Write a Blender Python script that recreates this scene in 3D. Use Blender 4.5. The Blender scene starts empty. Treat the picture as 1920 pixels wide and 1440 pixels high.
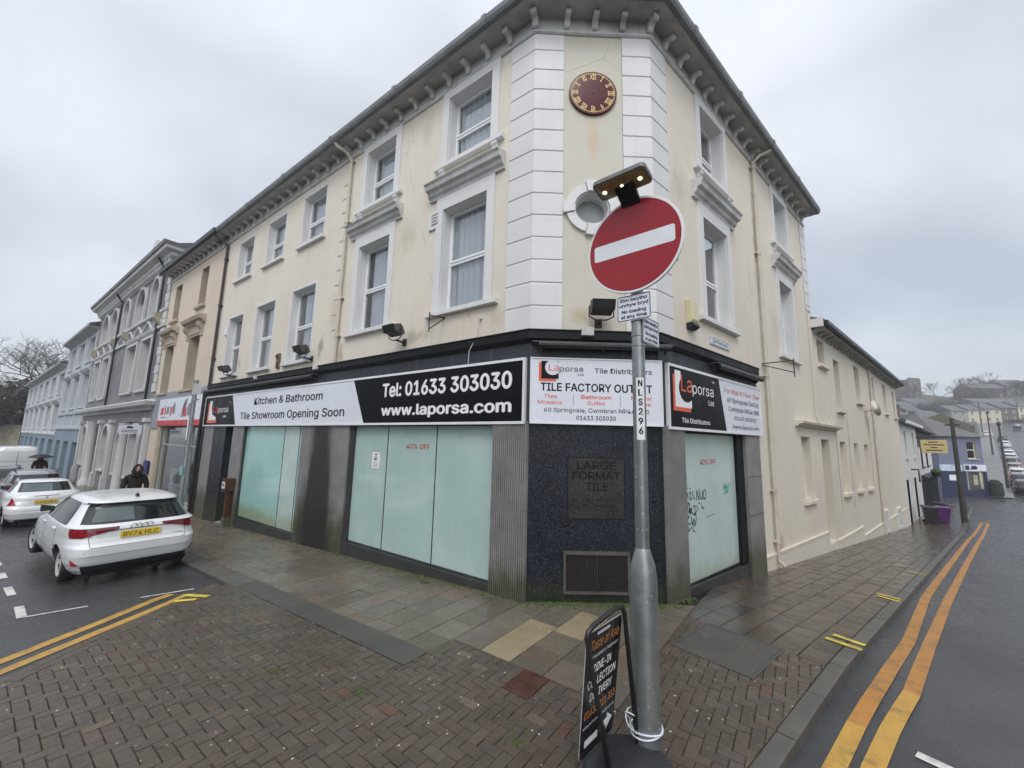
import bpy, bmesh, math, random
from mathutils import Vector, Matrix
random.seed(11)
R = math.radians
S = bpy.context.scene; COL = S.collection

# ---------------------------------------------------------------- camera, sky, sun, exposure
EYE = Vector((0, 0, 2.4))
cam = bpy.data.cameras.new('camera'); camo = bpy.data.objects.new('camera', cam); COL.objects.link(camo)
cam.sensor_width = 36.0; cam.lens = 750.0/1920*36; cam.clip_start = .05; cam.clip_end = 3000
PI_, RO_ = R(8.15), R(1.394)
fw = Vector((0, math.cos(PI_), math.sin(PI_))); rt = Vector((1, 0, 0)); up = rt.cross(fw)
r2 = math.cos(RO_)*rt + math.sin(RO_)*up; u2 = -math.sin(RO_)*rt + math.cos(RO_)*up
M = Matrix((r2, u2, -fw)).transposed().to_4x4(); M.translation = EYE; camo.matrix_world = M
S.camera = camo
S.view_settings.view_transform = 'Standard'; S.view_settings.look = 'None'
S.view_settings.exposure = 0.0; S.view_settings.gamma = 1.0
SUN_EL, SUN_AZ = 52, 188      # compass-like azimuth from +Y, clockwise
world = bpy.data.worlds.new('World'); S.world = world; world.use_nodes = True
nt = world.node_tree; N = nt.nodes; L = nt.links; N.clear()
def wn(t, **k):
    n = N.new(t)
    for a, b in k.items(): setattr(n, a, b)
    return n
out = wn('ShaderNodeOutputWorld'); add = wn('ShaderNodeAddShader')
sky = wn('ShaderNodeTexSky', sky_type='NISHITA', sun_disc=False, sun_elevation=R(SUN_EL), sun_rotation=R(SUN_AZ))
b1 = wn('ShaderNodeBackground'); b1.inputs[1].default_value = .05; L.new(sky.outputs[0], b1.inputs[0])
b2 = wn('ShaderNodeBackground'); b2.inputs[1].default_value = 1.0
tc = wn('ShaderNodeTexCoord'); sep = wn('ShaderNodeSeparateXYZ'); L.new(tc.outputs['Generated'], sep.inputs[0])
def mth(op, a, b=None, clamp=False):
    n = wn('ShaderNodeMath', operation=op, use_clamp=clamp)
    for i, v in enumerate((a, b)):
        if v is None: continue
        if isinstance(v, (int, float)): n.inputs[i].default_value = v
        else: L.new(v, n.inputs[i])
    return n.outputs[0]
zc = mth('ADD', mth('MAXIMUM', sep.outputs[2], 0.0), .32)
comb = wn('ShaderNodeCombineXYZ'); L.new(mth('DIVIDE', sep.outputs[0], zc), comb.inputs[0]); L.new(mth('DIVIDE', sep.outputs[1], zc), comb.inputs[1])
mp = wn('ShaderNodeMapping'); mp.inputs['Location'].default_value = (3.1, 1.7, 0); mp.inputs['Scale'].default_value = (.75, 1.05, 1); mp.inputs['Rotation'].default_value = (0, 0, R(-28))
L.new(comb.outputs[0], mp.inputs[0])
ns = wn('ShaderNodeTexNoise'); ns.inputs['Scale'].default_value = 1.25; ns.inputs['Detail'].default_value = 5.5; ns.inputs['Roughness'].default_value = .46; ns.inputs['Distortion'].default_value = .25
L.new(mp.outputs[0], ns.inputs['Vector'])
rmp = wn('ShaderNodeValToRGB'); L.new(ns.outputs[0], rmp.inputs[0])
e = rmp.color_ramp.elements
e[0].position = .36; e[0].color = (.48, .495, .53, 1); e[1].position = .64; e[1].color = (.825, .84, .87, 1)
# an overcast sky: brightest overhead and behind the viewer, duller low down ahead
beh = mth('MULTIPLY', mth('MAXIMUM', mth('MULTIPLY', sep.outputs[1], -1.0), 0.0), 1.2)
zen = mth('MULTIPLY', mth('MAXIMUM', mth('SUBTRACT', sep.outputs[2], .62), 0.0), 3.2)
low = mth('MULTIPLY', mth('MINIMUM', mth('MAXIMUM', sep.outputs[2], 0.0), .4), .55)
gain = mth('ADD', mth('ADD', mth('ADD', beh, zen), low), .77)
vm = wn('ShaderNodeVectorMath', operation='SCALE'); L.new(rmp.outputs[0], vm.inputs[0]); L.new(gain, vm.inputs[3])
L.new(vm.outputs[0], b2.inputs[0]); L.new(b1.outputs[0], add.inputs[0]); L.new(b2.outputs[0], add.inputs[1]); L.new(add.outputs[0], out.inputs[0])
sl_ = bpy.data.lights.new('sun', 'SUN'); sl_.energy = 1.3; sl_.angle = R(25); sl_.color = (1, .97, .93)
sun = bpy.data.objects.new('sun', sl_); COL.objects.link(sun)
sd = Vector((math.sin(R(SUN_AZ))*math.cos(R(SUN_EL)), math.cos(R(SUN_AZ))*math.cos(R(SUN_EL)), math.sin(R(SUN_EL))))
sun.rotation_euler = (-sd).to_track_quat('-Z', 'Y').to_euler(); sun.location = (0, -5, 30)
S.cycles.use_denoising = True
S.cycles.max_bounces = 6; S.cycles.transparent_max_bounces = 12; S.cycles.volume_bounces = 0
try: S.cycles.volume_step_rate = 4
except Exception: pass

# ---------------------------------------------------------------- the lie of the land
A = Vector((.29, 6.47, 0)); B = Vector((2.403, 6.517, 0))
dL = Vector((-.8051, .5930, 0)).normalized(); dR = Vector((.7628, .6466, 0)).normalized(); dC = (B-A).normalized()
nL = Vector((-dL.y, dL.x, 0)); nR = Vector((dR.y, -dR.x, 0)); nC = Vector((dC.y, -dC.x, 0))
WC = (B-A).length
Z = Vector((0, 0, 1))
HR = [(-50, 0), (0, 0), (28, -2.03), (50, -2.4), (66, -2.4), (121, 2.1), (152, 5.4), (200, 10.5), (232, 13.7), (262, 18), (311, 31), (340, 33), (900, 40)]
HL = [(-50, 0), (0, 0), (14, -.57), (25, -.86), (60, -1.7), (120, -2.2), (900, -2.5)]
def pl(T, x):
    if x <= T[0][0]: return T[0][1]
    for (a, b), (c, d) in zip(T, T[1:]):
        if x <= c: return b+(d-b)*(x-a)/(c-a)
    return T[-1][1]
def sm(T, x): return (pl(T, x-.5)+pl(T, x)+pl(T, x+.5))/3
def zt(x, y):
    p = Vector((x, y, 0))
    return sm(HL, (p-A).dot(dL))+sm(HR, (p-B).dot(dR))
def frame(o, d, n):
    return lambda a, b, c: Vector((o.x+d.x*a+n.x*b, o.y+d.y*a+n.y*b, o.z+c))
FL = frame(A, dL, nL); FR = frame(B, dR, nR); FC = frame(A, dC, nC)
def gz(F, a, b=0):
    p = F(a, b, 0); return zt(p.x, p.y)

# ---------------------------------------------------------------- mesh helpers
LOC = {}
class MB:
    def __init__(s): s.v = []; s.f = []; s.m = []
    def poly(s, pts, m=0):
        i = len(s.v); s.v += [tuple(p) for p in pts]; s.f.append(tuple(range(i, i+len(pts)))); s.m.append(m)
    def hexa(s, p, m=0):
        i = len(s.v); s.v += [tuple(q) for q in p]
        for f in ((0, 1, 2, 3), (7, 6, 5, 4), (0, 4, 5, 1), (1, 5, 6, 2), (2, 6, 7, 3), (3, 7, 4, 0)):
            s.f.append(tuple(i+k for k in f)); s.m.append(m)
    def box(s, F, a0, a1, b0, b1, c0, c1, m=0):
        s.hexa([F(a0, b0, c0), F(a1, b0, c0), F(a1, b1, c0), F(a0, b1, c0), F(a0, b0, c1), F(a1, b0, c1), F(a1, b1, c1), F(a0, b1, c1)], m)
    def prism(s, F, prof, a0, a1, m=0):      # profile of (b, c) pushed along a
        i = len(s.v); n = len(prof)
        s.v += [tuple(F(a0, b, c)) for b, c in prof]+[tuple(F(a1, b, c)) for b, c in prof]
        s.f += [tuple(range(i, i+n)), tuple(range(i+2*n-1, i+n-1, -1))]; s.m += [m, m]
        for k in range(n): s.f.append((i+k, i+(k+1) % n, i+n+(k+1) % n, i+n+k)); s.m.append(m)
    def slab(s, F, prof, b0, b1, m=0):       # outline of (a, c) pushed along b
        s.prism(lambda a, b, c: F(b, a, c), prof, b0, b1, m)
    def ring(s, F, o, i, b0, b1, m=0):       # frame between rectangles (a0,a1,c0,c1)
        s.box(F, o[0], o[1], b0, b1, i[3], o[3], m); s.box(F, o[0], o[1], b0, b1, o[2], i[2], m)
        s.box(F, o[0], i[0], b0, b1, i[2], i[3], m); s.box(F, i[1], o[1], b0, b1, i[2], i[3], m)
    def tube(s, pts, r, n=8, m=0, cap=True):
        pts = [Vector(p) for p in pts]; k = len(pts); i0 = len(s.v)
        if not hasattr(r, '__len__'): r = [r]*k
        ref = None
        for j, p in enumerate(pts):
            d = ((pts[min(j+1, k-1)]-p).normalized()+(p-pts[max(j-1, 0)]).normalized())
            d = d.normalized() if d.length > 1e-6 else Z
            if ref is None: ref = d.orthogonal().normalized()
            x = (ref-d*ref.dot(d))
            x = x.normalized() if x.length > 1e-5 else d.orthogonal().normalized()
            ref = x; y = d.cross(x)
            for q in range(n):
                t = 2*math.pi*q/n; s.v.append(tuple(p+(x*math.cos(t)+y*math.sin(t))*r[j]))
        for j in range(k-1):
            for q in range(n):
                a = i0+j*n+q; b = i0+j*n+(q+1) % n
                s.f.append((a, b, b+n, a+n)); s.m.append(m)
        if cap:
            s.f.append(tuple(range(i0+n-1, i0-1, -1))); s.f.append(tuple(range(i0+(k-1)*n, i0+k*n))); s.m += [m, m]
    def lathe(s, c, prof, n=24, m=0, ax=None, caps=True):   # profile (radius, along)
        ax = Vector(ax or (0, 0, 1)).normalized(); x = ax.orthogonal().normalized(); y = ax.cross(x); c = Vector(c); i0 = len(s.v); k = len(prof)
        for r, h in prof:
            for q in range(n):
                t = 2*math.pi*q/n; s.v.append(tuple(c+ax*h+(x*math.cos(t)+y*math.sin(t))*r))
        for j in range(k-1):
            for q in range(n):
                a = i0+j*n+q; b = i0+j*n+(q+1) % n
                s.f.append((a, b, b+n, a+n)); s.m.append(m)
        for j, fl in ((0, True), (k-1, False)):
            if caps and prof[j][0] > 1e-4: s.f.append(tuple(range(i0+j*n, i0+j*n+n))); s.m.append(m)
    def grid(s, P, nu, nv, m=0):
        i0 = len(s.v)
        for a in range(nu+1):
            for b in range(nv+1): s.v.append(tuple(P(a/nu, b/nv)))
        for a in range(nu):
            for b in range(nv):
                q = i0+a*(nv+1)+b; s.f.append((q, q+1, q+nv+2, q+nv+1)); s.m.append(m)
    def sweep(s, path, prof, m=0, closed=True):   # profile (outward, z) along a mitred path of (x, y)
        P = [Vector((p[0], p[1], 0)) for p in path]; n = len(prof); i0 = len(s.v); k = len(P)
        for j in range(k):
            d0 = (P[j]-P[j-1]).normalized() if j else (P[1]-P[0]).normalized()
            d1 = (P[j+1]-P[j]).normalized() if j < k-1 else d0
            n0 = Vector((d0.y, -d0.x, 0)); n1 = Vector((d1.y, -d1.x, 0)); mi = (n0+n1).normalized(); mi = mi/max(.3, mi.dot(n0))
            for o, z in prof: q = P[j]+mi*o; s.v.append((q.x, q.y, z))
        for j in range(k-1):
            for q in range(n):
                a = i0+j*n+q; b = i0+j*n+(q+1) % n
                s.f.append((a, b, b+n, a+n)); s.m.append(m)
        s.f += [tuple(range(i0, i0+n)), tuple(range(i0+(k-1)*n, i0+k*n))]; s.m += [m, m]
    def wall(s, F, a0, a1, c0, c1, holes, b=0, m=0):
        xs = sorted({a0, a1, *[x for h in holes for x in h[:2] if a0 < x < a1]}); zs = sorted({c0, c1, *[z for h in holes for z in h[2:] if c0 < z < c1]})
        for x0, x1 in zip(xs, xs[1:]):
            for z0, z1 in zip(zs, zs[1:]):
                xm, zm = (x0+x1)/2, (z0+z1)/2
                if any(h[0] < xm < h[1] and h[2] < zm < h[3] for h in holes): continue
                s.poly([F(x0, b, z0), F(x1, b, z0), F(x1, b, z1), F(x0, b, z1)], m)
    def build(s, name, mats, parent=None, smooth=False, loc=None, local=False, sharp=None, bevel=0):
        me = bpy.data.meshes.new(name); vs = [Vector(v) for v in s.v]
        if local: base = Vector((0, 0, 0))
        elif parent is not None: base = LOC[parent.name]
        else:
            base = Vector(loc) if loc is not None else Vector((sum(v.x for v in vs)/len(vs), sum(v.y for v in vs)/len(vs), min(v.z for v in vs)))
        me.from_pydata([tuple(v-base) for v in vs], [], s.f)
        if not isinstance(mats, (list, tuple)): mats = [mats]
        for q in mats: me.materials.append(q)
        me.polygons.foreach_set('material_index', s.m)
        bm = bmesh.new(); bm.from_mesh(me); bmesh.ops.recalc_face_normals(bm, faces=bm.faces); bm.to_mesh(me); bm.free()
        if smooth:
            me.polygons.foreach_set('use_smooth', [True]*len(me.polygons))
            if sharp: me.set_sharp_from_angle(angle=R(sharp))
        me.update()
        o = bpy.data.objects.new(name, me); COL.objects.link(o)
        if parent is not None: o.parent = parent
        elif not local: o.location = base
        LOC[o.name] = base
        if bevel:
            b = o.modifiers.new('bevel', 'BEVEL'); b.width = bevel; b.segments = 2; b.limit_method = 'ANGLE'
        return o
def thing(name, label, cat, loc, group=None, yaw=0):
    o = bpy.data.objects.new(name, None); COL.objects.link(o); o.location = loc; o.rotation_euler = (0, 0, yaw); o.empty_display_size = .2
    o['label'] = label; o['category'] = cat
    if group: o['group'] = group
    LOC[o.name] = Vector(loc); return o
def tag(o, label, cat, group=None):
    o['label'] = label; o['category'] = cat
    if group: o['group'] = group
    return o
def struct(o, kind='structure'): o['kind'] = kind; return o
def kids(o): return [c for c in COL.objects if c.parent == o]
def dup(root, loc, yaw=None, label=None, swap=None, scale=None):
    def cp(o, par):
        c = o.copy(); COL.objects.link(c)
        if par is not None: c.parent = par
        for k in kids(o): cp(k, c)
        return c
    r = cp(root, None); r.location = loc
    if yaw is not None: r.rotation_euler = (0, 0, yaw)
    if label: r['label'] = label
    if scale: r.scale = (scale,)*3
    if swap:
        for k in kids(r):
            for sl in k.material_slots:
                nm = sl.material.name if sl.material else ''
                if nm in swap: sl.link = 'OBJECT'; sl.material = swap[nm]
    return r

# lettering with the built-in font, fitted to a box; the mesh is flat vinyl standing a few mm proud
_T = {}
FONT = None
try:      # the sans that ships with Blender, else the built-in one
    import os
    FONT = bpy.data.fonts.load(os.path.join(bpy.utils.system_resource('DATAFILES'), 'fonts', 'Inter.woff2'))
except Exception: FONT = None
def tmesh(s, bold=0):
    k = s
    if k not in _T:
        cu = bpy.data.curves.new('t', 'FONT'); cu.body = s; cu.size = 1; cu.resolution_u = 3; cu.fill_mode = 'FRONT'
        if FONT: cu.font = FONT
        o = bpy.data.objects.new('t', cu); COL.objects.link(o)
        dg = bpy.context.evaluated_depsgraph_get(); me = bpy.data.meshes.new_from_object(o.evaluated_get(dg), depsgraph=dg)
        vs = [(v.co.x, v.co.y) for v in me.vertices]; fs = [tuple(p.vertices) for p in me.polygons]
        bpy.data.meshes.remove(me); bpy.data.objects.remove(o); bpy.data.curves.remove(cu)
        _T[k] = (vs, fs)
    return _T[k]
CAP = None
def put(mb, s, F, a0, a1, c0, c1, b, bold=.012, m=0, slant=0):
    global CAP
    if CAP is None: CAP = max(y for x, y in tmesh('H', 0)[0])
    vs, fs = tmesh(s); x0 = min(v[0] for v in vs)-bold; x1 = max(v[0] for v in vs)+bold
    for j, (dx, dy) in enumerate(((0, 0),)+(((bold, 0), (-bold, 0), (0, bold*.8), (0, -bold*.8)) if bold > .004 else ())):
        i = len(mb.v)
        for x, y in vs:
            yy = (y+dy)/CAP; t = (x+dx-x0)/(x1-x0)
            mb.v.append(tuple(F(a0+(a1-a0)*t+slant*yy*(1 if a1 > a0 else -1), b+j*.00006, c0+(c1-c0)*yy)))
        for f in fs: mb.f.append(tuple(i+k for k in f)); mb.m.append(m)
def text(s, F, a0, a1, c0, c1, b, mt, parent, bold=.012, name='lettering', slant=0):
    mb = MB(); put(mb, s, F, a0, a1, c0, c1, b, bold, 0, slant); return mb.build(name, mt, parent)

# ---------------------------------------------------------------- materials
def mat(name, col, rough=.6, var=.1, scale=1.5, bump=0., bscale=60., metal=0., spec=.5, streak=0., scol=(.12, .11, .1), rvar=.1, dirt=0., dcol=(.13, .11, .08), dscale=.5,
        blotch=None, crack=0, spots=(), obj=False, coat=0., speck=None, zdirt=None):
    m = bpy.data.materials.new(name); m.use_nodes = True; t = m.node_tree; n = t.nodes; l = t.links; p = n['Principled BSDF']
    def nd(k, **kw):
        q = n.new(k)
        for a, b in kw.items(): setattr(q, a, b)
        return q
    if obj: pos = nd('ShaderNodeTexCoord').outputs['Object']
    else: pos = nd('ShaderNodeNewGeometry').outputs['Position']
    def noise(sc, det=5, vec=None, rough_=.55):
        q = nd('ShaderNodeTexNoise'); q.inputs['Scale'].default_value = sc; q.inputs['Detail'].default_value = det; q.inputs['Roughness'].default_value = rough_
        l.new(vec or pos, q.inputs['Vector']); return q.outputs[0]
    def ramp(f, a, b):
        q = nd('ShaderNodeMapRange'); q.inputs[1].default_value = a; q.inputs[2].default_value = b; q.clamp = True; l.new(f, q.inputs[0]); return q.outputs[0]
    def mix(f, c1, c2, mode='MIX'):
        q = nd('ShaderNodeMix', data_type='RGBA', blend_type=mode)
        for k, v in ((0, f), (6, c1), (7, c2)):
            if isinstance(v, (int, float)): q.inputs[k].default_value = v
            elif isinstance(v, tuple): q.inputs[k].default_value = (*v, 1)
            else: l.new(v, q.inputs[k])
        return q.outputs[2]
    c = mix(ramp(noise(scale), .3, .7), tuple(x*(1-var) for x in col), tuple(min(1, x*(1+var)) for x in col))
    if blotch: c = mix(mix(1.0, ramp(noise(blotch[1], 6), blotch[2], blotch[2]+.22), (blotch[3],)*3, 'MULTIPLY'), c, blotch[0])
    for sc_, sr, sco, sst in spots:      # local stains: (centre, (half width, half height), colour, strength)
        a_ = nd('ShaderNodeVectorMath', operation='SUBTRACT'); l.new(pos, a_.inputs[0]); a_.inputs[1].default_value = tuple(sc_); b_ = nd('ShaderNodeVectorMath', operation='DIVIDE'); l.new(a_.outputs[0], b_.inputs[0]); b_.inputs[1].default_value = (sr[0], sr[0], sr[1])
        d_ = nd('ShaderNodeVectorMath', operation='LENGTH'); l.new(b_.outputs[0], d_.inputs[0]); e_ = nd('ShaderNodeMath', operation='MULTIPLY_ADD'); l.new(noise(5.0, 7), e_.inputs[0]); e_.inputs[1].default_value = 1.5; l.new(d_.outputs['Value'], e_.inputs[2]); g_ = nd('ShaderNodeMapRange', interpolation_type='SMOOTHSTEP'); g_.inputs[1].default_value = 1.65; g_.inputs[2].default_value = .75; g_.inputs[4].default_value = sst; l.new(e_.outputs[0], g_.inputs[0]); c = mix(g_.outputs[0], c, sco)
    if crack:      # hairline cracks in the render, broken up by noise
        vv = nd('ShaderNodeTexVoronoi', feature='DISTANCE_TO_EDGE'); vv.inputs['Scale'].default_value = .42; wv = nd('ShaderNodeMix', data_type='VECTOR'); wv.inputs[0].default_value = .16; l.new(pos, wv.inputs[4]); nz = nd('ShaderNodeTexNoise'); nz.inputs['Scale'].default_value = 1.6; nz.inputs['Detail'].default_value = 7; l.new(pos, nz.inputs['Vector']); l.new(nz.outputs['Color'], wv.inputs[5]); l.new(wv.outputs[1], vv.inputs['Vector'])
        q = nd('ShaderNodeMapRange'); q.clamp = True; q.inputs[1].default_value = .0038; q.inputs[2].default_value = .0008; l.new(vv.outputs['Distance'], q.inputs[0]); f = mix(mix(1.0, ramp(noise(.55, 3), .53, .6), q.outputs[0], 'MULTIPLY'), (0., 0., 0.), (.55, .55, .55)); c = mix(f, c, (.22, .19, .15))
    if streak:
        mp = nd('ShaderNodeMapping'); mp.inputs['Scale'].default_value = (9, 9, .42); l.new(pos, mp.inputs[0])
        f = mix(1.0, ramp(noise(1.0, 6, mp.outputs[0]), .55, .8), (streak,)*3, 'MULTIPLY'); c = mix(f, c, scol)
    if dirt: c = mix(mix(1.0, ramp(noise(dscale, 8, None, .68), .5, .75), (dirt,)*3, 'MULTIPLY'), c, dcol)
    if zdirt:      # splash and algae stain in the bottom strip of a wall: (z height, depth, colour, strength)
        sx = nd('ShaderNodeSeparateXYZ'); l.new(pos, sx.inputs[0])
        h = nd('ShaderNodeMath', operation='ADD'); l.new(sx.outputs[2], h.inputs[0]); nn = nd('ShaderNodeMath', operation='MULTIPLY'); l.new(noise(3.5, 6), nn.inputs[0]); nn.inputs[1].default_value = -zdirt[1]*1.6; l.new(nn.outputs[0], h.inputs[1])
        q = nd('ShaderNodeMapRange'); q.clamp = True; q.inputs[1].default_value = zdirt[0]; q.inputs[2].default_value = zdirt[0]-zdirt[1]; q.inputs[4].default_value = zdirt[3]; l.new(h.outputs[0], q.inputs[0]); c = mix(q.outputs[0], c, zdirt[2])
    if speck:      # (scale, size, colour, amount)
        vv = nd('ShaderNodeTexVoronoi'); vv.inputs['Scale'].default_value = speck[0]; l.new(pos, vv.inputs['Vector'])
        f = nd('ShaderNodeMath', operation='LESS_THAN'); l.new(vv.outputs['Distance'], f.inputs[0]); f.inputs[1].default_value = speck[1]
        sp = nd('ShaderNodeSeparateColor'); l.new(vv.outputs['Color'], sp.inputs[0]); g = nd('ShaderNodeMath', operation='LESS_THAN'); l.new(sp.outputs[0], g.inputs[0]); g.inputs[1].default_value = speck[3]
        h = nd('ShaderNodeMath', operation='MULTIPLY'); l.new(f.outputs[0], h.inputs[0]); l.new(g.outputs[0], h.inputs[1]); c = mix(h.outputs[0], c, speck[2])
    l.new(c, p.inputs['Base Color'])
    rr = nd('ShaderNodeMapRange'); rr.inputs[1].default_value = .3; rr.inputs[2].default_value = .7; rr.inputs[3].default_value = max(.02, rough-rvar); rr.inputs[4].default_value = min(1, rough+rvar); l.new(noise(scale*2.3), rr.inputs[0]); l.new(rr.outputs[0], p.inputs['Roughness'])
    p.inputs['Metallic'].default_value = metal; p.inputs['Specular IOR Level'].default_value = spec
    if coat: p.inputs['Coat Weight'].default_value = coat; p.inputs['Coat Roughness'].default_value = .04
    if bump:
        bp = nd('ShaderNodeBump'); bp.inputs['Strength'].default_value = bump; bp.inputs['Distance'].default_value = .01; l.new(noise(bscale, 4), bp.inputs['Height']); l.new(bp.outputs[0], p.inputs['Normal'])
    return m
def glass(name, tint=(.6, .66, .68), refl=1.0, rough=.01, ior=1.5):
    m = bpy.data.materials.new(name); m.use_nodes = True; t = m.node_tree; n = t.nodes; l = t.links; n.remove(n['Principled BSDF'])
    o = n['Material Output']; tr = n.new('ShaderNodeBsdfTransparent'); tr.inputs[0].default_value = (*tint, 1); gl = n.new('ShaderNodeBsdfGlossy'); gl.inputs['Roughness'].default_value = rough
    gl.inputs[0].default_value = (refl, refl, refl, 1)
    fr = n.new('ShaderNodeLayerWeight'); fr.inputs[0].default_value = .5; mx = n.new('ShaderNodeMixShader'); pw = n.new('ShaderNodeMath'); pw.operation = 'POWER'; pw.inputs[1].default_value = 4.0; ml = n.new('ShaderNodeMath'); ml.operation = 'MULTIPLY_ADD'; ml.inputs[1].default_value = .85; ml.inputs[2].default_value = .04*ior; ml.use_clamp = True
    l.new(fr.outputs['Facing'], pw.inputs[0]); l.new(pw.outputs[0], ml.inputs[0]); l.new(ml.outputs[0], mx.inputs[0]); l.new(tr.outputs[0], mx.inputs[1]); l.new(gl.outputs[0], mx.inputs[2]); l.new(mx.outputs[0], o.inputs[0]); return m
def tinted(name, base, **k):   # varies with a per-face colour attribute called tint
    m = mat(name, base, **k); t = m.node_tree; n = t.nodes; l = t.links; p = n['Principled BSDF']
    at = n.new('ShaderNodeAttribute'); at.attribute_name = 'tint'; q = n.new('ShaderNodeMix'); q.data_type = 'RGBA'; q.blend_type = 'MULTIPLY'; q.inputs[0].default_value = 1
    src = p.inputs['Base Color'].links[0].from_socket; l.new(src, q.inputs[6]); l.new(at.outputs['Color'], q.inputs[7]); l.new(q.outputs[2], p.inputs['Base Color']); return m
def settint(o, cols):
    a = o.data.color_attributes.new('tint', 'FLOAT_COLOR', 'CORNER'); i = 0; buf = []
    for p, c in zip(o.data.polygons, cols):
        for _ in p.loop_indices: buf += [*c, 1]
    a.data.foreach_set('color', buf)

CREAM = (.69, .64, .54)
_g = (.20, .19, .13); _w = (.40, .36, .28); _p = (.52, .40, .31)
SPOT_L = [(FL(a, 0, z), (w, h), c, s) for a, z, w, h, c, s in ((12.15, 4.8, .22, .4, _g, .6), (6.75, 4.8, .26, .45, _g, .7), (3.0, 4.55, .3, .3, _w, .6), (5.75, 4.5, .2, .5, (.33, .22, .14), .6), (.7, 4.55, .35, .3, _p, .5), (2.6, 4.55, .5, .25, _w, .5), (6.2, 5.6, .5, .9, _p, .45), (3.4, 6.9, .5, .6, _w, .4), (2.9, 9.3, .3, .5, _w, .3), (10.3, 4.35, 1.2, .12, _w, .6))]+[(FR(a, 0, z), (w, h), c, s) for a, z, w, h, c, s in ((5.0, 7.6, .18, 2.2, (.35, .27, .2), .6), (3.4, 7.3, .3, .5, _w, .5), (1.0, 7.4, .5, .7, _w, .4), (5.4, .1, .4, .35, (.40, .24, .14), .7), (6.1, 5.6, .5, .9, _w, .35))]
SPOT_C = [(FC(1.06, 0, 7.75), (.17, .75), (.60, .44, .29), .6), (FC(.8, 0, 4.55), (.35, .25), (.45, .33, .16), .6), (FC(1.5, 0, 5.6), (.2, .5), (.47, .42, .32), .4), (FC(1.0, 0, 5.55), (.3, .35), (.50, .42, .32), .45)]
m_cream = mat('cream_render', CREAM, .75, .035, .8, .25, 90, streak=.26, scol=(.44, .40, .31), crack=1, spots=SPOT_L, dirt=.20, dcol=(.5, .40, .30), dscale=.35, blotch=((.66, .53, .44), .45, .52, .5))
m_cream2 = mat('cream_render_annex', (.665, .615, .52), .75, .03, .8, .25, 90, streak=.30, scol=(.42, .375, .29), crack=1, dirt=.18, dcol=(.42, .34, .24), dscale=.5)
m_chamfer = mat('yellowed_render', (.59, .565, .475), .75, .05, .9, .25, 90, streak=.2, scol=(.60, .44, .27), dirt=.15, dcol=(.5, .43, .3), spots=SPOT_C, crack=1)
m_white = mat('white_masonry_paint', (.675, .67, .66), .6, .04, 1.5, .12, 70, streak=.3, scol=(.47, .47, .45), dirt=.22, dcol=(.5, .48, .44))
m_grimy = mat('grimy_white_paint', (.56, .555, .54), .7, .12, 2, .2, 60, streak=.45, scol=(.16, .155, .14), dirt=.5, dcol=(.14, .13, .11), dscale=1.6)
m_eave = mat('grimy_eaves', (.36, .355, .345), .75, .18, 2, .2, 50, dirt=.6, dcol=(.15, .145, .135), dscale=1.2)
m_gutter = mat('grey_iron_gutter', (.14, .145, .145), .5, .2, 3, .15, 40, dirt=.5, dcol=(.06, .065, .05), dscale=2)
m_blackiron = mat('black_iron', (.018, .018, .02), .4, .2, 4, .1, 60)
m_upvc = mat('white_upvc', (.80, .81, .82), .3, .02, 2)
m_blind = mat('pale_blind_fabric', (.40, .42, .45), .8, .08, 2)
m_room = mat('dark_room', (.05, .05, .055), .8, .2, 2)
m_glass = glass('window_glass', (.93, .95, .96))
m_darkglass = glass('dark_window_glass', (.35, .38, .40))
m_navy = mat('navy_terrazzo', (.010, .0125, .020), .36, .3, 2.5, .03, 120, speck=(85, .36, (.13, .145, .17), .30), dirt=.25, dcol=(.04, .043, .046), dscale=1.0, zdirt=(.22, .28, (.03, .036, .012), .6), rvar=.12, spec=.28)
m_granite = mat('grey_granite', (.24, .232, .226), .5, .15, 3, .15, 150, speck=(90, .33, (.05, .05, .05), .35), streak=.25, scol=(.07, .07, .07), zdirt=(.25, .5, (.05, .06, .02), .75))
m_stained = mat('soot_stained_granite', (.22, .215, .21), .5, .15, 3, .15, 150, speck=(90, .33, (.05, .05, .05), .35), zdirt=(.4, .7, (.04, .05, .015), .85))
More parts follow.
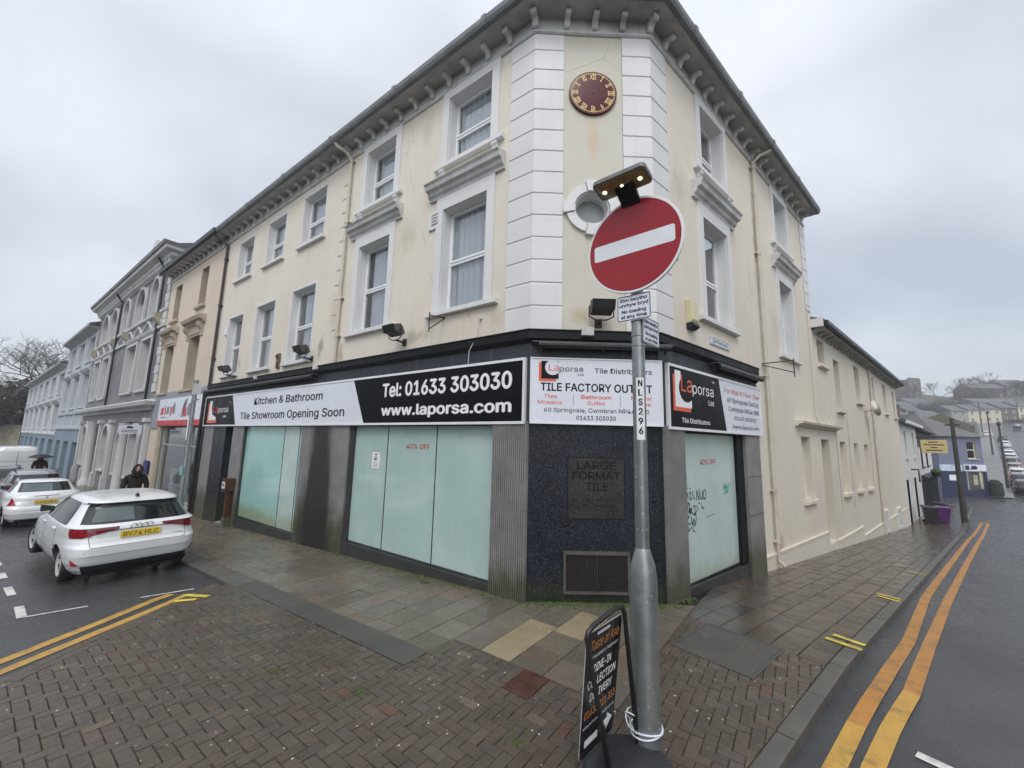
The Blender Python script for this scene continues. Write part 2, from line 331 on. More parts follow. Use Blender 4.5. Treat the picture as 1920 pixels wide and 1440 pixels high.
def soak(m, dirn, org, c0, w0, w1, z1, z0, col):   # a long soot stain below a leaking gutter: centre c0, widening downwards
    t = m.node_tree; n = t.nodes; l = t.links; p = n['Principled BSDF']; src = p.inputs['Base Color'].links[0].from_socket; g = n.new('ShaderNodeNewGeometry')
    def mt(op, a, b=None):
        q = n.new('ShaderNodeMath'); q.operation = op
        for i, v in enumerate((a, b)):
            if v is None: continue
            if isinstance(v, (int, float)): q.inputs[i].default_value = v
            else: l.new(v, q.inputs[i])
        return q.outputs[0]
    vs = n.new('ShaderNodeVectorMath'); vs.operation = 'SUBTRACT'; l.new(g.outputs['Position'], vs.inputs[0]); vs.inputs[1].default_value = org
    vd = n.new('ShaderNodeVectorMath'); vd.operation = 'DOT_PRODUCT'; l.new(vs.outputs[0], vd.inputs[0]); vd.inputs[1].default_value = dirn
    sz = n.new('ShaderNodeSeparateXYZ'); l.new(g.outputs['Position'], sz.inputs[0])
    mp = n.new('ShaderNodeMapping'); mp.inputs['Scale'].default_value = (5, 5, .8); l.new(g.outputs['Position'], mp.inputs[0]); nz = n.new('ShaderNodeTexNoise'); nz.inputs['Scale'].default_value = 1.0; nz.inputs['Detail'].default_value = 7; l.new(mp.outputs[0], nz.inputs['Vector'])
    wr_ = n.new('ShaderNodeMapRange'); wr_.inputs[1].default_value = z1; wr_.inputs[2].default_value = z0; wr_.inputs[3].default_value = w0; wr_.inputs[4].default_value = w1; l.new(sz.outputs[2], wr_.inputs[0])
    d = mt('DIVIDE', mt('ABSOLUTE', mt('SUBTRACT', vd.outputs['Value'], c0)), wr_.outputs[0]); d = mt('ADD', d, mt('MULTIPLY', mt('SUBTRACT', nz.outputs[0], .5), .75))
    r = n.new('ShaderNodeMapRange'); r.interpolation_type = 'SMOOTHSTEP'; r.inputs[1].default_value = 1.1; r.inputs[2].default_value = .45; r.inputs[4].default_value = .93; l.new(d, r.inputs[0])
    q = n.new('ShaderNodeMix'); q.data_type = 'RGBA'; l.new(r.outputs[0], q.inputs[0]); l.new(src, q.inputs[6]); q.inputs[7].default_value = (*col, 1); l.new(q.outputs[2], p.inputs['Base Color'])
soak(m_stained, dL, A, 6.25, .52, .95, 2.7, -.2, (.016, .0145, .012))
m_stall = mat('dark_stall_stone', (.040, .040, .041), .5, .2, 3, .15, 80, dirt=.4, dcol=(.05, .06, .03))
m_fascia = mat('slate_fascia', (.034, .038, .048), .5, .25, 2.5, .08, 60, spec=.3, streak=.35, scol=(.14, .15, .16), dirt=.3, dcol=(.10, .11, .11))
m_black = mat('black_paint', (.010, .011, .013), .5, .25, 3, .06, 50, spec=.2)
m_teal = mat('frosted_teal_glass', (.36, .60, .56), .14, .05, 1.2, 0, streak=.22, scol=(.52, .68, .65), dirt=.18, dcol=(.26, .47, .45), dscale=1.3, coat=.35, rvar=.06, zdirt=(.12, .3, (.22, .26, .09), .7))
m_paleteal = mat('pale_frosted_glass', (.47, .59, .56), .14, .05, 1.2, 0, blotch=((.56, .66, .64), 1.5, .5, .75), streak=.25, scol=(.58, .68, .65), dirt=.2, dcol=(.36, .5, .46), dscale=1.1, coat=.35, rvar=.06, zdirt=(.12, .3, (.27, .29, .16), .6))
m_bigpane = mat('grey_green_frosted_glass', (.40, .545, .51), .14, .05, 1.0, 0, blotch=((.50, .62, .59), 1.3, .5, .75), streak=.5, scol=(.50, .62, .59), dirt=.4, dcol=(.32, .46, .45), dscale=1.1, coat=.35, rvar=.06, zdirt=(-.05, .22, (.26, .27, .15), .5))
m_signw = mat('white_sign_vinyl', (.70, .73, .80), .3, .02, 1, 0, streak=.10, scol=(.5, .52, .55))
m_signb = mat('black_sign_vinyl', (.008, .008, .010), .4, .1, 1, spec=.12)
m_signframe = mat('sign_frame_paint', (.78, .79, .8), .35, .03, 3, dirt=.15)
m_textk = mat('black_vinyl', (.010, .010, .012), .5, .05, 1, spec=.15)
m_textw = mat('white_vinyl', (.82, .82, .83), .4, .02, 1)
m_orange = mat('orange_red_vinyl', (.72, .12, .06), .4, .05, 1)
m_red = mat('red_vinyl', (.55, .03, .035), .4, .05, 1)
m_maroon = mat('maroon_enamel', (.080, .008, .013), .4, .06, 1, spec=.25)
m_gold = mat('gold_leaf', (.75, .56, .20), .4, .06, 3)
m_signred = mat('red_reflective_sheet', (.30, .006, .014), .2, .03, 2, spec=.35, coat=.06, rvar=.05)
m_signbar = mat('white_reflective_sheet', (.72, .75, .76), .3, .03, 2, bump=.06, bscale=35)
m_galv = mat('galvanised_steel', (.30, .32, .325), .42, .16, 7, .08, 30, metal=.75, speck=(26, .28, (.50, .53, .53), .18), dirt=.25, dcol=(.18, .19, .19), dscale=3)
m_rust = mat('rusty_iron', (.075, .032, .022), .6, .3, 6, .4, 50)
m_asphalt = mat('wet_asphalt', (.050, .051, .053), .25, .28, .7, .6, 95, speck=(70, .27, (.15, .15, .15), .16), dirt=.6, dcol=(.022, .022, .024), dscale=.28, rvar=.17, blotch=((.07, .07, .07), .22, .52, .6))
m_grout = mat('paving_joint_dirt', (.042, .035, .026), .7, .3, 4, .4, 60, blotch=((.05, .06, .02), .9, .5, .6))
m_brick = tinted('brick_paver', (.086, .069, .053), rough=.27, var=.14, scale=5, bump=.4, bscale=110, speck=(17, .16, (.5, .48, .44), .10), dirt=.5, dcol=(.050, .044, .024), dscale=.6, rvar=.2, blotch=((.085, .075, .068), .35, .5, .7))
m_slab = tinted('stone_paving_slab', (.132, .116, .092), rough=.30, var=.12, scale=2.2, bump=.25, bscale=90, speck=(9, .07, (.5, .48, .44), .10), dirt=.35, dcol=(.085, .08, .03), dscale=.7, rvar=.2)
m_wetslab = tinted('wet_paving_slab', (.078, .066, .054), rough=.20, var=.16, scale=1.6, bump=.22, bscale=70, dirt=.4, dcol=(.06, .055, .04), dscale=.6, rvar=.17)
m_kerb = mat('kerb_stone', (.092, .085, .074), .4, .2, 2.5, .25, 70, dirt=.3, dcol=(.07, .07, .06))
m_concrete = mat('grey_concrete_strip', (.062, .067, .062), .42, spec=.4, var=.2) if False else mat('grey_concrete_strip', (.072, .069, .060), .5, .14, 1.6, .3, 120, dirt=.4, dcol=(.040, .042, .036), rvar=.15, speck=(60, .25, (.14, .14, .13), .15))
def worn(name, col, col2):
    m = mat(name, col, .5, .12, 3, .35, 120, speck=(55, .25, (.12, .09, .05), .2), blotch=(col2, 3, .5, .8), dirt=.8, dcol=(.075, .06, .045), dscale=4.5); return m
m_yellow = worn('yellow_road_paint', (.52, .30, .055), (.36, .20, .045))
m_amber = worn('worn_amber_road_paint', (.45, .205, .04), (.20, .10, .04))
m_lemon = worn('lemon_kerb_paint', (.68, .55, .06), (.5, .38, .05))
m_roadwhite = worn('white_road_paint', (.66, .66, .62), (.4, .4, .38))
m_slate = mat('slate_roof', (.085, .085, .09), .55, .3, 3, .3, 20, dirt=.3, dcol=(.05, .055, .04))
m_moss = mat('moss', (.05, .075, .015), .9, .4, 14, .6, 60)
# ---------------------------------------------------------------- ground, roads and paving
def hill(u, v): return max(0, min(1, (-v-10)/70))*20*max(0, min(1, (u-80)/90))
_zt = zt
def zt(x, y):
    p = Vector((x, y, 0))-B
    return _zt(x, y)+(hill(p.dot(dR), p.dot(nR)) if x > 20 else 0)
def roff(x, y):
    t = max(0, min(1, (-2-x)/2)); return -.10+.05*t*t*(3-2*t)
def zr(x, y): return zt(x, y)+roff(x, y)
def spaced(lo, hi, d0, d1, st, gr):
    r = []; x = d0
    while x < d1: r.append(x); x += st
    s = st; x = d1
    while x < hi: r.append(x); s *= gr; x += s
    r.append(hi); s = st; x = d0-st
    while x > lo: r.insert(0, x); s *= gr; x -= s
    r.insert(0, lo); return r
xs = spaced(-900, 1000, -26, 46, .9, 1.16); ys = spaced(-120, 1000, -6, 44, .9, 1.16)
g = MB()
for y in ys:
    for x in xs: g.v.append((x, y, zr(x, y)))
n_ = len(xs)
for j in range(len(ys)-1):
    for i in range(n_-1): g.f.append((j*n_+i, j*n_+i+1, (j+1)*n_+i+1, (j+1)*n_+i)); g.m.append(0)
struct(g.build('road', m_asphalt, smooth=True, loc=(0, 0, 0)))

def hp(org, n, k, sgn): # keep sgn*((p-org).n-k) >= 0
    return lambda p: sgn*((p-org).dot(n)-k)
def s_(k, sg): return hp(A, dL, k, sg)
def o_(k, sg): return hp(A, nL, k, sg)
def u_(k, sg): return hp(B, dR, k, sg)
def v_(k, sg): return hp(B, nR, k, sg)
X_ = lambda k, sg: hp(Vector((0, 0, 0)), Vector((1, 0, 0)), k, sg)
Y_ = lambda k, sg: hp(Vector((0, 0, 0)), Vector((0, 1, 0)), k, sg)
def clip(P, hs):
    P = list(P)
    for h in hs:
        Q = []
        for i in range(len(P)):
            a, b = P[i], P[(i+1) % len(P)]; ha, hb = h(a), h(b)
            if ha >= 0: Q.append(a)
            if (ha >= 0) != (hb >= 0): Q.append(a+(b-a)*(ha/(ha-hb)))
        P = Q
        if len(P) < 3: return None
    ar = sum(P[i].x*P[(i+1) % len(P)].y-P[(i+1) % len(P)].x*P[i].y for i in range(len(P)))/2
    return P if abs(ar) > 2e-4 else None
def inset(P, d):
    c = sum(P, Vector((0, 0, 0)))/len(P); r = []
    for p in P:
        q = c-p; r.append(p+q*min(.45, d*1.4/max(q.length, 1e-6)))
    return r
KB = 2.17
R_A = [s_(-2.05, -1), u_(-.15, -1), v_(KB-.15, -1), X_(-4.93, 1), Y_(-1.5, 1)]
R_B = [s_(-2.05, 1), s_(.05, -1), o_(1.5, 1), X_(-4.93, 1), Y_(-1.5, 1)]
R_C = [s_(.05, 1), o_(2.26, 1), X_(-4.93, 1), Y_(-1.5, 1)]
R_S1 = [s_(-2.05, 1), s_(.05, -1), o_(1.5, -1), hp(A, nC, -.03, 1)]
R_S2 = [s_(.05, 1), o_(1.9, -1), o_(-.4, 1), s_(75, -1)]
R_P = [u_(-.15, 1), v_(KB-.15, -1), v_(-.4, 1), s_(-2.05, -1), u_(49, -1)]
mb = MB()
def base_grid(reg, F, a0, a1, b0, b1, st):
    na, nb = int((a1-a0)/st)+1, int((b1-b0)/st)+1
    for i in range(na):
        for j in range(nb):
            q = clip([F(a0+i*st, b0+j*st, 0), F(a0+i*st+st, b0+j*st, 0), F(a0+i*st+st, b0+j*st+st, 0), F(a0+i*st, b0+j*st+st, 0)], reg)
            if q: mb.poly([(p.x, p.y, zt(p.x, p.y)-.014) for p in q])
base_grid(R_A, FL, -8, 7, -3, 11, .7); base_grid(R_B, FL, -2.1, .1, 1.4, 11, .55); base_grid(R_C, FL, 0, 8, 2.2, 11, .7)
base_grid(R_S1, FL, -2.1, .1, -2, 1.6, .55); base_grid(R_S2, FL, 0, 76, -.5, 2, 1.2); base_grid(R_P, FR, -.2, 50, -.5, 2.1, 1.2)
struct(mb.build('paving_bed', m_grout, loc=(0, 0, 0)))
def paver(mb, cols, P, c, gap, hj=.0025):
    z = random.uniform(-hj, hj); tx, ty = random.uniform(-.008, .008), random.uniform(-.008, .008); ce = sum(P, Vector((0, 0, 0)))/len(P)
    H = lambda p: zt(p.x, p.y)+z+(p.x-ce.x)*tx+(p.y-ce.y)*ty
    q0 = inset(P, gap); q1 = inset(P, gap+.0045); i = len(mb.v); n = len(P)
    mb.v += [(p.x, p.y, H(p)-.009) for p in q0]+[(p.x, p.y, H(p)) for p in q1]
    mb.f.append(tuple(range(i+n, i+2*n))); mb.m.append(0); cols.append(c)
    for k in range(n): mb.f.append((i+k, i+(k+1) % n, i+n+(k+1) % n, i+n+k)); mb.m.append(0); cols.append(c)
def bc():
    v = random.gauss(1, .07); t = random.random()
    if t < .012: return (1.3*v, .9*v, .82*v)
    if t < .03: return (1.35*v, 1.32*v, 1.2*v)
    return (v*random.uniform(.96, 1.06), v, v*random.uniform(.92, 1.04))
mb = MB(); cols = []; w = .102
for i in range(-92, 76):
    for j in range(-26, 108):
        k = (i-j) % 4
        if k == 0: q = (i*w, i*w+2*w, j*w, j*w+w)
        elif k == 3: q = (i*w, i*w+w, j*w, j*w+2*w)
        else: continue
        P = [FL(q[0], q[2], 0), FL(q[1], q[2], 0), FL(q[1], q[3], 0), FL(q[0], q[3], 0)]
        ctr = P[0]
        if not (-6 < ctr.x < 4.5 and -1.8 < ctr.y < 8.5): continue
        for reg in (R_A, R_B, R_C):
            c = clip(P, reg)
            if c: paver(mb, cols, c, bc(), .0025)
for i in range(60):   # soldier courses along the left edge and along the strip
    y0 = -1.4+i*.225
    for k in range(2):
        P = [Vector((-4.93-k*.115, y0+k*.1, 0)), Vector((-4.93-k*.115-.115, y0+k*.1, 0)), Vector((-5.045-k*.115, y0+.225+k*.1, 0)), Vector((-4.93-k*.115, y0+.225+k*.1, 0))]
        c = clip(P, [o_(2.0, 1)])
        if c and y0 < 7.3: paver(mb, cols, c, bc(), .0025)
o = struct(mb.build('brick_pavement', m_brick, loc=(0, 0, 0))); settint(o, cols)
# stone slabs in front of the shop
yel = [Vector(p) for p in ((.25, 5.66, 0), (-.03, 5.28, 0), (-.29, 4.9, 0), (.84, 5.68, 0), (1.03, 6.0, 0))]
def sc():
    v = random.gauss(1, .09); t = random.random()
    return (v*.82, v*.83, v*.82) if t < .14 else (v*1.12, v*.98, v*.9) if t < .3 else (v, v*random.uniform(.96, 1), v*random.uniform(.9, 1))
mb = MB(); cols = []
def slabs(F, reg, a0, a1, b0, b1, wa, lb, st, cf):
    i = 0; a = a0
    while a < a1:
        b = b0-st*(i % 2)*lb-random.choice((0, .0, .12)); 
        while b < b1:
            l = lb*random.choice((1, 1, 1, 1.35, .7)); P = [F(a, b, 0), F(a+wa, b, 0), F(a+wa, b+l, 0), F(a, b+l, 0)]; ce = (P[0]+P[2])/2; c = clip(P, reg)
            if c:
                q = (2.1, 1.95, 1.55) if any((ce-y).length < .24 for y in yel) else cf()
                paver(mb, cols, c, q, .005, .002)
            b += l
        a += wa; i += 1
random.seed(8); slabs(FL, R_S1, -2.06, .1, -1.9, 1.7, .42, .45, .5, sc); slabs(FL, R_S2, .05, 40, -.3, 2, .42, .45, .5, sc)
o = struct(mb.build('slab_pavement', m_slab, loc=(0, 0, 0))); settint(o, cols)
mb = MB(); cols = []
FRs = lambda a, b, c: FR(b, a, c)
slabs(FRs, R_P, -.05, 2.1, -.5, 50, .30, .47, .5, sc)
o = struct(mb.build('wet_pavement', m_wetslab, loc=(0, 0, 0))); settint(o, cols)
# concrete strip and kerbs
def ribbon(mb, pts, w, zf, dz, m=0, step=.4, side=0):
    pts = [Vector((p[0], p[1], 0)) for p in pts]; P = [pts[0]]
    for a, b in zip(pts, pts[1:]):
        n = max(1, int((b-a).length/step)); P += [a+(b-a)*k/n for k in range(1, n+1)]
    for i in range(len(P)-1):
        d = P[i+1]-P[i]; d0 = (P[i]-P[i-1]) if i else d; d1 = (P[i+2]-P[i+1]) if i+2 < len(P) else d
        n0 = Vector(((d+d0).y, -(d+d0).x, 0)).normalized()*w/2; n1 = Vector(((d+d1).y, -(d+d1).x, 0)).normalized()*w/2
        q = [P[i]-n0, P[i]+n0, P[i+1]+n1, P[i+1]-n1]; mb.poly([(p.x, p.y, zf(p.x, p.y)+dz) for p in q], m)
mb = MB(); ribbon(mb, [FL(.05, 2.08, 0), FL(4.5, 2.08, 0)], .36, zt, .003); struct(mb.build('concrete_strip', m_concrete, loc=(0, 0, 0)))
mb = MB()
def kerbs(F, a0, a1, b0, b1, drop, L=.9):
    a = a0
    while a < a1:
        p, q = F(a+.006, b0, 0), F(min(a+L, a1)-.006, b0, 0); r, t = F(min(a+L, a1)-.006, b1, 0), F(a+.006, b1, 0); j = random.uniform(-.003, .003)
        H = [zt(k.x, k.y)+j for k in (p, q, r, t)]
        mb.hexa([(k.x, k.y, h-drop-.1) for k, h in zip((p, q, r, t), H)]+[(k.x, k.y, h) for k, h in zip((p, q, r, t), H)]); a += L
kerbs(FL, 4.52, 75, 1.905, 2.26, .05); kerbs(FR, -4.5, 49, KB-.148, KB, .1)
struct(mb.build('kerb', m_kerb, loc=(0, 0, 0), bevel=.012))
# painted lines
Yr1 = [(.98, 1.82), (1.78, 2.78), (2.56, 3.50), (3.24, 4.07), (4.11, 4.77), (5.65, 6.05), (8.5, 8.62), (13.4, 12.75), (23.6, 21.3), (31.9, 27.9)]
Yr2 = [(1.32, 1.86), (2.13, 2.82), (2.91, 3.54), (3.48, 4.0), (4.27, 4.6), (5.75, 5.88), (8.7, 8.4), (13.65, 12.55), (23.9, 21.1), (32.2, 27.8)]
def road_paint(name, mt, lines, w, zf=zr, dz=.006):
    mb = MB()
    for l in lines: ribbon(mb, l, w, zf, dz)
    return struct(mb.build(name, mt, loc=(0, 0, 0)))
road_paint('yellow_lines', m_yellow, [Yr1[:4], Yr2[:5]], .135)
road_paint('amber_lines', m_amber, [Yr1[3:], Yr2[4:]], .135)
road_paint('double_yellow_lines', m_yellow, [[(-6.05, 1), (-5.82, 4), (-5.70, 5.0), (-5.65, 5.85), (-5.63, 6.84), (-5.58, 7.1)], [(-5.7, 1), (-5.5, 4), (-5.42, 4.8), (-5.36, 5.6), (-5.29, 6.72), (-5.30, 7.1)]], .145)
def blip(a, b, du): return [FR(a, b, 0), FR(a+du, KB+.0, 0)]
road_paint('kerb_marks', m_lemon, [[(4.20, 5.66), (4.40, 5.34)], [(4.41, 5.80), (4.58, 5.50)], [(6.98, 8.02), (7.14, 7.72)], [(7.14, 8.17), (7.3, 7.87)], [(10.13, 10.66), (10.3, 10.36)], [(-5.15, 6.62), (-4.86, 6.70)], [(-5.2, 6.90), (-4.77, 6.82)]], .10, zt, .009)
road_paint('bay_edge_lines', m_roadwhite, [[(-6.95, 6.19), (-6.44, 6.60)], [(-5.95, 6.95), (-5.4, 7.35)]], .05, zr, .008)
road_paint('bay_lines', m_roadwhite, [[(-7.52, 6.62), (-6.95, 6.18)], [(-8.83, 7.54), (-8.24, 7.12)], [(-10.03, 8.41), (-9.54, 8.06)], [(-11.2, 9.27), (-10.75, 8.95)], [(3.44, 3.72), (3.62, 3.46)]], .10, zr, .008)
road_paint('far_junction_lines', m_roadwhite, [[FR(50.5, 1.5, 0), FR(50.5, -6, 0)], [FR(63.5, 1.5, 0), FR(63.5, -6, 0)]], .15, zr, .01)
m_farpav = mat('far_paving', (.20, .20, .195), .4, .15, .4, dirt=.3)
m_hill = mat('hillside_scrub', (.075, .08, .045), .9, .35, .12, dirt=.6, dcol=(.05, .045, .035), dscale=.05)
mb = MB()
def strip(mb, u0, u1, v0, v1, dz, nu, nv):
    def P(a, b):
        p = FR(u0+(u1-u0)*a, v0+(v1-v0)*b, 0); return (p.x, p.y, zr(p.x, p.y)+dz)
    mb.grid(P, nu, nv)
strip(mb, 64.5, 236, 2.6, 4.9, .1, 60, 2); struct(mb.build('far_pavement', m_farpav, loc=(0, 0, 0)))
mb = MB(); strip(mb, 92, 900, -400, 2.0, .9, 70, 40); strip(mb, 92, 900, 15, 300, .5, 70, 20); strip(mb, 236, 900, 2.0, 15, .9, 40, 3)
struct(mb.build('hillside', m_hill, loc=(0, 0, 0), smooth=True))
# things set in the paving
def cover(name, label, F, a, b, da, db, dz, mt, ribs, gap=.02):
    p = F(a, b, 0); z = lambda q: q.z
    G = lambda x, y, c: (lambda q: Vector((q.x, q.y, zt(q.x, q.y)+c)))(F(a+x, b+y, 0))
    t = thing(name, label, 'manhole cover', (p.x, p.y, zt(p.x, p.y)))
    mb = MB(); mb.ring(G, (-da, da, -db, db), (-da, da, -db, db), 0, 0) if 0 else None
    mb.box(G, -da, da, -db, -db+gap, -.01, dz+.003); mb.box(G, -da, da, db-gap, db, -.01, dz+.003); mb.box(G, -da, -da+gap, -db+gap, db-gap, -.01, dz+.003); mb.box(G, da-gap, da, -db+gap, db-gap, -.01, dz+.003)
    mb.build('frame', mt, t)
    mb = MB(); mb.box(G, -da+gap+.006, da-gap-.006, -db+gap+.006, db-gap-.006, -.01, dz)
    if ribs:
        for i in range(9):
            for j in range(11):
                x, y = -da+.05+i*(2*da-.1)/8, -db+.05+j*(2*db-.1)/10; mb.box(G, x-.009, x+.009, y-.007, y+.007, dz, dz+.005)
        mb.box(G, -.02, .02, -.008, .008, dz, dz+.008)
    mb.build('lid', mt, t); return t
cover('manhole_cover', 'rusty red iron manhole cover set among the brown bricks left of the pavement sign', FL, -1.17, 1.72, .155, .205, .006, m_rust, True)
cover('inspection_cover', 'square grey concrete cover in the paving right of the sign pole', lambda a, b, c: FR(a, b, c), -.62, 1.16, .50, .46, .006, m_concrete, False, .03)
cover('drain_cover', 'tiny rusty iron drain cover in the slabs under the big shop window', FL, 1.95, .28, .07, .05, .006, m_rust, False, .012)
# moss along the foot of the shop
mb = MB()
def fringe(F, a0, a1, n, wd):
    for _ in range(n):
        a = random.uniform(a0, a1); b = random.expovariate(1/wd)+.02; r = random.uniform(.008, .028); p = F(a, b, 0); z = zt(p.x, p.y)
        t0 = random.uniform(0, 6); mb.lathe((p.x, p.y, z), [(r*1.3, -.004), (r, r*.35), (r*.4, r*.6), (0, r*.65)], 5)
fringe(FC, 0, WC, 420, .07); fringe(FL, 0, 5.2, 260, .06); fringe(FR, 0, .75, 90, .06); fringe(FL, 5, 11.5, 120, .05)
for c in ((1.02, 3.42), (-1.4, 4.2), (.1, 3.6), (-2.4, 4.6)):
    for _ in range(40):
        a, d = random.uniform(0, 6.28), abs(random.gauss(0, .07)); x, y = c[0]+d*math.cos(a), c[1]+d*math.sin(a); r = random.uniform(.004, .014)
        mb.lathe((x, y, zt(x, y)), [(r*1.2, -.004), (r, r*.35), (r*.4, r*.6), (0, r*.65)], 5)
o = mb.build('moss', m_moss, loc=(0, 0, 0)); o['kind'] = 'stuff'
# ---------------------------------------------------------------- windows
def sash(F, par, a0, a1, c0, c1, d=.2, arch=0, hood=False, sill=.10, rail=.5, blind=(0, 1), white=None, frm=None, gl=None, cills=None, silw=.12, corbel=False, vent=True, bm=None):
    """a window: frame mesh, with pane, sill, surround and blind as sub-parts. a0<a1 along the wall, recessed by d"""
    white = white or m_white; frm = frm or m_upvc; f = .055
    mb = MB(); zr_ = c0+(c1-c0)*rail
    mb.ring(F, (a0, a1, c0, c1), (a0+f, a1-f, c0+f, c1-f-.02), -d-.06, -d)
    mb.box(F, a0+f, a1-f, -d-.06, -d+.004, zr_-.05, zr_-.004); mb.box(F, a0+f, a1-f, -d-.06, -d+.018, zr_+.004, zr_+.05)
    mb.box(F, a0+f, a1-f, -d-.05, -d-.002, zr_-.004, zr_+.004)
    for x0, x1 in ((a0+f, a0+f+.03), (a1-f-.03, a1-f)): mb.box(F, x0, x1, -d-.05, -d+.012, zr_+.05, c1-f-.02)
    if vent: m = (a0+a1)/2; mb.box(F, m-.2, m+.2, -d, -d+.016, c1-f-.005, c1-.02)
    w = mb.build('window', frm, par)
    mb = MB(); mb.box(F, a0+f, a1-f, -d-.036, -d-.03, c0+f, zr_-.05); mb.box(F, a0+f+.03, a1-f-.03, -d-.016, -d-.01, zr_+.05, c1-f-.02); mb.build('pane', gl or m_glass, w)
    if blind:
        x0 = a0+(a1-a0)*blind[0]; x1 = a0+(a1-a0)*blind[1]; mb = MB(); n = max(3, int((x1-x0)/.075)); i = 0
        for k in range(n):
            p, q = x0+(x1-x0)*k/n, x0+(x1-x0)*(k+1)/n+.012; tw = .03*(1 if k % 2 else -1)*random.uniform(.5, 1.2)
            mb.poly([F(p, -d-.085-tw, c0+.05), F(q, -d-.085+tw, c0+.05), F(q, -d-.085+tw, c1), F(p, -d-.085-tw, c1)])
        mb.build('blind', bm or m_blind, w)
    mb = MB(); t = .012   # reveal lining and surround
    mb.box(F, a0-.001, a0+t, -d-.06, .0, c0, c1); mb.box(F, a1-t, a1+.001, -d-.06, .0, c0, c1); mb.box(F, a0+t, a1-t, -d-.06, .0, c1-t, c1+.001)
    if arch:
        top = c1+arch if not hood else c1+.29
        mb.ring(F, (a0-arch, a1+arch, c0-.02, top), (a0, a1, c0-.02, c1), -.01, .045)
    else: mb.ring(F, (a0-.06, a1+.06, c0, c1+.06), (a0, a1, c0, c1), -.01, .014)
    mb.build('surround', white, w)
    mb = MB(); e = (arch+.14) if arch else silw
    mb.prism(F, [(-d-.05, c0+.02), (.10, c0-.01), (.10, c0-sill), (.07, c0-sill-.01), (-.02, c0-sill-.01), (-d-.05, c0-.02)], a0-e, a1+e)
    if corbel:
        for x in (a0-arch+.0, a1+arch-.14): mb.prism(F, [(-.01, c0-sill-.01), (.09, c0-sill-.01), (.085, c0-sill-.06), (.05, c0-sill-.10), (.045, c0-sill-.15), (-.01, c0-sill-.17)], x, x+.14)
    mb.build('sill', cills or white, w)
    if hood:
        top = c1+.29; mb = MB()
        P = [(-.01, top), (.05, top), (.06, top+.05), (.11, top+.09), (.13, top+.16), (.20, top+.18), (.22, top+.26), (.26, top+.30), (.20, top+.33), (-.01, top+.37)]
        mb.prism(F, P, a0-arch-.22, a1+arch+.22); mb.build('hood_mould', m_grimy, w)
    return w

# ---------------------------------------------------------------- the corner shop building
LW, RW, ZE = 14.55, 9.8, 9.95
cb = thing('corner_building', 'big cream three storey corner shop building with white quoined chamfer and black tile shop signs', 'building', A)
wl = [(1.0, 2.2, 8.2, 9.75), (4.0, 5.18, 8.2, 9.75), (7.18, 8.48, 8.1, 9.68), (9.64, 10.93, 8.1, 9.62), (12.08, 13.34, 8.1, 9.57),
      (1.04, 2.23, 4.95, 7.15), (4.01, 5.23, 4.95, 7.15), (7.3, 8.66, 4.52, 6.7), (9.78, 11.15, 4.52, 6.68), (12.25, 13.5, 4.52, 6.65)]
wr = [(1.97, 3.14, 8.22, 9.76), (6.62, 7.74, 8.22, 9.76), (1.91, 3.1, 4.95, 7.12), (6.64, 7.78, 4.95, 7.12)]
mb = MB()
mb.wall(FL, 0, LW, 4.2, 10.3, wl); mb.wall(FR, 0, RW, 4.2, 10.3, wr)
mb.wall(FR, 4.3, RW, -1.6, 4.2, [(7.68, 8.6, .95, 2.74)])
FE = frame(B+dR*RW, -nR, dR); mb.wall(FE, 0, 9, -1.6, 10.3, [])
FW = frame(A+dL*LW, -nL, dL); mb.wall(FW, 0, 9, -1.6, 10.3, [])
p1, p2 = FE(9, 0, 0), FW(9, 0, 0); mb.poly([p1, p2, p2+Z*10.3, p1+Z*10.3])
mb.wall(FL, 0, LW, 2.55, 4.2, [], -.3)
mb.build('wall', m_cream, cb)
mb = MB(); mb.wall(FC, 0, WC, 4.2, 10.3, [(.73, 1.33, 6.16, 6.76)]); mb.build('chamfer_wall', m_chamfer, cb)
pathE = [FL(LW, 0, 0), A, B, FR(RW, 0, 0)]
# eaves
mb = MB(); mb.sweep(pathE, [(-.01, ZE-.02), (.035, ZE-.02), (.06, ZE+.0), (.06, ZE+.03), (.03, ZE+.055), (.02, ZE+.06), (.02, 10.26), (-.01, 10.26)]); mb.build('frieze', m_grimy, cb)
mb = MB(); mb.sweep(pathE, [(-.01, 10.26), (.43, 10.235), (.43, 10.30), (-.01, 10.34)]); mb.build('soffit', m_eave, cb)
mb = MB(); mb.sweep(pathE, [(.40, 10.25), (.44, 10.215), (.50, 10.24), (.53, 10.30), (.535, 10.40), (.51, 10.41), (.50, 10.33), (.43, 10.31)])
for F, n, l in ((FL, 5, LW), (FR, 4, RW)):
    for k in range(n): x = .8+k*(l-1)/n; mb.prism(F, [(.42, 10.22), (.52, 10.22), (.55, 10.30), (.55, 10.42), (.42, 10.42)], x, x+.11)
mb.build('gutter', m_gutter, cb)
def bracket(F, a, w=.10):
    P = [(.018, 10.255), (.25, 10.25), (.26, 10.19), (.24, 10.15), (.205, 10.145), (.18, 10.165), (.15, 10.165), (.115, 10.14), (.09, 10.10), (.08, 10.055), (.05, 10.035), (.018, 10.045)]
    mb = MB(); mb.prism(F, P, a-w/2, a+w/2); mb.build('bracket', m_grimy, cb)
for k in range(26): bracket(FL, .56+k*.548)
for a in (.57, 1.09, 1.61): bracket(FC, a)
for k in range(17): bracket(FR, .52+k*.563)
def mitre(P, d0, d1): return frame(P, (d0+d1).normalized(), Vector(((d0+d1).normalized().y, -(d0+d1).normalized().x, 0)))
bracket(mitre(A, -dL, dC), 0, .11); bracket(mitre(B, dC, dR), 0, .11)
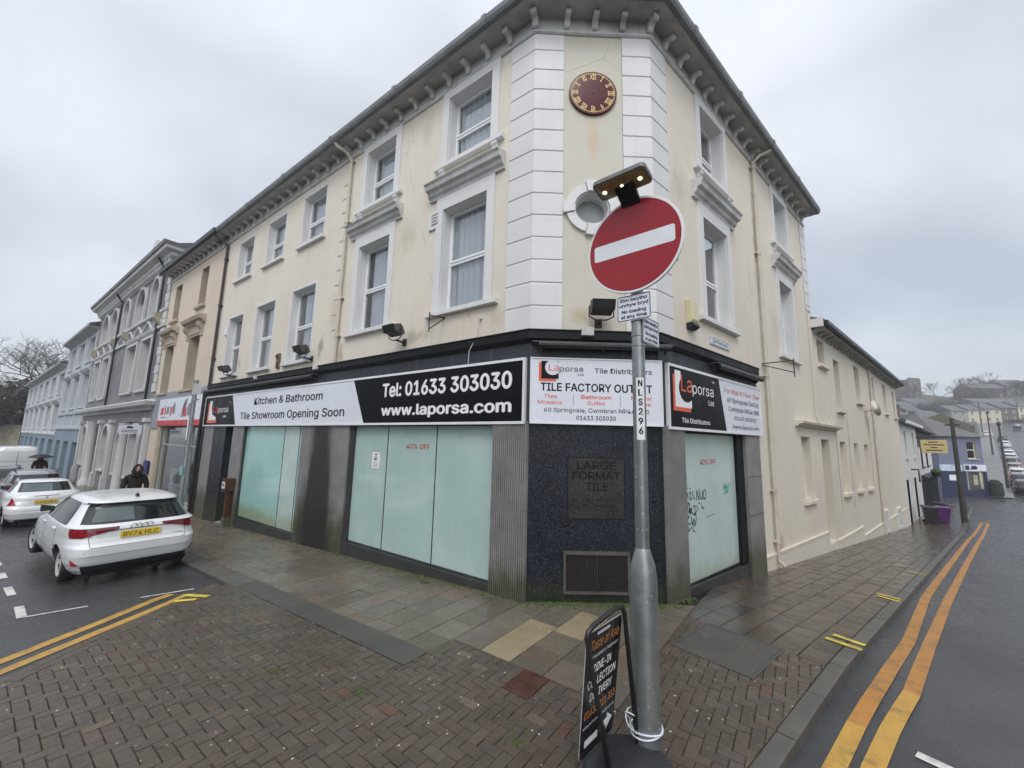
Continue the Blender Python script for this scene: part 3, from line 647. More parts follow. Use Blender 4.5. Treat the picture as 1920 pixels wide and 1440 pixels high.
# roof
off = lambda F, a, o, z: F(a, o, z)
ctr = [FL(LW, -4.2, 12.1), FL(2.5, -5.2, 12.1), FR(RW, -4.2, 12.1)]
mb = MB(); e0, e1, e2, e3 = FL(LW, .42, 10.36), A+nL*.42+Vector((0, -.14, 10.36)), B+nR*.42+Vector((0, -.14, 10.36)), FR(RW, .42, 10.36)
mb.poly([e0, e1, ctr[1], ctr[0]]); mb.poly([e1, e2, ctr[1]]); mb.poly([e2, e3, ctr[2], ctr[1]]); mb.poly([ctr[0], ctr[1], ctr[2], FE(9, 0, 10.3), FW(9, 0, 10.3)])
mb.build('roof', m_slate, cb)
# quoins
def quoin(path, z0, z1, st, first):
    mb = MB(); z = first; tops = [z1]
    while z > z0+.1: tops.append(z); z -= st
    tops.append(z0)
    for a, b in zip(tops, tops[1:]): mb.sweep(path, [(-.01, b+.012), (.018, b+.010), (.026, b+.020), (.026, a-.020), (.018, a-.010), (-.01, a-.012)])
    mb.sweep(path, [(-.01, z0), (.012, z0), (.012, z1), (-.01, z1)])
    mb.build('quoin', m_white, cb)
quoin([FL(.53, 0, 0), A, FC(.52, 0, 0)], 4.24, ZE-.02, .41, 9.58); quoin([FC(1.6, 0, 0), B, FR(.56, 0, 0)], 4.24, ZE-.02, .41, 9.52)
quoin([FR(9.3, 0, 0), FR(RW, 0, 0), FE(.4, 0, 0)], 6.88, ZE-.02, .41, 9.52)
for k in range(11): mb = MB(); z = 9.25-k*.41; mb.box(FL, 6.02+.03*(k % 2), 6.27+.03*(k % 2), -.01, .012, z, z+.03); mb.build('toothing_block', m_grimy, cb)
# windows of the upper floors
bl = [(.10, 1), (.18, 1), (.18, .8), (.22, .95), (.25, 1), (.06, 1), (.18, 1), (.3, 1), (.3, 1), (.45, 1)]
for k, (a0, a1, c0, c1) in enumerate(wl):
    big = k in (0, 1, 5, 6); b = bl[k]
    sash(FL, cb, a0, a1, c0, c1, d=.2, arch=.19 if big else 0, hood=k in (5, 6), rail=.47 if k < 5 else .49, blind=(1-b[1], 1-b[0]), corbel=k in (0, 1), silw=.13)
for k, (a0, a1, c0, c1) in enumerate(wr):
    sash(FR, cb, a0, a1, c0, c1, d=.22, arch=.19, hood=k in (2, 3), rail=.45, blind=((.0, .55), (0, .4), (0, .5), (0, .5))[k], corbel=k in (0, 1))
sash(FR, cb, 7.68, 8.6, .95, 2.74, d=.2, rail=.5, blind=None, white=m_cream2, gl=m_darkglass)
# oculus
def arc(mb, F, cx, cz, r0, r1, t0, t1, b0, b1, n=8, m=0):
    for k in range(n):
        a, b = R(t0+(t1-t0)*k/n), R(t0+(t1-t0)*(k+1)/n)
        q = [(cx+r0*math.cos(a), cz+r0*math.sin(a)), (cx+r1*math.cos(a), cz+r1*math.sin(a)), (cx+r1*math.cos(b), cz+r1*math.sin(b)), (cx+r0*math.cos(b), cz+r0*math.sin(b))]
        mb.hexa([F(x, b0, z) for x, z in q]+[F(x, b1, z) for x, z in q], m)
mb = MB(); cx, cz = 1.03, 6.46
for k in range(4): arc(mb, FC, cx, cz, .31, .46, 90*k+15, 90*k+75, -.01, .05, 10)
for k in range(4): arc(mb, FC, cx, cz, .31, .51, 90*k-13.5, 90*k+13.5, -.01, .075, 4)
arc(mb, FC, cx, cz, .288, .302, 0, 360, -.26, .02, 28)
w = mb.build('round_window', m_white, cb)
mb = MB(); mb.lathe(FC(cx, -.2, cz), [(.30, 0), (.30, .01), (0, .01)], 28, ax=nC); mb.build('pane', mat('grey_painted_glass', (.22, .23, .225), .3, .05), w)
mb = MB(); arc(mb, FC, cx, cz, .26, .29, 0, 360, -.2, -.14, 24); mb.build('frame', m_grimy, w)
# drainpipes
def pipe(par, F, a, z0, z1, mt, r=.042, o=.075, swan=None, shoe=False, collars=()):
    mb = MB(); pts = [F(a, o, z0), F(a, o, z1)]
    if shoe: pts = [F(a, o+.12, z0-.1)]+pts
    if swan: pts += [F(a+swan*.35, .2, z1+.18), F(a+swan*.9, .4, z1+.30), F(a+swan, .45, z1+.40)]
    mb.tube(pts, r, 10)
    for z in collars: mb.tube([F(a, o, z), F(a, o, z+.09)], r*1.3, 10); mb.box(F, a-.1, a+.1, 0, o, z+.03, z+.06)
    return mb.build('drainpipe', mt, par)
m_creampipe = mat('cream_iron_pipe', (.56, .52, .43), .5, .08, 3, streak=.5, scol=(.20, .11, .07), dirt=.3, dcol=(.24, .14, .09), dscale=2)
m_brownpipe = mat('brown_iron_pipe', (.045, .034, .032), .5, .2, 3)
pipe(cb, FL, 5.88, 4.25, 9.86, m_creampipe, swan=.25, collars=(4.9, 5.9, 8.0, 9.75)); pipe(cb, FL, 14.5, 4.2, 9.8, m_brownpipe, .05, swan=.3, collars=(5.2, 7.3, 9.2))
pipe(cb, FR, 5.0, gz(FR, 5)+.18, 9.9, m_creampipe, swan=.3, shoe=True, collars=(1.35, .2, 4.1, 7.3, 9.7))
mb = MB(); mb.tube([FR(5.2, .05, 9.9), FR(5.2, .05, 2.3)], .018, 6); mb.build('wall_cable', m_creampipe, cb); mb = MB(); mb.tube([FR(9.35, .03, 6.9), FR(9.35, .03, 3.4), FR(9.9, .03, 3.15)], .012, 6); mb.build('wall_cable', m_creampipe, cb)
# shop front
zb = lambda F, a: gz(F, a)-.15
def pier(F, a0, a1, z1, o0, o1, mt, name, ribs=0, joints=()):
    mb = MB(); z0 = min(zb(F, a0), zb(F, a1))
    mb.box(F, a0, a1, o0, o1, z0, z1)
    if ribs:
        n = ribs
        for k in range(n):
            x = a0+(a1-a0)*(k+.5)/n; h = (a1-a0)/n*.3; mb.prism(F, [(o1-.002, z0), (o1+.018, z0), (o1+.018, z1), (o1-.002, z1)], x-h, x+h)
    for z in joints: mb.box(F, a0-.002, a1+.002, o1-.005, o1+.003, z, z+.012, 1)
    return mb.build(name, [mt, m_stall], cb)
pier(FL, .0, .70, 2.72, -.3, .05, m_granite, 'ribbed_pilaster', 17, (1.42, .55))
pier(FL, 5.03, 7.25, 2.72, -.3, .03, m_stained, 'pier'); pier(FL, 11.03, 11.84, 2.72, -.3, .03, m_granite, 'pier'); pier(FL, 13.64, LW, 2.72, -.3, .03, m_granite, 'pier')
pier(FL, 12.53, 13.64, 2.72, -.3, .012, m_navy, 'tiled_panel')
pier(FR, .09, .73, 2.72, -.3, .05, m_granite, 'ribbed_pilaster', 19, (1.6,)); pier(FR, 3.47, 4.3, 2.72, -.3, .05, m_granite, 'pier', 0, (.95, 1.75))
mb = MB(); mb.box(FC, .0, WC, -.3, .004, -.15, 2.72); mb.sweep([FC(WC-.02, -.2, 0), B, FR(.09, 0, 0)], [(-.05, -.2), (.004, -.2), (.004, 2.72), (-.05, 2.72)]); mb.build('tiled_corner', m_navy, cb)
for F, a0, a1, t0, t1, o in ((FL, .70, 5.03, .08, .08, .02), (FL, 7.25, 11.03, -.12, -.17, .0), (FR, .73, 3.47, .05, -.0, .01)):
    mb = MB(); mb.hexa([F(a0, -.3, zb(F, a0)), F(a1, -.3, zb(F, a1)), F(a1, o, zb(F, a1)), F(a0, o, zb(F, a0)), F(a0, -.3, t0), F(a1, -.3, t1), F(a1, o, t1), F(a0, o, t0)]); mb.build('stall_riser', m_stall, cb)
def shopwin(F, splits, z0, z1, mats, frm, fr, o=-.08):
    mb = MB(); f = .03
    mb.box(F, splits[0]-fr[0], splits[0], o-.04, o+.07, z0, z1); mb.box(F, splits[-1], splits[-1]+fr[1], o-.04, o+.07, z0, z1); mb.box(F, splits[0], splits[-1], o-.04, o+.03, z0, z0+.035); mb.box(F, splits[0], splits[-1], o-.04, o+.03, z1-.04, z1)
    for x in splits[1:-1]: mb.box(F, x-.012, x+.012, o-.02, o+.006, z0+.035, z1-.04)
    w = mb.build('shop_window', frm, cb)
    for k, (x, y) in enumerate(zip(splits, splits[1:])):
        mb = MB(); mb.box(F, x+(.012 if k else 0), y-(.012 if k < len(splits)-2 else 0), o-.03, o, z0+.035, z1-.04); mb.build('pane', mats[k % len(mats)], w)
    return w
sw1 = shopwin(FL, [.71, 2.19, 3.70, 4.90], .08, 2.70, [m_bigpane], m_stall, (.02, .13))
sw2 = shopwin(FL, [7.27, 7.54, 8.42, 11.0], -.14, 2.70, [m_teal, m_paleteal, m_teal], m_stall, (.02, .05))
sw3 = shopwin(FR, [.75, 3.14], .03, 2.66, [m_paleteal], m_black, (.02, .32))
for F, w, a0, a1, z0 in ((FL, sw1, 2.38, 3.08, 2.2), (FR, sw3, 1.56, 2.24, 2.05)):
    s = 1 if F is FR else -1; x0, x1 = (a0, a1) if s > 0 else (a1, a0); text('40% OFF', F, x0, x1, z0, z0+.10, -.077, m_red, w, .008)
m_spray = mat('black_marker', (.02, .02, .022), .5, .1); m_green = mat('green_marker', (.10, .42, .30), .5, .2, 12)
def scrawl(name, F, strokes, o, wd, mt, par):
    mb = MB()
    for st in strokes:
        for (x0, z0), (x1, z1) in zip(st, st[1:]):
            d = Vector((x1-x0, z1-z0)); n = Vector((-d.y, d.x)).normalized()*wd/2; mb.poly([F(x0-n.x, o, z0-n.y), F(x0+n.x, o, z0+n.y), F(x1+n.x, o, z1+n.y), F(x1-n.x, o, z1-n.y)])
    return mb.build(name, mt, par)
G1 = [[(.80, 1.50), (.86, 1.60), (.93, 1.50), (.88, 1.46), (.98, 1.48), (1.02, 1.58), (1.06, 1.47)], [(1.08, 1.56), (1.14, 1.58), (1.12, 1.45), (1.2, 1.47)], [(1.12, 1.64), (1.15, 1.65)], [(1.36, 1.42), (1.38, 1.60), (1.46, 1.42), (1.48, 1.62)], [(1.52, 1.56), (1.54, 1.42), (1.60, 1.44), (1.62, 1.58)],
      [(1.66, 1.58), (1.64, 1.44), (1.72, 1.42), (1.76, 1.55), (1.68, 1.60)], [(.84, 1.40), (.88, 1.22), (.95, 1.36), (1.0, 1.22), (1.04, 1.40)], [(.86, 1.30), (1.02, 1.32)], [(1.08, 1.36), (1.10, 1.20), (1.18, 1.30), (1.1, 1.28), (1.2, 1.2)], [(1.22, 1.32), (1.3, 1.34), (1.28, 1.18), (1.38, 1.26), (1.36, 1.34)],
      [(.93, 1.16), (1.06, 1.18), (.95, 1.06), (1.1, 1.04)], [(1.14, 1.16), (1.16, 1.02), (1.24, 1.12), (1.26, .98), (1.34, 1.12)], [(.93, .97), (.90, 1.06)], [(1.44, 1.36), (1.5, 1.37)], [(1.55, 1.33), (1.58, 1.26), (1.66, 1.27)], [(.82, 1.36), (.80, 1.18), (.86, 1.1)], [(.98, 1.42), (1.1, 1.38), (1.05, 1.24), (1.16, 1.26)], [(.86, 1.02), (.98, 1.0), (1.04, .92), (1.12, .98)], [(1.2, 1.06), (1.18, .93), (1.27, .88)], [(1.3, 1.44), (1.24, 1.5), (1.2, 1.6)], [(.84, 1.56), (.94, 1.62), (1.04, 1.66)], [(1.0, 1.14), (1.02, .96), (1.0, .86)], [(1.22, 1.2), (1.34, 1.16)]]
scrawl('graffiti', FR, G1, -.077, .022, m_spray, sw3); scrawl('graffiti', FR, [[(1.72, 1.09), (2.1, 1.12)]], -.077, .008, m_spray, sw3)
scrawl('graffiti', FR, [[(2.52, 1.52), (2.56, 1.66), (2.62, 1.50), (2.68, 1.66), (2.6, 1.58), (2.74, 1.6), (2.72, 1.46), (2.8, 1.66)], [(2.54, 1.46), (2.78, 1.52)]], -.077, .03, m_green, sw3)
# shop door
mb = MB(); zd = gz(FL, 12.2); mb.ring(FL, (11.84, 12.53, zd-.02, 2.7), (11.93, 12.46, zd+.16, 2.62), -.28, -.2); mb.box(FL, 11.93, 12.46, -.28, -.2, 1.98, 2.08); mb.box(FL, 11.84, 12.53, -.2, .02, zd-.2, zd+.02)
dr_ = mb.build('shop_door', mat('grey_aluminium', (.34, .34, .335), .45, .08, 3, metal=.3), cb)
mb = MB(); mb.box(FL, 11.93, 12.46, -.26, -.245, zd+.16, 1.98); mb.box(FL, 11.93, 12.46, -.26, -.245, 2.08, 2.62); mb.build('pane', m_paleteal, dr_)
mb = MB(); mb.tube([FL(11.97+.04*math.sin(t*math.pi), -.16+.0, .55+.5*t) if 0 else FL(12.0, -.19+.07*math.sin(t*math.pi), .5+.55*t) for t in [k/10 for k in range(11)]], .018, 8); mb.build('handle', mat('blue_handle', (.03, .09, .30), .3), dr_)
# fascia and its cornice
pathS = [FL(LW, 0, 0), A, B, FR(4.35, 0, 0)]
mb = MB(); mb.sweep(pathS, [(-.1, 2.72), (.03, 2.72), (.03, 4.06), (-.1, 4.06)]); mb.build('fascia', m_fascia, cb)
mb = MB(); mb.sweep(pathS, [(-.1, 4.02), (.05, 4.02), (.09, 4.06), (.115, 4.08), (.115, 4.21), (.13, 4.215), (.13, 4.235), (-.02, 4.25), (-.1, 4.25)]); mb.build('shop_cornice', m_black, cb)
mb = MB(); mb.box(FE, 0, .02, -5.45, -5.4, 2, 2) if 0 else None
# etched tile panel
mb = MB(); mb.ring(FC, (.62, 1.54, 1.22, 2.18), (.635, 1.525, 1.235, 2.165), .003, .008)
pq = mb.build('etched_panel', m_black, cb); mb = MB(); mb.box(FC, .635, 1.525, .003, .0062, 1.235, 2.165); mb.build('tile_face', mat('dirty_terrazzo_face', (.027, .028, .029), .4, .3, 3, spec=.25, speck=(85, .36, (.13, .13, .12), .3), dirt=.5, dcol=(.075, .068, .052), dscale=1.4), pq)
for s, a0, a1, z0, z1, bo in (('LARGE', .77, 1.40, 1.99, 2.11, .02), ('FORMAT', .70, 1.47, 1.83, 1.95, .02), ('TILE', .91, 1.27, 1.66, 1.78, .02), ('300 x 600mm', .86, 1.34, 1.50, 1.545, .01), ('5mm Thickness', .80, 1.36, 1.415, 1.46, .01)):
    text(s, FC, a0, a1, z0, z1, .0068, m_black, pq, bo)
# vent grille
gt = thing('vent_grille', 'rusty barred vent grille low on the navy tiled corner', 'vent grille', FC(1.07, .02, .15)); mb = MB(); mb.ring(FC, (.56, 1.59, .13, .75), (.60, 1.55, .17, .70), .0, .05); mb.build('frame', mat('bronze_frame', (.12, .11, .098), .45, .2, 4, metal=.4), gt)
mb = MB(); mb.box(FC, .60, 1.55, .006, .012, .17, .70)
for k in range(38): x = .612+k*.0248; mb.box(FC, x, x+.011, .012, .035, .17, .70)
mb.box(FC, 1.07, 1.085, .035, .042, .17, .70); mb.build('bars', mat('brown_bars', (.026, .021, .019), .6, .3, 8), gt)
# annexe-side skirting of the render
mb = MB(); mb.hexa([FR(4.3, -.1, -1), FR(RW, -.1, -1.5), FR(RW, .035, -1.5), FR(4.3, .035, -1), FR(4.3, -.1, -.05), FR(RW, -.1, -.16), FR(RW, .035, -.16), FR(4.3, .035, -.05)]); mb.hexa([FR(4.3, -.1, -.05), FR(RW, -.1, -.16), FR(RW, .05, -.16), FR(4.3, .05, -.05), FR(4.3, -.1, .0), FR(RW, -.1, -.11), FR(RW, .05, -.11), FR(4.3, .05, .0)]); mb.build('plinth', m_cream2, cb)
mb = MB(); mb.prism(FR, [(0, 3.02), (.08, 3.03), (.10, 3.08), (.2, 3.1), (.22, 3.16), (0, 3.2)], 7.25, 9.79); mb.build('door_hood', m_cream2, cb)

# ---------------------------------------------------------------- things fixed to it
sg = thing('fascia_sign', 'long white and black tile shop sign over left windows with a big white phone number', 'sign', FL(7.3, .04, 2.68))
def board(F, a0, a1, z0, z1, o, par, face, f=.045, th=.06):
    mb = MB(); mb.ring(F, (a0, a1, z0, z1), (a0+f, a1-f, z0+f, z1-f), o, o+th); mb.build('frame', m_signframe, par)
    mb = MB(); mb.box(F, a0+f, a1-f, o, o+th-.012, z0+f, z1-f); mb.build('panel', face, par); return o+th-.012
o = board(FL, .04, 14.62, 2.68, 3.77, .03, sg, m_signw)
def flat(name, F, pts, b, mt, par): mb = MB(); mb.slab(F, pts, b-.002, b+.002); return mb.build(name, mt, par)
flat('black_field', FL, [(.085, 2.725), (4.42, 2.725), (4.92, 3.725), (.085, 3.725)], o+.001, m_signb, sg); flat('black_field', FL, [(11.62, 2.725), (14.575, 2.725), (14.575, 3.725), (12.12, 3.725)], o+.001, m_signb, sg)
T = o+.0042
text('Tel: 01633 303030', FL, 3.80, .30, 3.285, 3.56, T, m_textw, sg, .03); text('www.laporsa.com', FL, 3.80, .30, 2.885, 3.09, T, m_textw, sg, .03)
text('Kitchen & Bathroom', FL, 10.32, 6.26, 3.34, 3.545, T, m_textk, sg, .012); text('Tile Showroom Opening Soon', FL, 11.27, 5.22, 2.90, 3.11, T, m_textk, sg, .012)
text('La', FL, 13.8, 13.25, 3.16, 3.42, T+.004, m_red, sg, .005); text('porsa', FL, 13.22, 12.35, 3.16, 3.36, T+.004, m_textw, sg, .005); text('Ltd', FL, 12.75, 12.48, 2.98, 3.06, T, m_textw, sg, .02); text('TM', FL, 12.32, 12.2, 3.46, 3.50, T, m_textw, sg)
flat('logo_mark', FL, [(14.25, 2.80), (13.35, 2.80), (13.35, 2.90), (14.12, 2.90), (14.12, 3.52), (14.25, 3.52)], T, m_orange, sg); flat('logo_mark', FL, [(14.12, 2.90), (13.42, 2.90), (13.42, 3.0), (13.8, 3.1), (13.92, 3.35), (13.88, 3.6), (14.12, 3.6)], T, m_textw, sg)
sg = thing('fascia_sign', 'white factory outlet sign on the chamfered corner, between the two longer signs', 'sign', FC(1.07, .04, 2.68))
o = board(FC, -.0, 2.16, 2.69, 3.77, .035, sg, m_signw, .02, .05); T = o+.002
def disc(name, F, cx, cz, r, b, mt, par, sx=1): mb = MB(); mb.slab(F, [(cx+sx*r*math.cos(k*math.pi/16), cz+r*math.sin(k*math.pi/16)) for k in range(32)], b-.001, b+.001); return mb.build(name, mt, par)
flat('logo_mark', FC, [(.14, 3.38), (.42, 3.38), (.42, 3.43), (.19, 3.43), (.19, 3.69), (.14, 3.69)], T, m_orange, sg); flat('logo_mark', FC, [(.18, 3.42), (.46, 3.42), (.46, 3.71), (.18, 3.71)], T+.002, m_textk, sg); disc('logo_disc', FC, .365, 3.605, .125, T+.0052, m_signw, sg)
text('La', FC, .30, .465, 3.55, 3.66, T+.0075, m_orange, sg, .0); text('porsa', FC, .475, .86, 3.55, 3.635, T+.0075, mat('grey_vinyl', (.12, .12, .13), .4), sg, .0); text('Ltd', FC, .78, .87, 3.48, 3.515, T, m_textk, sg)
for s, a0, a1, z0, z1, mt, bo in (('Tile Distributors', 1.05, 1.99, 3.53, 3.61, m_textk, .01), ('TILE FACTORY OUTLET', .17, 1.99, 3.225, 3.35, m_textk, .02), ('Tiles', .23, .44, 3.105, 3.165, m_orange, .008), ('Mosaics', .13, .52, 3.01, 3.07, m_orange, .008), ('Bathroom', .83, 1.32, 3.105, 3.165, m_orange, .02),
    ('Suites', .93, 1.22, 3.01, 3.07, m_orange, .008), ('Natural', 1.64, 1.98, 3.105, 3.165, m_orange, .008), ('Stone', 1.70, 1.96, 3.01, 3.07, m_orange, .008), ('60 Springvale, Cwmbran NP44 5BD', .23, 1.93, 2.885, 2.95, m_textk, .005), ('01633 303030', .75, 1.39, 2.765, 2.83, m_textk, .012)):
    text(s, FC, a0, a1, z0, z1, T, mt, sg, bo)
mb = MB()
for x in (.70, 1.46): mb.box(FC, x, x+.004, T-.001, T+.001, 2.99, 3.18)
mb.build('divider', m_textk, sg)
sg = thing('fascia_sign', 'black and white sign over the graffitied shop window, right of the corner', 'sign', FR(2.3, .04, 2.68))
o = board(FR, .17, 4.42, 2.66, 3.77, .035, sg, m_signw); T = o+.0042
flat('black_field', FR, [(.215, 2.705), (2.43, 2.705), (2.15, 3.725), (.215, 3.725)], o+.001, m_signb, sg)
flat('logo_mark', FR, [(.33, 2.98), (.94, 2.98), (.94, 3.05), (.40, 3.05), (.40, 3.60), (.33, 3.60)], T, m_orange, sg); flat('logo_mark', FR, [(.40, 3.05), (.98, 3.05), (.98, 3.20), (.60, 3.20), (.60, 3.68), (.40, 3.68)], T, m_textw, sg); disc('logo_disc', FR, .80, 3.38, .235, T+.003, m_signb, sg, 1.15)
text('La', FR, .60, 1.0, 3.33, 3.62, T+.006, m_orange, sg, .0); text('porsa', FR, 1.02, 1.88, 3.33, 3.53, T+.006, m_textw, sg, .0); text('Ltd', FR, 1.66, 1.88, 3.16, 3.25, T, m_textw, sg); text('Tile Distributors', FR, .60, 1.68, 2.79, 2.87, T, m_textw, sg); text('TM', FR, 1.84, 1.95, 3.60, 3.64, T, m_textw, sg)
for s, a0, a1, z0, z1, mt in (('For Wall & Floor Tiles', 2.40, 4.34, 3.48, 3.58, m_orange), ('60 Springvale Ind Est,', 2.52, 4.28, 3.30, 3.395, m_textk), ('Cwmbran NP44 5BD', 2.57, 4.26, 3.12, 3.215, m_textk), ('01633 303030', 2.85, 4.05, 2.95, 3.03, m_textk), ('www.laporsa.com', 2.74, 4.2, 2.775, 2.85, m_textk)): text(s, FR, a0, a1, z0, z1, T, mt, sg, .003)
# awning rollers
for F, a0, a1, o, lab in ((FC, .12, 2.28, .17, 'black awning roller above the white corner sign'), (FR, 2.0, 4.35, .16, 'black awning roller above the right hand shop sign'), (FL, 6.7, 14.7, .16, 'long black awning roller above the left shop sign')):
    t = thing('awning_roller', lab, 'awning', F((a0+a1)/2, o, 3.95)); mb = MB(); mb.tube([F(a0, o, 3.96), F(a1, o, 3.96)], .055, 12); mb.build('roller', m_blackiron, t)
    mb = MB(); mb.prism(F, [(.03, 3.985), (.12, 4.015), (.2, 4.0), (.2, 4.015), (.12, 4.035), (.03, 4.01)], a0-.1, a1+.05)
    for x in (a0+.05, (a0+a1)/2, a1-.05): mb.prism(F, [(.03, 3.86), (.12, 3.93), (.12, 4.0), (.03, 4.0)], x-.015, x+.015)
    mb.build('hood', mat('awning_hood', (.10, .10, .105), .4, .2, 3, metal=.3), t)
# clock
ck = thing('wall_clock', 'round maroon wall clock with gold roman numerals and no hands, high on the corner', 'clock', FC(1.055, .02, 8.3)); cx, cz, cr = 1.055, 8.71, .435
mb = MB(); mb.lathe(FC(cx, -.01, cz), [(cr, 0), (cr, .055), (cr-.02, .06), (0, .06)], 48, ax=nC); mb.build('dial', m_maroon, ck, smooth=True, sharp=30)
mb = MB(); arc(mb, FC, cx, cz, cr-.052, cr-.044, 0, 360, .049, .052, 48)
for k in range(60):
    a = R(k*6); r0 = cr-.044; r1 = cr-(.020 if k % 5 else .026); d = R(.5 if k % 5 else .9)
    mb.hexa([FC(cx+r*math.cos(a+s), b, cz+r*math.sin(a+s)) for b in (.049, .052) for r, s in ((r0, -d), (r1, -d), (r1, d), (r0, d))])
mb.build('minute_ring', m_gold, ck)
mb = MB(); mb.lathe(FC(cx, .045, cz), [(.018, 0), (.018, .014), (0, .014)], 12, ax=nC); mb.build('spindle', m_blackiron, ck)
for k, s in enumerate(('XII', 'I', 'II', 'III', 'IIII', 'V', 'VI', 'VII', 'VIII', 'IX', 'X', 'XI')):
    an = -R(30*k); ca, sa = math.cos(an), math.sin(an); hw = min(.062, .0155*len(s)+(.008 if 'X' in s or 'V' in s else 0))
    G = lambda x, b, y, ca=ca, sa=sa: FC(cx+x*ca-(y)*sa, b, cz+x*sa+(y)*ca)
    text(s, G, -hw, hw, .275, .372, .0505, m_gold, ck, .025, name='numeral')
# floodlights
def flood(F, a, z, lab, out=.34, up_=.16, w=.17, rust=False):
    t = thing('floodlight', lab, 'floodlight', F(a, 0, z-.2), 'floodlights over the shop signs')
    mb = MB(); pr = [(out-.2, z-.02), (out-.12, z-.09), (out+.06, z-.03), (out+.12, z+.10), (out-.08, z+.16), (out-.14, z+.10)]; mb.prism(F, pr, a-w, a+w); mb.build('housing', mat('flood_housing', (.10, .10, .095), .5, .25, 8, metal=.4), t)
    mb = MB(); mb.prism(F, [(out+.05, z-.045), (out+.075, z-.05), (out+.135, z+.105), (out+.115, z+.115)], a-w-.015, a+w+.015); b = mb.build('visor', m_blackiron, t)
    mb = MB(); mb.prism(F, [(out+.068, z-.03), (out+.08, z-.03), (out+.127, z+.085), (out+.118, z+.09)], a-w+.03, a+w-.03); mb.build('glass', mat('flood_lens', (.45, .46, .46), .12, .1, 4), b)
    mb = MB(); m_ = m_rust if rust else m_blackiron
    mb.tube([F(a-w-.03, out-.06, z+.05), F(a-w-.03, out-.08, z-.12), F(a-w*.5, out-.1, z-.17), F(a+w*.5, out-.1, z-.17), F(a+w+.03, out-.08, z-.12), F(a+w+.03, out-.06, z+.05)], .012, 6); mb.tube([F(a, 0, z-.18), F(a, out-.1, z-.17)], .022, 6); mb.box(F, a-.06, a+.06, 0, .02, z-.25, z-.1)
    mb.build('bracket', m_, t)
flood(FL, 12.45, 4.60, 'floodlight left of all, near the brown drainpipe'); flood(FL, 7.15, 4.66, 'floodlight under the third window, beside the cream drainpipe'); flood(FL, 3.25, 4.62, 'floodlight under the second window from the corner'); flood(FC, 1.13, 4.56, 'rusty floodlight on the chamfered corner beside the no loading plates', .3, rust=True)
mb = MB(); mb.box(FC, .82, 1.02, .03, .19, 4.13, 4.27); tag(mb.build('junction_box', m_grimy, bevel=.01), 'white junction box under the corner floodlight', 'junction box')
mb = MB(); mb.box(FL, 6.55, 6.75, .03, .17, 4.13, 4.26); tag(mb.build('junction_box', m_grimy, bevel=.01), 'white junction box on the black cornice below the cream drainpipe', 'junction box')
mb = MB(); mb.box(FL, 10.2, 10.36, .03, .17, 4.13, 4.25); tag(mb.build('junction_box', m_grimy, bevel=.01), 'white junction box on the black cornice right of the leftmost floodlight', 'junction box')
# alarm box
al = thing('alarm_box', 'faded yellow alarm box with dark base on the cream wall above the street name', 'alarm box', FR(1.2, 0, 4.55)); mb = MB(); mb.prism(FR, [(0, 4.66), (.10, 4.66), (.13, 4.72), (.10, 5.10), (0, 5.12)], 1.06, 1.34); mb.build('case', mat('faded_yellow_plastic', (.62, .56, .34), .4, .06), al, bevel=.012)
mb = MB(); mb.prism(FR, [(0, 4.66), (.12, 4.66), (.14, 4.60), (.06, 4.55), (0, 4.55)], 1.07, 1.33); mb.build('base', m_navy, al)
# street name, projecting sign brackets, old vent box, notice
st = thing('street_name_sign', 'small white street name plate on the cream wall right of the corner', 'street sign', FR(2.48, 0, 4.42)); mb = MB(); mb.box(FR, 2.02, 2.96, 0, .02, 4.43, 4.60); mb.build('plate', m_signw, st, bevel=.008)
mb = MB(); mb.ring(FR, (2.035, 2.945, 4.445, 4.585), (2.045, 2.935, 4.455, 4.575), .02, .022); mb.build('border', m_textk, st); text('CAXTON PLACE', FR, 2.12, 2.86, 4.485, 4.55, .0225, m_textk, st, .015)
def ironarm(F, pts, lab): mb = MB(); [mb.tube(q, .012, 6) for q in pts]; tag(mb.build('sign_bracket', m_blackiron), lab, 'sign bracket')
ironarm(FL, [[FL(2.07, .0, 4.80), FL(2.0, .45, 4.72)], [FL(2.07, 0, 4.78), FL(2.0, .45, 4.45)], [FL(2.0, .45, 4.78), FL(2.0, .45, 4.40)]], 'empty iron sign bracket under the window left of the corner')
ironarm(FR, [[FR(4.95, .0, 4.45), FR(4.6, .75, 4.38)], [FR(4.95, 0, 4.42), FR(4.6, .75, 4.1)], [FR(4.6, .75, 4.42), FR(4.6, .75, 4.0)]], 'empty iron sign bracket beside the right drainpipe')
mb = MB(); mb.box(FL, 2.40, 2.66, 0, .04, 6.80, 7.2); v = mb.build('louvre_vent', m_white, bevel=.006); tag(v, 'white louvred vent beside the tall first floor window near the corner', 'vent')
mb = MB(); [mb.box(FL, 2.36, 2.56, .04, .06, 6.9+k*.07, 6.94+k*.07) for k in range(4)]; mb.build('louvres', m_grimy, v)
mb = MB(); mb.box(FL, 9.0, 9.2, 0, .05, 4.4, 4.85); v = mb.build('air_brick', mat('old_timber', (.17, .14, .10), .8, .3, 6)); tag(v, 'weathered timber and brick patch between two small first floor windows', 'wall patch')
mb = MB(); mb.box(FL, 9.03, 9.17, .05, .06, 4.42, 4.6); mb.box(FL, 9.05, 9.15, .05, .1, 4.72, 4.8); mb.build('ends', m_rust, v)
mb = MB(); mb.box(FL, 13.6, 13.75, 0, .06, 6.05, 6.4); tag(mb.build('alarm_box', m_signframe, bevel=.01), 'white wall box left of the leftmost small window', 'alarm box')
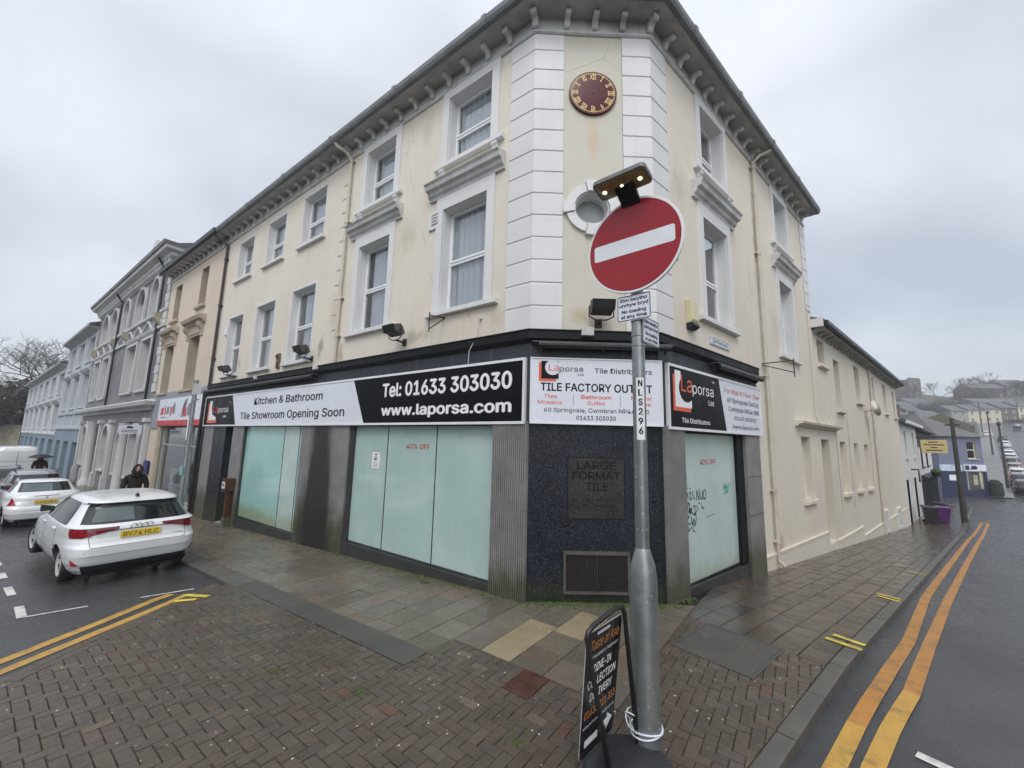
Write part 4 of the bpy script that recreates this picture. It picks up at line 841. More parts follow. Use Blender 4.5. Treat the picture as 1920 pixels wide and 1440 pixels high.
nt_ = thing('paper_notice', 'white paper notice taped inside the big shop window', 'notice', FL(4.08, -.075, 1.74)); mb = MB(); mb.box(FL, 3.95, 4.22, -.0785, -.075, 1.74, 2.09); mb.build('paper', m_textw, nt_)
mb = MB(); [mb.box(FL, x0, x1, -.0745, -.073, z, z+.022) for x0, x1, z in ((4.04, 4.13, 2.035), (4.06, 4.11, 1.99), (4.03, 4.15, 1.945), (4.05, 4.14, 1.91))]; mb.build('print_blocks', m_textk, nt_)
mb = MB(); [mb.box(FL, 4.0, 4.17, -.0745, -.073, z, z+.008) for z in (1.77, 1.80, 1.83, 1.86)]; mb.build('print_lines', mat('purple_print', (.30, .16, .42), .6), nt_)
# loose wire hanging on the wall
mb = MB(); mb.lathe(FL(1.1, .0, 4.62), [(.03, 0), (.03, .05), (0, .06)], 10, ax=nL); mb.tube([FL(1.1, .05, 4.6), FL(1.13, .06, 4.3), FL(1.22, .16, 4.0), FL(1.2, .2, 3.72)], .006, 5); tag(mb.build('hanging_wire', m_grimy), 'thin wire hanging from a wall fixing above the left sign', 'wire')
# brown post by the door
pp = thing('cash_post', 'brown wooden post with a square box head beside the shop door', 'post', FL(11.3, .12, gz(FL, 11.3))); zg_ = gz(FL, 11.3); m_wood = mat('brown_stained_wood', (.075, .028, .014), .5, .3, 6, bump=.2, bscale=30)
mb = MB(); mb.box(FL, 11.22, 11.40, .05, .2, zg_+.28, 1.0); mb.build('post', m_wood, pp); mb = MB(); mb.box(FL, 11.14, 11.46, .03, .30, .62, 1.02); h = mb.build('box', m_wood, pp, bevel=.01); mb = MB(); mb.ring(FL, (11.2, 11.4, .72, .92), (11.24, 11.36, .77, .87), .30, .315); mb.build('slot_frame', m_signframe, h)
mb = MB(); mb.box(FL, 11.24, 11.36, .295, .303, .77, .87); mb.build('slot', m_black, h); mb = MB(); mb.box(FL, 11.2, 11.42, .04, .22, zg_-.02, zg_+.28); mb.build('foot', m_granite, pp)
# ---------------------------------------------------------------- sign post on the corner
px, py = 1.13, 3.52; gz0 = zt(px, py)
sp = thing('sign_post', 'galvanised steel sign post with thick base standing at the corner, carrying the no entry sign', 'sign post', (px, py, gz0))
mb = MB(); mb.lathe((px, py, 0), [(.114, -.05), (.112, 1.30), (.10, 1.40), (.062, 1.53), (.058, 1.54)], 28); mb.build('base_section', m_galv, sp, smooth=True, sharp=40)
mb = MB(); mb.lathe((px, py, 0), [(.057, 1.53), (.055, 3.9), (.055, 4.3), (0, 4.31)], 24); mb.build('pole', m_galv, sp, smooth=True, sharp=40)
def cyl(r, th0): return lambda a, b, c: Vector((px+(r+b)*math.sin(th0+a/r), py-(r+b)*math.cos(th0+a/r), c))
CY = cyl(.056, R(-8)); mb = MB(); mb.grid(lambda u, v: CY(-.036+.072*u, .0015, 2.44+.54*v), 6, 1); lb = mb.build('number_label', m_signframe, sp)
for k, ch in enumerate('NLS296'): text(ch, CY, -.018, .018, 2.905-k*.083, 2.96-k*.083, .003, m_textk, lb, .03)
mb = MB(); [mb.lathe((px, py, z), [(.055, 0), (.061, .002), (.061, .022), (.055, .024)], 20) for z in (3.27, 3.36, 3.50, 3.56, 3.70, 4.0, 4.5-.2)]; mb.build('clamp_band', mat('steel_band', (.30, .30, .31), .35, .1, 5, metal=.8), sp)
mb = MB(); pts = []
for k in range(90):
    t = k/89*2*math.pi*2.6; pts.append((px+.122*math.cos(t), py+.122*math.sin(t), .17+.02*math.sin(t*1.3)+.012*k/89))
mb.tube(pts, .0075, 6); mb.tube([(px-.125+.035*math.cos(t*.8)+.02*math.sin(t), py-.03+.045*math.sin(t*.8+.4), .25+.075*math.sin(t*.63)) for t in [k*.35 for k in range(60)]], .005, 5); tag(mb.build('cable_loop', m_signw, smooth=True), 'white cable wound round the foot of the sign post', 'cable')
h = Vector((math.cos(R(-40)), math.sin(R(-40)), 0)); nn = Vector((h.y, -h.x, 0))
FD = frame(Vector((px, py, 0))+nn*.085+h*.005, h, nn)
ne = thing('no_entry_sign', 'round red no entry sign with white bar, lit by a lamp unit above it', 'road sign', FD(0, 0, 3.76)); cz = 4.21; rd = .455
mb = MB(); mb.lathe(FD(0, -.012, cz), [(rd, 0), (rd, .02), (rd-.003, .023), (0, .023)], 64, ax=nn); mb.build('disc', m_signframe, ne, smooth=True, sharp=30)
mb = MB(); mb.lathe(FD(0, .0115, cz), [(rd-.021, 0), (rd-.022, .002), (0, .002)], 64, ax=nn); mb.build('red_face', m_signred, ne)
def rrect(a0, a1, c0, c1, r, n=5):
    P = []
    for cx_, cz_, t0 in ((a1-r, c1-r, 0), (a0+r, c1-r, 90), (a0+r, c0+r, 180), (a1-r, c0+r, 270)):
        for k in range(n+1): t = R(t0+90*k/n); P.append((cx_+r*math.cos(t), cz_+r*math.sin(t)))
    return P
mb = MB(); mb.slab(FD, rrect(-.382, .382, cz-.078, cz+.078, .022), .0138, .0155); mb.build('white_bar', m_signbar, ne)
mb = MB(); mb.box(FD, -.38, .38, -.05, -.013, cz+.2, cz+.24); mb.box(FD, -.38, .38, -.05, -.013, cz-.24, cz-.2); mb.box(FD, -.07, .07, -.15, -.05, cz+.19, cz+.25); mb.box(FD, -.07, .07, -.15, -.05, cz-.25, cz-.19); mb.build('rear_channel', m_galv, ne)
# lamp unit over the disc
m_lampbox = mat('grey_lamp_casting', (.13, .135, .13), .45, .15, 6); zl = 4.73
mb = MB(); mb.hexa([FD(-.085, -.05, cz+.36), FD(.085, -.05, cz+.36), FD(.085, -.018, cz+.36), FD(-.085, -.018, cz+.36), FD(-.095, .06, zl-.02), FD(.075, .06, zl-.02), FD(.075, .16, zl-.02), FD(-.095, .16, zl-.02)]); mb.hexa([FD(-.095, .06, zl-.02), FD(.075, .06, zl-.02), FD(.075, .16, zl-.02), FD(-.095, .16, zl-.02), FD(-.095, .06, zl+.02), FD(.075, .06, zl+.02), FD(.075, .16, zl+.02), FD(-.095, .16, zl+.02)]); mb.box(FD, -.05, .05, -.1, -.03, cz+.1, cz+.42)
mb.build('lamp_arm', m_black, ne)
LB = lambda a, b, c: FD(a-.025, .14+b*.985-c*.17, zl+b*.17+c*.985)
mb = MB(); mb.slab(lambda a, b, c: LB(a, c, b), rrect(-.25, .25, -.09, .14, .045), .0, .05); lm = mb.build('lamp_housing', m_lampbox, ne, bevel=.008)
m_lens = mat('lamp_lens', (.22, .20, .09), .12, .2, 8, coat=.8); mb = MB(); mb.slab(lambda a, b, c: LB(a, c, b), rrect(-.235, .235, -.075, .125, .035), -.006, .002); mb.build('lens', m_lens, lm)
m_led = bpy.data.materials.new('lit_led'); m_led.use_nodes = True; q = m_led.node_tree.nodes['Principled BSDF']; q.inputs['Emission Color'].default_value = (1, .93, .62, 1); q.inputs['Emission Strength'].default_value = 4.5
for x in (-.17, 0, .17): mb = MB(); mb.lathe(LB(x, .02, -.011), [(.019 if x else .014, 0), (.011, -.005), (0, -.006)], 14, ax=LB(0, 0, 1)-LB(0, 0, 0)); mb.build('led', m_led, lm)
def plate(F, a0, a1, c0, c1, lab):
    t = thing('parking_plate', lab, 'parking sign', F((a0+a1)/2, 0, c0)); mb = MB(); mb.slab(F, rrect(a0, a1, c0, c1, .018), -.003, .0); mb.build('plate', m_signw, t)
    mb = MB(); o_ = rrect(a0+.004, a1-.004, c0+.004, c1-.004, .016); i_ = rrect(a0+.0105, a1-.0105, c0+.0105, c1-.0105, .011); n = len(o_)
    for k in range(n): mb.poly([F(o_[k][0], .0012, o_[k][1]), F(o_[(k+1) % n][0], .0012, o_[(k+1) % n][1]), F(i_[(k+1) % n][0], .0012, i_[(k+1) % n][1]), F(i_[k][0], .0012, i_[k][1])])
    mb.build('border', m_textk, t); w, h_ = a1-a0, c1-c0
    for s, x0, x1, z in (('Dim llwytho', .10, .90, .76), ('unrhyw bryd', .07, .93, .56), ('No loading', .14, .86, .31), ('at any time', .12, .88, .11)): text(s, F, a0+w*x0, a0+w*x1, c0+h_*z, c0+h_*(z+.125), .0014, m_textk, t, .025)
FP = frame(Vector((px, py, 0))+nn*.068, h, nn); plate(FP, -.165, .150, 3.505, 3.745, 'no loading plate in Welsh and English facing left, just under the no entry sign')
h2 = Vector((math.cos(R(45)), math.sin(R(45)), 0)); n2 = Vector((h2.y, -h2.x, 0)); FP2 = frame(Vector((px, py, 0))+n2*.068, h2, n2); plate(FP2, -.035, .285, 3.30, 3.545, 'lower no loading plate on the sign post, turned to the right')
# ---------------------------------------------------------------- pavement sign
ab = thing('pavement_sign', 'black swinging pavement sign of a restaurant with white and orange lettering', 'pavement sign', (.9, 3.33, 0)); m_abk = mat('black_panel', (.010, .010, .012), .25, .2, 3, coat=.2); m_rub = mat('black_rubber', (.022, .023, .026), .5, .2, 5, bump=.1)
TL, TR_, BL, BR = Vector((.57, 3.03, 1.06)), Vector((.925, 3.42, 1.06)), Vector((.535, 3.17, .16)), None
BR = BL+(TR_-TL)*.93
pn = (TR_-TL).cross(BL-TL).normalized()
if pn.y > 0: pn = -pn
def FA(a, b, c):   # a, c in 0..1 over the panel
    return (BL*(1-a)+BR*a)*(1-c)+(TL*(1-a)+TR_*a)*c+pn*b
mb = MB(); mb.slab(FA, rrect(0, 1, 0, 1, .07), -.006, .0); mb.build('panel', m_abk, ab)
mb = MB(); q = rrect(0, 1, 0, 1, .07); mb.tube([FA(a, -.003, c) for a, c in q]+[FA(q[0][0], -.003, q[0][1])], .003, 6); mb.build('panel_trim', m_grimy, ab)
m_copper = mat('orange_print', (.62, .24, .07), .45, .1, 6)
for s, a0, a1, z0, z1, mt, bo, sl in (('Taste of Asia', .10, .90, .845, .925, m_copper, .0, .04), ('RESTAURANT & TAKEAWAY', .10, .92, .775, .80, m_textw, .005, 0), ('DINE-IN', .24, .74, .655, .72, m_textw, .02, 0), ('COLLECTION', .10, .90, .545, .61, m_textw, .02, 0), ('DELIVERY', .18, .82, .435, .50, m_textw, .02, 0),
    ('01633 221 333', .06, .95, .315, .375, m_copper, .015, 0), ('www.tasteofasianewport.co.uk', .05, .95, .24, .262, m_textw, .008, 0)): text(s, FA, a0, a1, z0, z1, .002, mt, ab, bo, slant=sl)
mb = MB(); mb.slab(FA, [(.12, .085), (.48, .085), (.48, .135), (.12, .135)], .001, .003); mb.slab(FA, [(.56, .10), (.74, .115), (.74, .075), (.92, .14), (.76, .205), (.76, .165), (.56, .15)], .001, .003); mb.build('arrow', m_textw, ab)
mb = MB(); mb.slab(FA, [(.3, .952), (.62, .952), (.64, .962), (.62, .975), (.3, .975), (.27, .962)], .001, .003); mb.build('top_label', m_grimy, ab)
fl = [Vector((.77, 3.22, .04)), Vector((.565, 3.01, 1.05)), Vector((.578, 3.02, 1.09)), Vector((.62, 3.06, 1.115)), Vector((.86, 3.34, 1.135)), Vector((.92, 3.405, 1.115)), Vector((.945, 3.43, 1.06)), Vector((1.05, 3.47, .05))]
mb = MB(); mb.tube([fl[0], fl[0]*.5+fl[1]*.5+Vector((.0, -.0, 0)), fl[1]]+fl[2:], .019, 10); mb.build('frame', m_blackiron, ab, smooth=True)
mb = MB(); mb.lathe((.93, 3.30, gz0), [(.34, 0), (.34, .035), (.31, .075), (.22, .105), (.10, .12), (0, .122)], 36); mb.build('base', m_rub, ab, smooth=True, sharp=50)
# ---------------------------------------------------------------- buildings down the left street
def house_box(par, F, a0, a1, depth, z1, mt, holes=(), name='wall', z0=-3, o=0):
    mb = MB(); mb.wall(F, a0, a1, z0, z1, list(holes), o)
    q = [F(a0, o, z0), F(a0, -depth, z0), F(a1, -depth, z0), F(a1, o, z0)]
    for a, b in zip(q, q[1:]): mb.poly([a, b, b+Z*(z1-z0), a+Z*(z1-z0)])
    return mb.build(name, mt, par)
def hipped(par, F, a0, a1, depth, z, o, pitch, mt, name='roof', gable=True):
    h = math.tan(R(pitch))*(depth/2+o); mb = MB(); e = .15
    e0, e1, e2, e3 = F(a0-e, o, z), F(a1+e, o, z), F(a1+e, -depth, z), F(a0-e, -depth, z); r0, r1 = F(a0-e if gable else a0+depth/2, -depth/2, z+h), F(a1+e if gable else a1-depth/2, -depth/2, z+h)
    t = Vector((0, 0, -.12)); mb.poly([e0, e1, r1, r0]); mb.poly([e2, e3, r0, r1]); mb.poly([e0, r0, e3]); mb.poly([e1, e2, r1]); mb.poly([e0+t, e1+t, e2+t, e3+t]); mb.poly([e0, e1, e1+t, e0+t]); mb.poly([e2, e3, e3+t, e2+t]); mb.poly([e1, e2, e2+t, e1+t]); mb.poly([e0, e3, e3+t, e0+t])
    return mb.build(name, mt, par)
def deepwin(F, par, a0, a1, c0, c1, d, white, gl=None, hood=None, name='window', arched=False, frm=None, o=0):
    """a recessed window in an older front: sashes, pane, reveal with sill"""
    frm = frm or m_upvc; mb = MB(); f = .07; m = (c0+c1)/2; mb.ring(F, (a0, a1, c0, c1), (a0+f, a1-f, c0+f, c1-f), -d-.05, -d); mb.box(F, a0+f, a1-f, -d-.04, -d+.01, m-.04, m+.04); w = mb.build(name, frm, par)
    mb = MB(); mb.box(F, a0+f, a1-f, -d-.035, -d-.03, c0+f, m-.04); mb.box(F, a0+f, a1-f, -d-.025, -d-.02, m+.04, c1-f); mb.build('pane', gl or m_darkglass, w)
    mb = MB(); t = .015; mb.box(F, a0, a0+t, -d-.05, o, c0, c1); mb.box(F, a1-t, a1, -d-.05, o, c0, c1); mb.box(F, a0+t, a1-t, -d-.05, o, c1-t, c1); mb.prism(F, [(-d-.05, c0), (o+.12, c0-.01), (o+.12, c0-.11), (o-.01, c0-.13), (-d-.05, c0-.02)], a0-.12, a1+.12)
    if arched: arc(mb, F, (a0+a1)/2, c1-(a1-a0)*.5, (a1-a0)*.5, (a1-a0)*.5+.16, 0, 180, o-.01, o+.09, 10); mb.box(F, a0-.16, a0, o-.01, o+.09, c0, c1-(a1-a0)*.5); mb.box(F, a1, a1+.16, o-.01, o+.09, c0, c1-(a1-a0)*.5)
    mb.build('surround', white, w)
    if arched:   # spandrels fill the square corners over the arch
        mb = MB(); r = (a1-a0)*.5; cxx = (a0+a1)/2
        for sg_ in (-1, 1):
            P = [(cxx+sg_*r*math.sin(R(9*k)), c1-r+r*math.cos(R(9*k))) for k in range(11)]+[(cxx+sg_*r, c1), (cxx, c1)]
            for k in range(10): mb.slab(F, [P[k], P[k+1], (cxx+sg_*r*.999, c1+.001)], -.1, o-.004)
        mb.build('spandrel', white, w)
    return w
m_pink = mat('peach_render', (.62, .525, .42), .75, .04, .8, .2, 80, streak=.15, scol=(.40, .33, .25)); m_stone = mat('beige_window_stone', (.43, .37, .28), .7, .1, 2, streak=.2, scol=(.25, .2, .15)); m_lilac = mat('grey_fascia_paint', (.27, .28, .31), .5, .05)
pk = thing('peach_shop_building', 'narrow peach shop building with a white and red sign, left of the cream shop', 'building', FL(14.6, 0, 0))
wp = [(16.6, 17.5, 7.85, 9.6), (20.15, 21.1, 7.75, 9.55), (16.6, 18.0, 4.25, 6.55), (20.1, 21.4, 4.25, 6.55), (15.3, 20.1, -.35, 2.68)]
house_box(pk, FL, LW+.02, 22, 9, 10.3, m_pink, wp)
for k, (a0, a1, c0, c1) in enumerate(wp[:4]):
    w = deepwin(FL, pk, a0, a1, c0, c1, .38, m_stone, hood=k > 1)
    if k > 1:
        mb = MB(); mb.prism(FL, [(0, 7.0), (.08, 7.0), (.12, 7.08), (.25, 7.12), (.30, 7.25), (.28, 7.3), (0, 7.34)], a0-.45, a1+.45); mb.box(FL, a0-.1, a1+.1, 0, .04, 6.62, 7.0)
        for x in (a0-.3, a1+.06): mb.prism(FL, [(0, 6.45), (.05, 6.45), (.07, 6.7), (.2, 6.85), (.22, 7.0), (0, 7.0)], x, x+.24)
        mb.build('hood_mould', m_stone, pk)
pe = [FL(22, 0, 0), FL(LW+.02, 0, 0)]
mb = MB(); mb.sweep(pe, [(-.01, ZE-.02), (.05, ZE-.02), (.05, ZE+.06), (.02, ZE+.06), (.02, 10.26), (-.01, 10.26)]); mb.build('frieze', m_grimy, pk); mb = MB(); mb.sweep(pe, [(-.01, 10.25), (.45, 10.22), (.45, 10.3), (-.01, 10.35)]); mb.build('soffit', m_eave, pk)
mb = MB(); mb.sweep(pe, [(.42, 10.26), (.48, 10.2), (.56, 10.26), (.58, 10.42), (.42, 10.36)]); mb.build('gutter', m_blackiron, pk)
for k in range(13):
    mb = MB(); x = 14.9+k*.56; mb.prism(FL, [(.018, 10.24), (.34, 10.235), (.35, 10.18), (.28, 10.14), (.20, 10.17), (.11, 10.10), (.055, 10.03), (.018, 10.04)], x, x+.11); mb.build('bracket', m_grimy, pk)
hipped(pk, FL, LW+.1, 22, 9, 10.36, .42, 20, m_slate)
mb = MB(); mb.box(FL, LW+.1, 21.9, 0, .06, 3.9, 4.22); mb.box(FL, 20.5, 21.9, 0, .05, 2.6, 3.9); mb.build('fascia', m_lilac, pk)
mb = MB(); o = -.1; mb.box(FL, 15.3, 15.36, o-.1, o+.04, -.6, 2.68); mb.box(FL, 20.04, 20.1, o-.1, o+.04, -.6, 2.68); mb.box(FL, 15.36, 20.04, o-.1, o+.03, -.8, -.28); mb.box(FL, 15.36, 20.04, o-.05, o+.02, 1.86, 1.92); mb.box(FL, 16.35, 16.42, o-.05, o+.03, -.28, 2.68); sw = mb.build('shop_window', mat('silver_frame', (.45, .45, .45), .4, .05, 3, metal=.4), pk)
mb = MB(); mb.box(FL, 15.36, 20.04, o-.04, o-.03, -.28, 2.64); mb.build('pane', glass('shop_glass', (.80, .84, .84), 1.0, .02, 2.6), sw)
m_lino = mat('shop_interior', (.55, .56, .55), .7, .35, 1.2); mb = MB(); mb.box(FL, 15.4, 20, -2.6, -2.5, -.6, 2.7); mb.box(FL, 15.4, 20, -2.5, -.2, -.75, -.65); mb.box(FL, 17.3, 19.6, -.5, -.4, -.3, .85); mb.box(FL, 15.6, 16.3, -.6, -.5, .3, 1.5); mb.build('interior', m_lino, pk)
mb = MB(); mb.box(FL, 20.15, 20.55, -.2, .06, -1.2, 2.68); mb.build('pilaster', m_stone, pk); mb = MB(); mb.box(FL, LW+.06, 15.28, -.2, .03, -1, 2.72); mb.build('pilaster', m_black, pk)
ss = thing('shop_sign', 'white shop sign with red lower band and red and grey lettering', 'sign', FL(17.6, .06, 2.75)); mb = MB(); mb.box(FL, 14.8, 20.5, .06, .12, 2.94, 3.9); mb.build('panel', m_signw, ss); mb = MB(); mb.box(FL, 14.8, 20.5, .06, .125, 2.72, 2.94); mb.build('red_band', m_red, ss)
m_gr = mat('grey_print', (.22, .23, .24), .5, .1)
mb = MB(); [mb.slab(FL, P, .121, .124) for P in ([(20.15, 3.2), (19.75, 3.2), (19.7, 3.48), (19.85, 3.55), (20.1, 3.5)], [(19.6, 3.2), (19.4, 3.2), (19.4, 3.5), (19.55, 3.5)], [(18.75, 3.12), (18.6, 3.12), (18.4, 3.5), (18.75, 3.55)], [(16.95, 3.08), (16.6, 3.08), (16.55, 3.45), (16.9, 3.5)])]; mb.build('red_print', m_red, ss)
for P in ([(19.6, 3.52), (19.45, 3.52), (19.5, 3.7)], [(19.3, 3.22), (18.95, 3.22), (18.9, 3.55), (19.25, 3.55)], [(18.4, 3.25), (18.1, 3.2), (18.1, 3.6), (18.2, 3.75), (18.4, 3.6)], [(17.2, 3.05), (17.05, 3.05), (17.0, 3.5), (16.9, 3.75), (16.6, 3.82), (16.65, 3.55), (17.1, 3.5)], [(16.5, 3.1), (16.0, 3.15), (15.9, 3.45), (16.1, 3.65), (16.45, 3.55)], [(20.0, 3.06), (19.2, 3.06), (19.2, 3.1), (20.0, 3.1)], [(16.2, 3.68), (15.3, 3.68), (15.3, 3.74), (16.2, 3.74)]):
    mb = MB(); mb.slab(FL, P, .121, .124); mb.build('grey_print', m_gr, ss)
bs = FL(8.9, 2.0, 0); bs.z = zt(bs.x, bs.y); lp = thing('street_pole', 'grey pole on the kerb in front of the red and white shop sign', 'pole', bs)
mb = MB(); mb.lathe((bs.x, bs.y, 0), [(.085, bs.z-.1), (.085, bs.z+1.2), (.05, bs.z+1.35), (.05, 3.75), (0, 3.76)], 16); mb.build('pole', m_galv, lp, smooth=True, sharp=40); mb = MB(); mb.box(frame(bs, dL, nL), -.045, .045, .051, .056, 2.6, 3.15); mb.build('number_strip', m_signw, lp)
mb = MB(); G = frame(Vector((bs.x, bs.y, 0)), -nL, dL*-1); mb.box(G, -.07, .10, .055, .07, 3.38, 3.66); mb.build('plate_back', m_grimy, lp); mb = MB(); mb.box(frame(bs, dL, nL), -.1, .1, .051, .07, 1.75, 1.95); mb.build('sticker', mat('green_sticker', (.2, .42, .38), .4), lp)
mb = MB(); mb.tube([FL(14.68, .14, -.8), FL(14.68, .14, 3.9)], .05, 8); tag(mb.build('drainpipe', m_blackiron), 'black drainpipe between the two shop fronts on the left', 'drainpipe')
# grey ornate bank-like building
m_grey = mat('slate_grey_stucco', (.19, .19, .20), .7, .12, 1.2, .2, 60, streak=.2, scol=(.08, .08, .08)); m_gw = mat('weathered_white_stucco', (.56, .56, .545), .7, .06, 2, .1, 60, streak=.3, scol=(.22, .22, .2), dirt=.25, dcol=(.2, .2, .18)); m_olive = mat('olive_gold_paint', (.36, .345, .25), .6, .1, 3)
gb = thing('ornate_grey_building', 'ornate slate grey building with white arched windows, columns and a heavy cornice', 'building', FL(22, 0, 0))
G0, G1 = 22.05, 40.7; wa = [(24.2, 25.6), (26.9, 28.9), (30.7, 32.2), (34.0, 35.9), (36.9, 38.9)]; wf = [(24.0, 26.0), (27.1, 29.4), (34.4, 36.3), (37.4, 39.4)]; wg = [(23.9, 25.6), (26.6, 28.6), (31.0, 32.6), (35.4, 36.9), (38.2, 39.7)]
hs = [(a, b, 8.75, 10.85) for a, b in wa]+[(a, b, 4.65, 7.4) for a, b in wf]+[(a, b, .1, 2.75) for a, b in wg]
house_box(gb, FL, G0, G1, 11, 11.6, m_grey, hs)
for a, b in wa: deepwin(FL, gb, a, b, 8.75, 10.85, .3, m_gw, arched=True)
for a, b in wf: deepwin(FL, gb, a, b, 4.65, 7.4, .3, m_gw); mb = MB(); mb.ring(FL, (a-.2, b+.2, 4.65, 7.6), (a, b, 4.65, 7.4), -.01, .1); mb.prism(FL, [(0, 7.6), (.14, 7.6), (.2, 7.72), (0, 7.75)], a-.3, b+.3); mb.build('architrave', m_gw, gb)
for a, b in wg: deepwin(FL, gb, a, b, .1, 2.75, .3, m_gw, arched=True)
pg = [FL(G1, 0, 0), FL(G0, 0, 0), FL(G0, -2, 0)]
mb = MB(); mb.sweep(pg, [(-.02, 11.05), (.06, 11.05), (.06, 11.25), (.25, 11.35), (.28, 11.5), (.55, 11.58), (.6, 11.75), (-.02, 11.8)]); mb.build('cornice', m_gw, gb); mb = MB(); mb.sweep(pg, [(.5, 11.76), (.66, 11.74), (.7, 11.9), (.5, 11.9)]); mb.build('gutter', m_gutter, gb)
for k in range(44): mb = MB(); x = G0+.2+k*.42; mb.box(FL, x, x+.2, .06, .22, 11.12, 11.34); mb.build('dentil', m_gw, gb)
mb = MB(); mb.sweep(pg, [(-.02, 7.72), (.10, 7.72), (.12, 7.86), (-.02, 7.9)]); mb.sweep(pg, [(-.02, 8.55), (.10, 8.58), (.12, 8.72), (-.02, 8.74)]); mb.sweep(pg, [(-.02, 3.5), (.10, 3.5), (.16, 3.62), (.40, 3.72), (.45, 3.9), (.40, 3.96), (-.02, 4.05)]); mb.build('string_course', m_gw, gb)
mb = MB()
for k in range(9): x = G0+.5+k*2.03; d_ = .04; [mb.slab(FL, [(x+s*.95+.95-.06*s, 7.92), (x+s*.95+.95+.12*s, 7.92), (x+.95+.06*s, 8.53), (x+.95-.12*s, 8.53)], -.01, .07) for s in (-1, 1)]
mb.build('zigzag_panel', m_gw, gb)
for x in (22.9, 29.9, 33.2, 40.0): mb = MB(); mb.prism(FL, [(0, 7.95), (.12, 7.95), (.32, 8.25), (.32, 8.5), (0, 8.52)], x, x+.4); mb.build('console', m_olive, gb)
for x in (22.1, 29.7, 33.0, 36.95, 40.15):
    mb = MB(); mb.box(FL, x, x+.5, -.01, .22, -1.6, -.2); mb.box(FL, x+.04, x+.46, -.01, .16, -.2, 2.9); mb.box(FL, x-.04, x+.54, -.01, .24, 2.9, 3.1); mb.build('pilaster', m_gw, gb)
for x in (26.0, 34.7): mb = MB(); mb.lathe(FL(x, .2, 0), [(.34, -2), (.34, -.9), (.26, -.75), (.22, -.6), (.19, 2.6), (.26, 2.75), (.3, 2.95)], 16); mb.build('column', m_gw, gb, smooth=True, sharp=40)
mb = MB()
for k in range(14): z = 4.4+k*.47; mb.box(FL, 22.06, 22.75-.2*(k % 2), -.01, .05, z, z+.43)
mb.build('quoin', m_gw, gb)
for x in (23.25, 32.9): mb = MB(); mb.tube([FL(x, .12, 3.9), FL(x, .12, 11.0), FL(x, .45, 11.5)], .06, 8); mb.build('drainpipe', m_blackiron, gb)
hipped(gb, FL, G0, G1, 11, 11.85, .6, 24, m_slate)
mb = MB(); mb.prism(FL, [(0, 11.8), (.6, 11.75), (.6, 11.95), (0, 12.1)], G0-.2, G0+1.5); mb.slab(FL, [(22.0, 11.85), (25.2, 11.85), (23.6, 12.6)], -.1, .55); mb.build('pediment', m_gw, gb)
hsg = thing('hanging_sign', 'white projecting sign with wavy edge at the right edge of the grey ornate building', 'sign', FL(22.4, .6, 2.2)); G = frame(FL(22.4, .25, 0), -dL*0+nL, dL*-1)
mb = MB(); mb.slab(G, [(0, 2.3), (.2, 2.34), (.4, 2.29), (.6, 2.33), (.8, 2.28), (.8, 2.74), (.6, 2.7), (.4, 2.75), (.2, 2.7), (0, 2.74)], -.02, .02); mb.build('panel', m_signw, hsg); mb = MB(); mb.slab(G, [(.28, 2.58), (.55, 2.58), (.5, 2.68), (.33, 2.66)], -.024, .024); mb.box(G, .12, .7, -.023, .023, 2.47, 2.5); mb.box(G, .12, .7, -.023, .023, 2.39, 2.42); mb.build('print_lines', m_textk, hsg); mb = MB(); mb.tube([FL(22.4, 0, 2.85), FL(22.4, 1.1, 2.85)], .02, 6); mb.build('arm', m_blackiron, hsg)
mb = MB(); mb.box(FL, 21.1, 21.8, .05, .12, .5, 1.1); tag(mb.build('wall_plaque', mat('blue_enamel', (.015, .02, .12), .4)), 'dark blue plaque on the wall behind the hooded man', 'sign')
# pale blue and white terraces further down
m_blue = mat('pale_blue_stucco', (.36, .405, .45), .7, .06, 1, .1, 50, streak=.2, scol=(.24, .27, .3)); m_blue2 = mat('mid_blue_paint', (.20, .265, .32), .6, .08, 1); m_palew = mat('bluish_white_stucco', (.52, .535, .55), .7, .04, 2, streak=.2, scol=(.3, .31, .33))
def terrace(name, lab, a0, a1, ze, m1, m2, n, zs, split):
    t = thing(name, lab, 'building', FL(a0, 0, 0)); w = (a1-a0)/n; hs = []
    for k in range(n):
        x = a0+k*w+w*.22; hs += [(x, x+w*.56, c0, c1) for c0, c1 in zs]
    hs += [(a0+k*w+w*.2, a0+k*w+w*.75, -1.6, 1.5) for k in range(n)]
    house_box(t, FL, a0, a1, 10, ze, m1, hs)
    for h_ in hs: deepwin(FL, t, *h_, .25, m_palew if h_[2] > 1 else m2, frm=m_palew if h_[2] > 1 else m2)
    pth = [FL(a1, 0, 0), FL(a0, 0, 0)]; mb = MB()
    for z in split: mb.sweep(pth, [(-.01, z), (.12, z), (.16, z+.18), (-.01, z+.22)])
    mb.build('string_course', m_palew, t); mb = MB(); mb.wall(FL, a0, a1, -2.6, split[0], [h_ for h_ in hs if h_[2] < 1], .012); mb.build('ground_floor', m2, t)
    mb = MB(); mb.sweep(pth, [(-.01, ze-.35), (.25, ze-.2), (.6, ze-.05), (.62, ze+.12), (-.01, ze+.15)]); mb.build('eaves', m_eave, t)
    for k in range(n+1): mb = MB(); x = a0+k*w; mb.box(FL, max(a0, x-.14), min(a1, x+.14), -.01, .08, split[0]+.2, ze-.3); mb.build('pilaster', m_palew, t)
    for k in range(n): mb = MB(); x = a0+k*w+w*.1; mb.prism(FL, [(0, zs[0][1]+.1), (.1, zs[0][1]+.1), (.25, zs[0][1]+.3), (0, zs[0][1]+.4)], x, x+w*.8); mb.build('hood_mould', m_palew, t)
    hipped(t, FL, a0, a1, 10, ze+.13, .6, 22, m_slate); return t
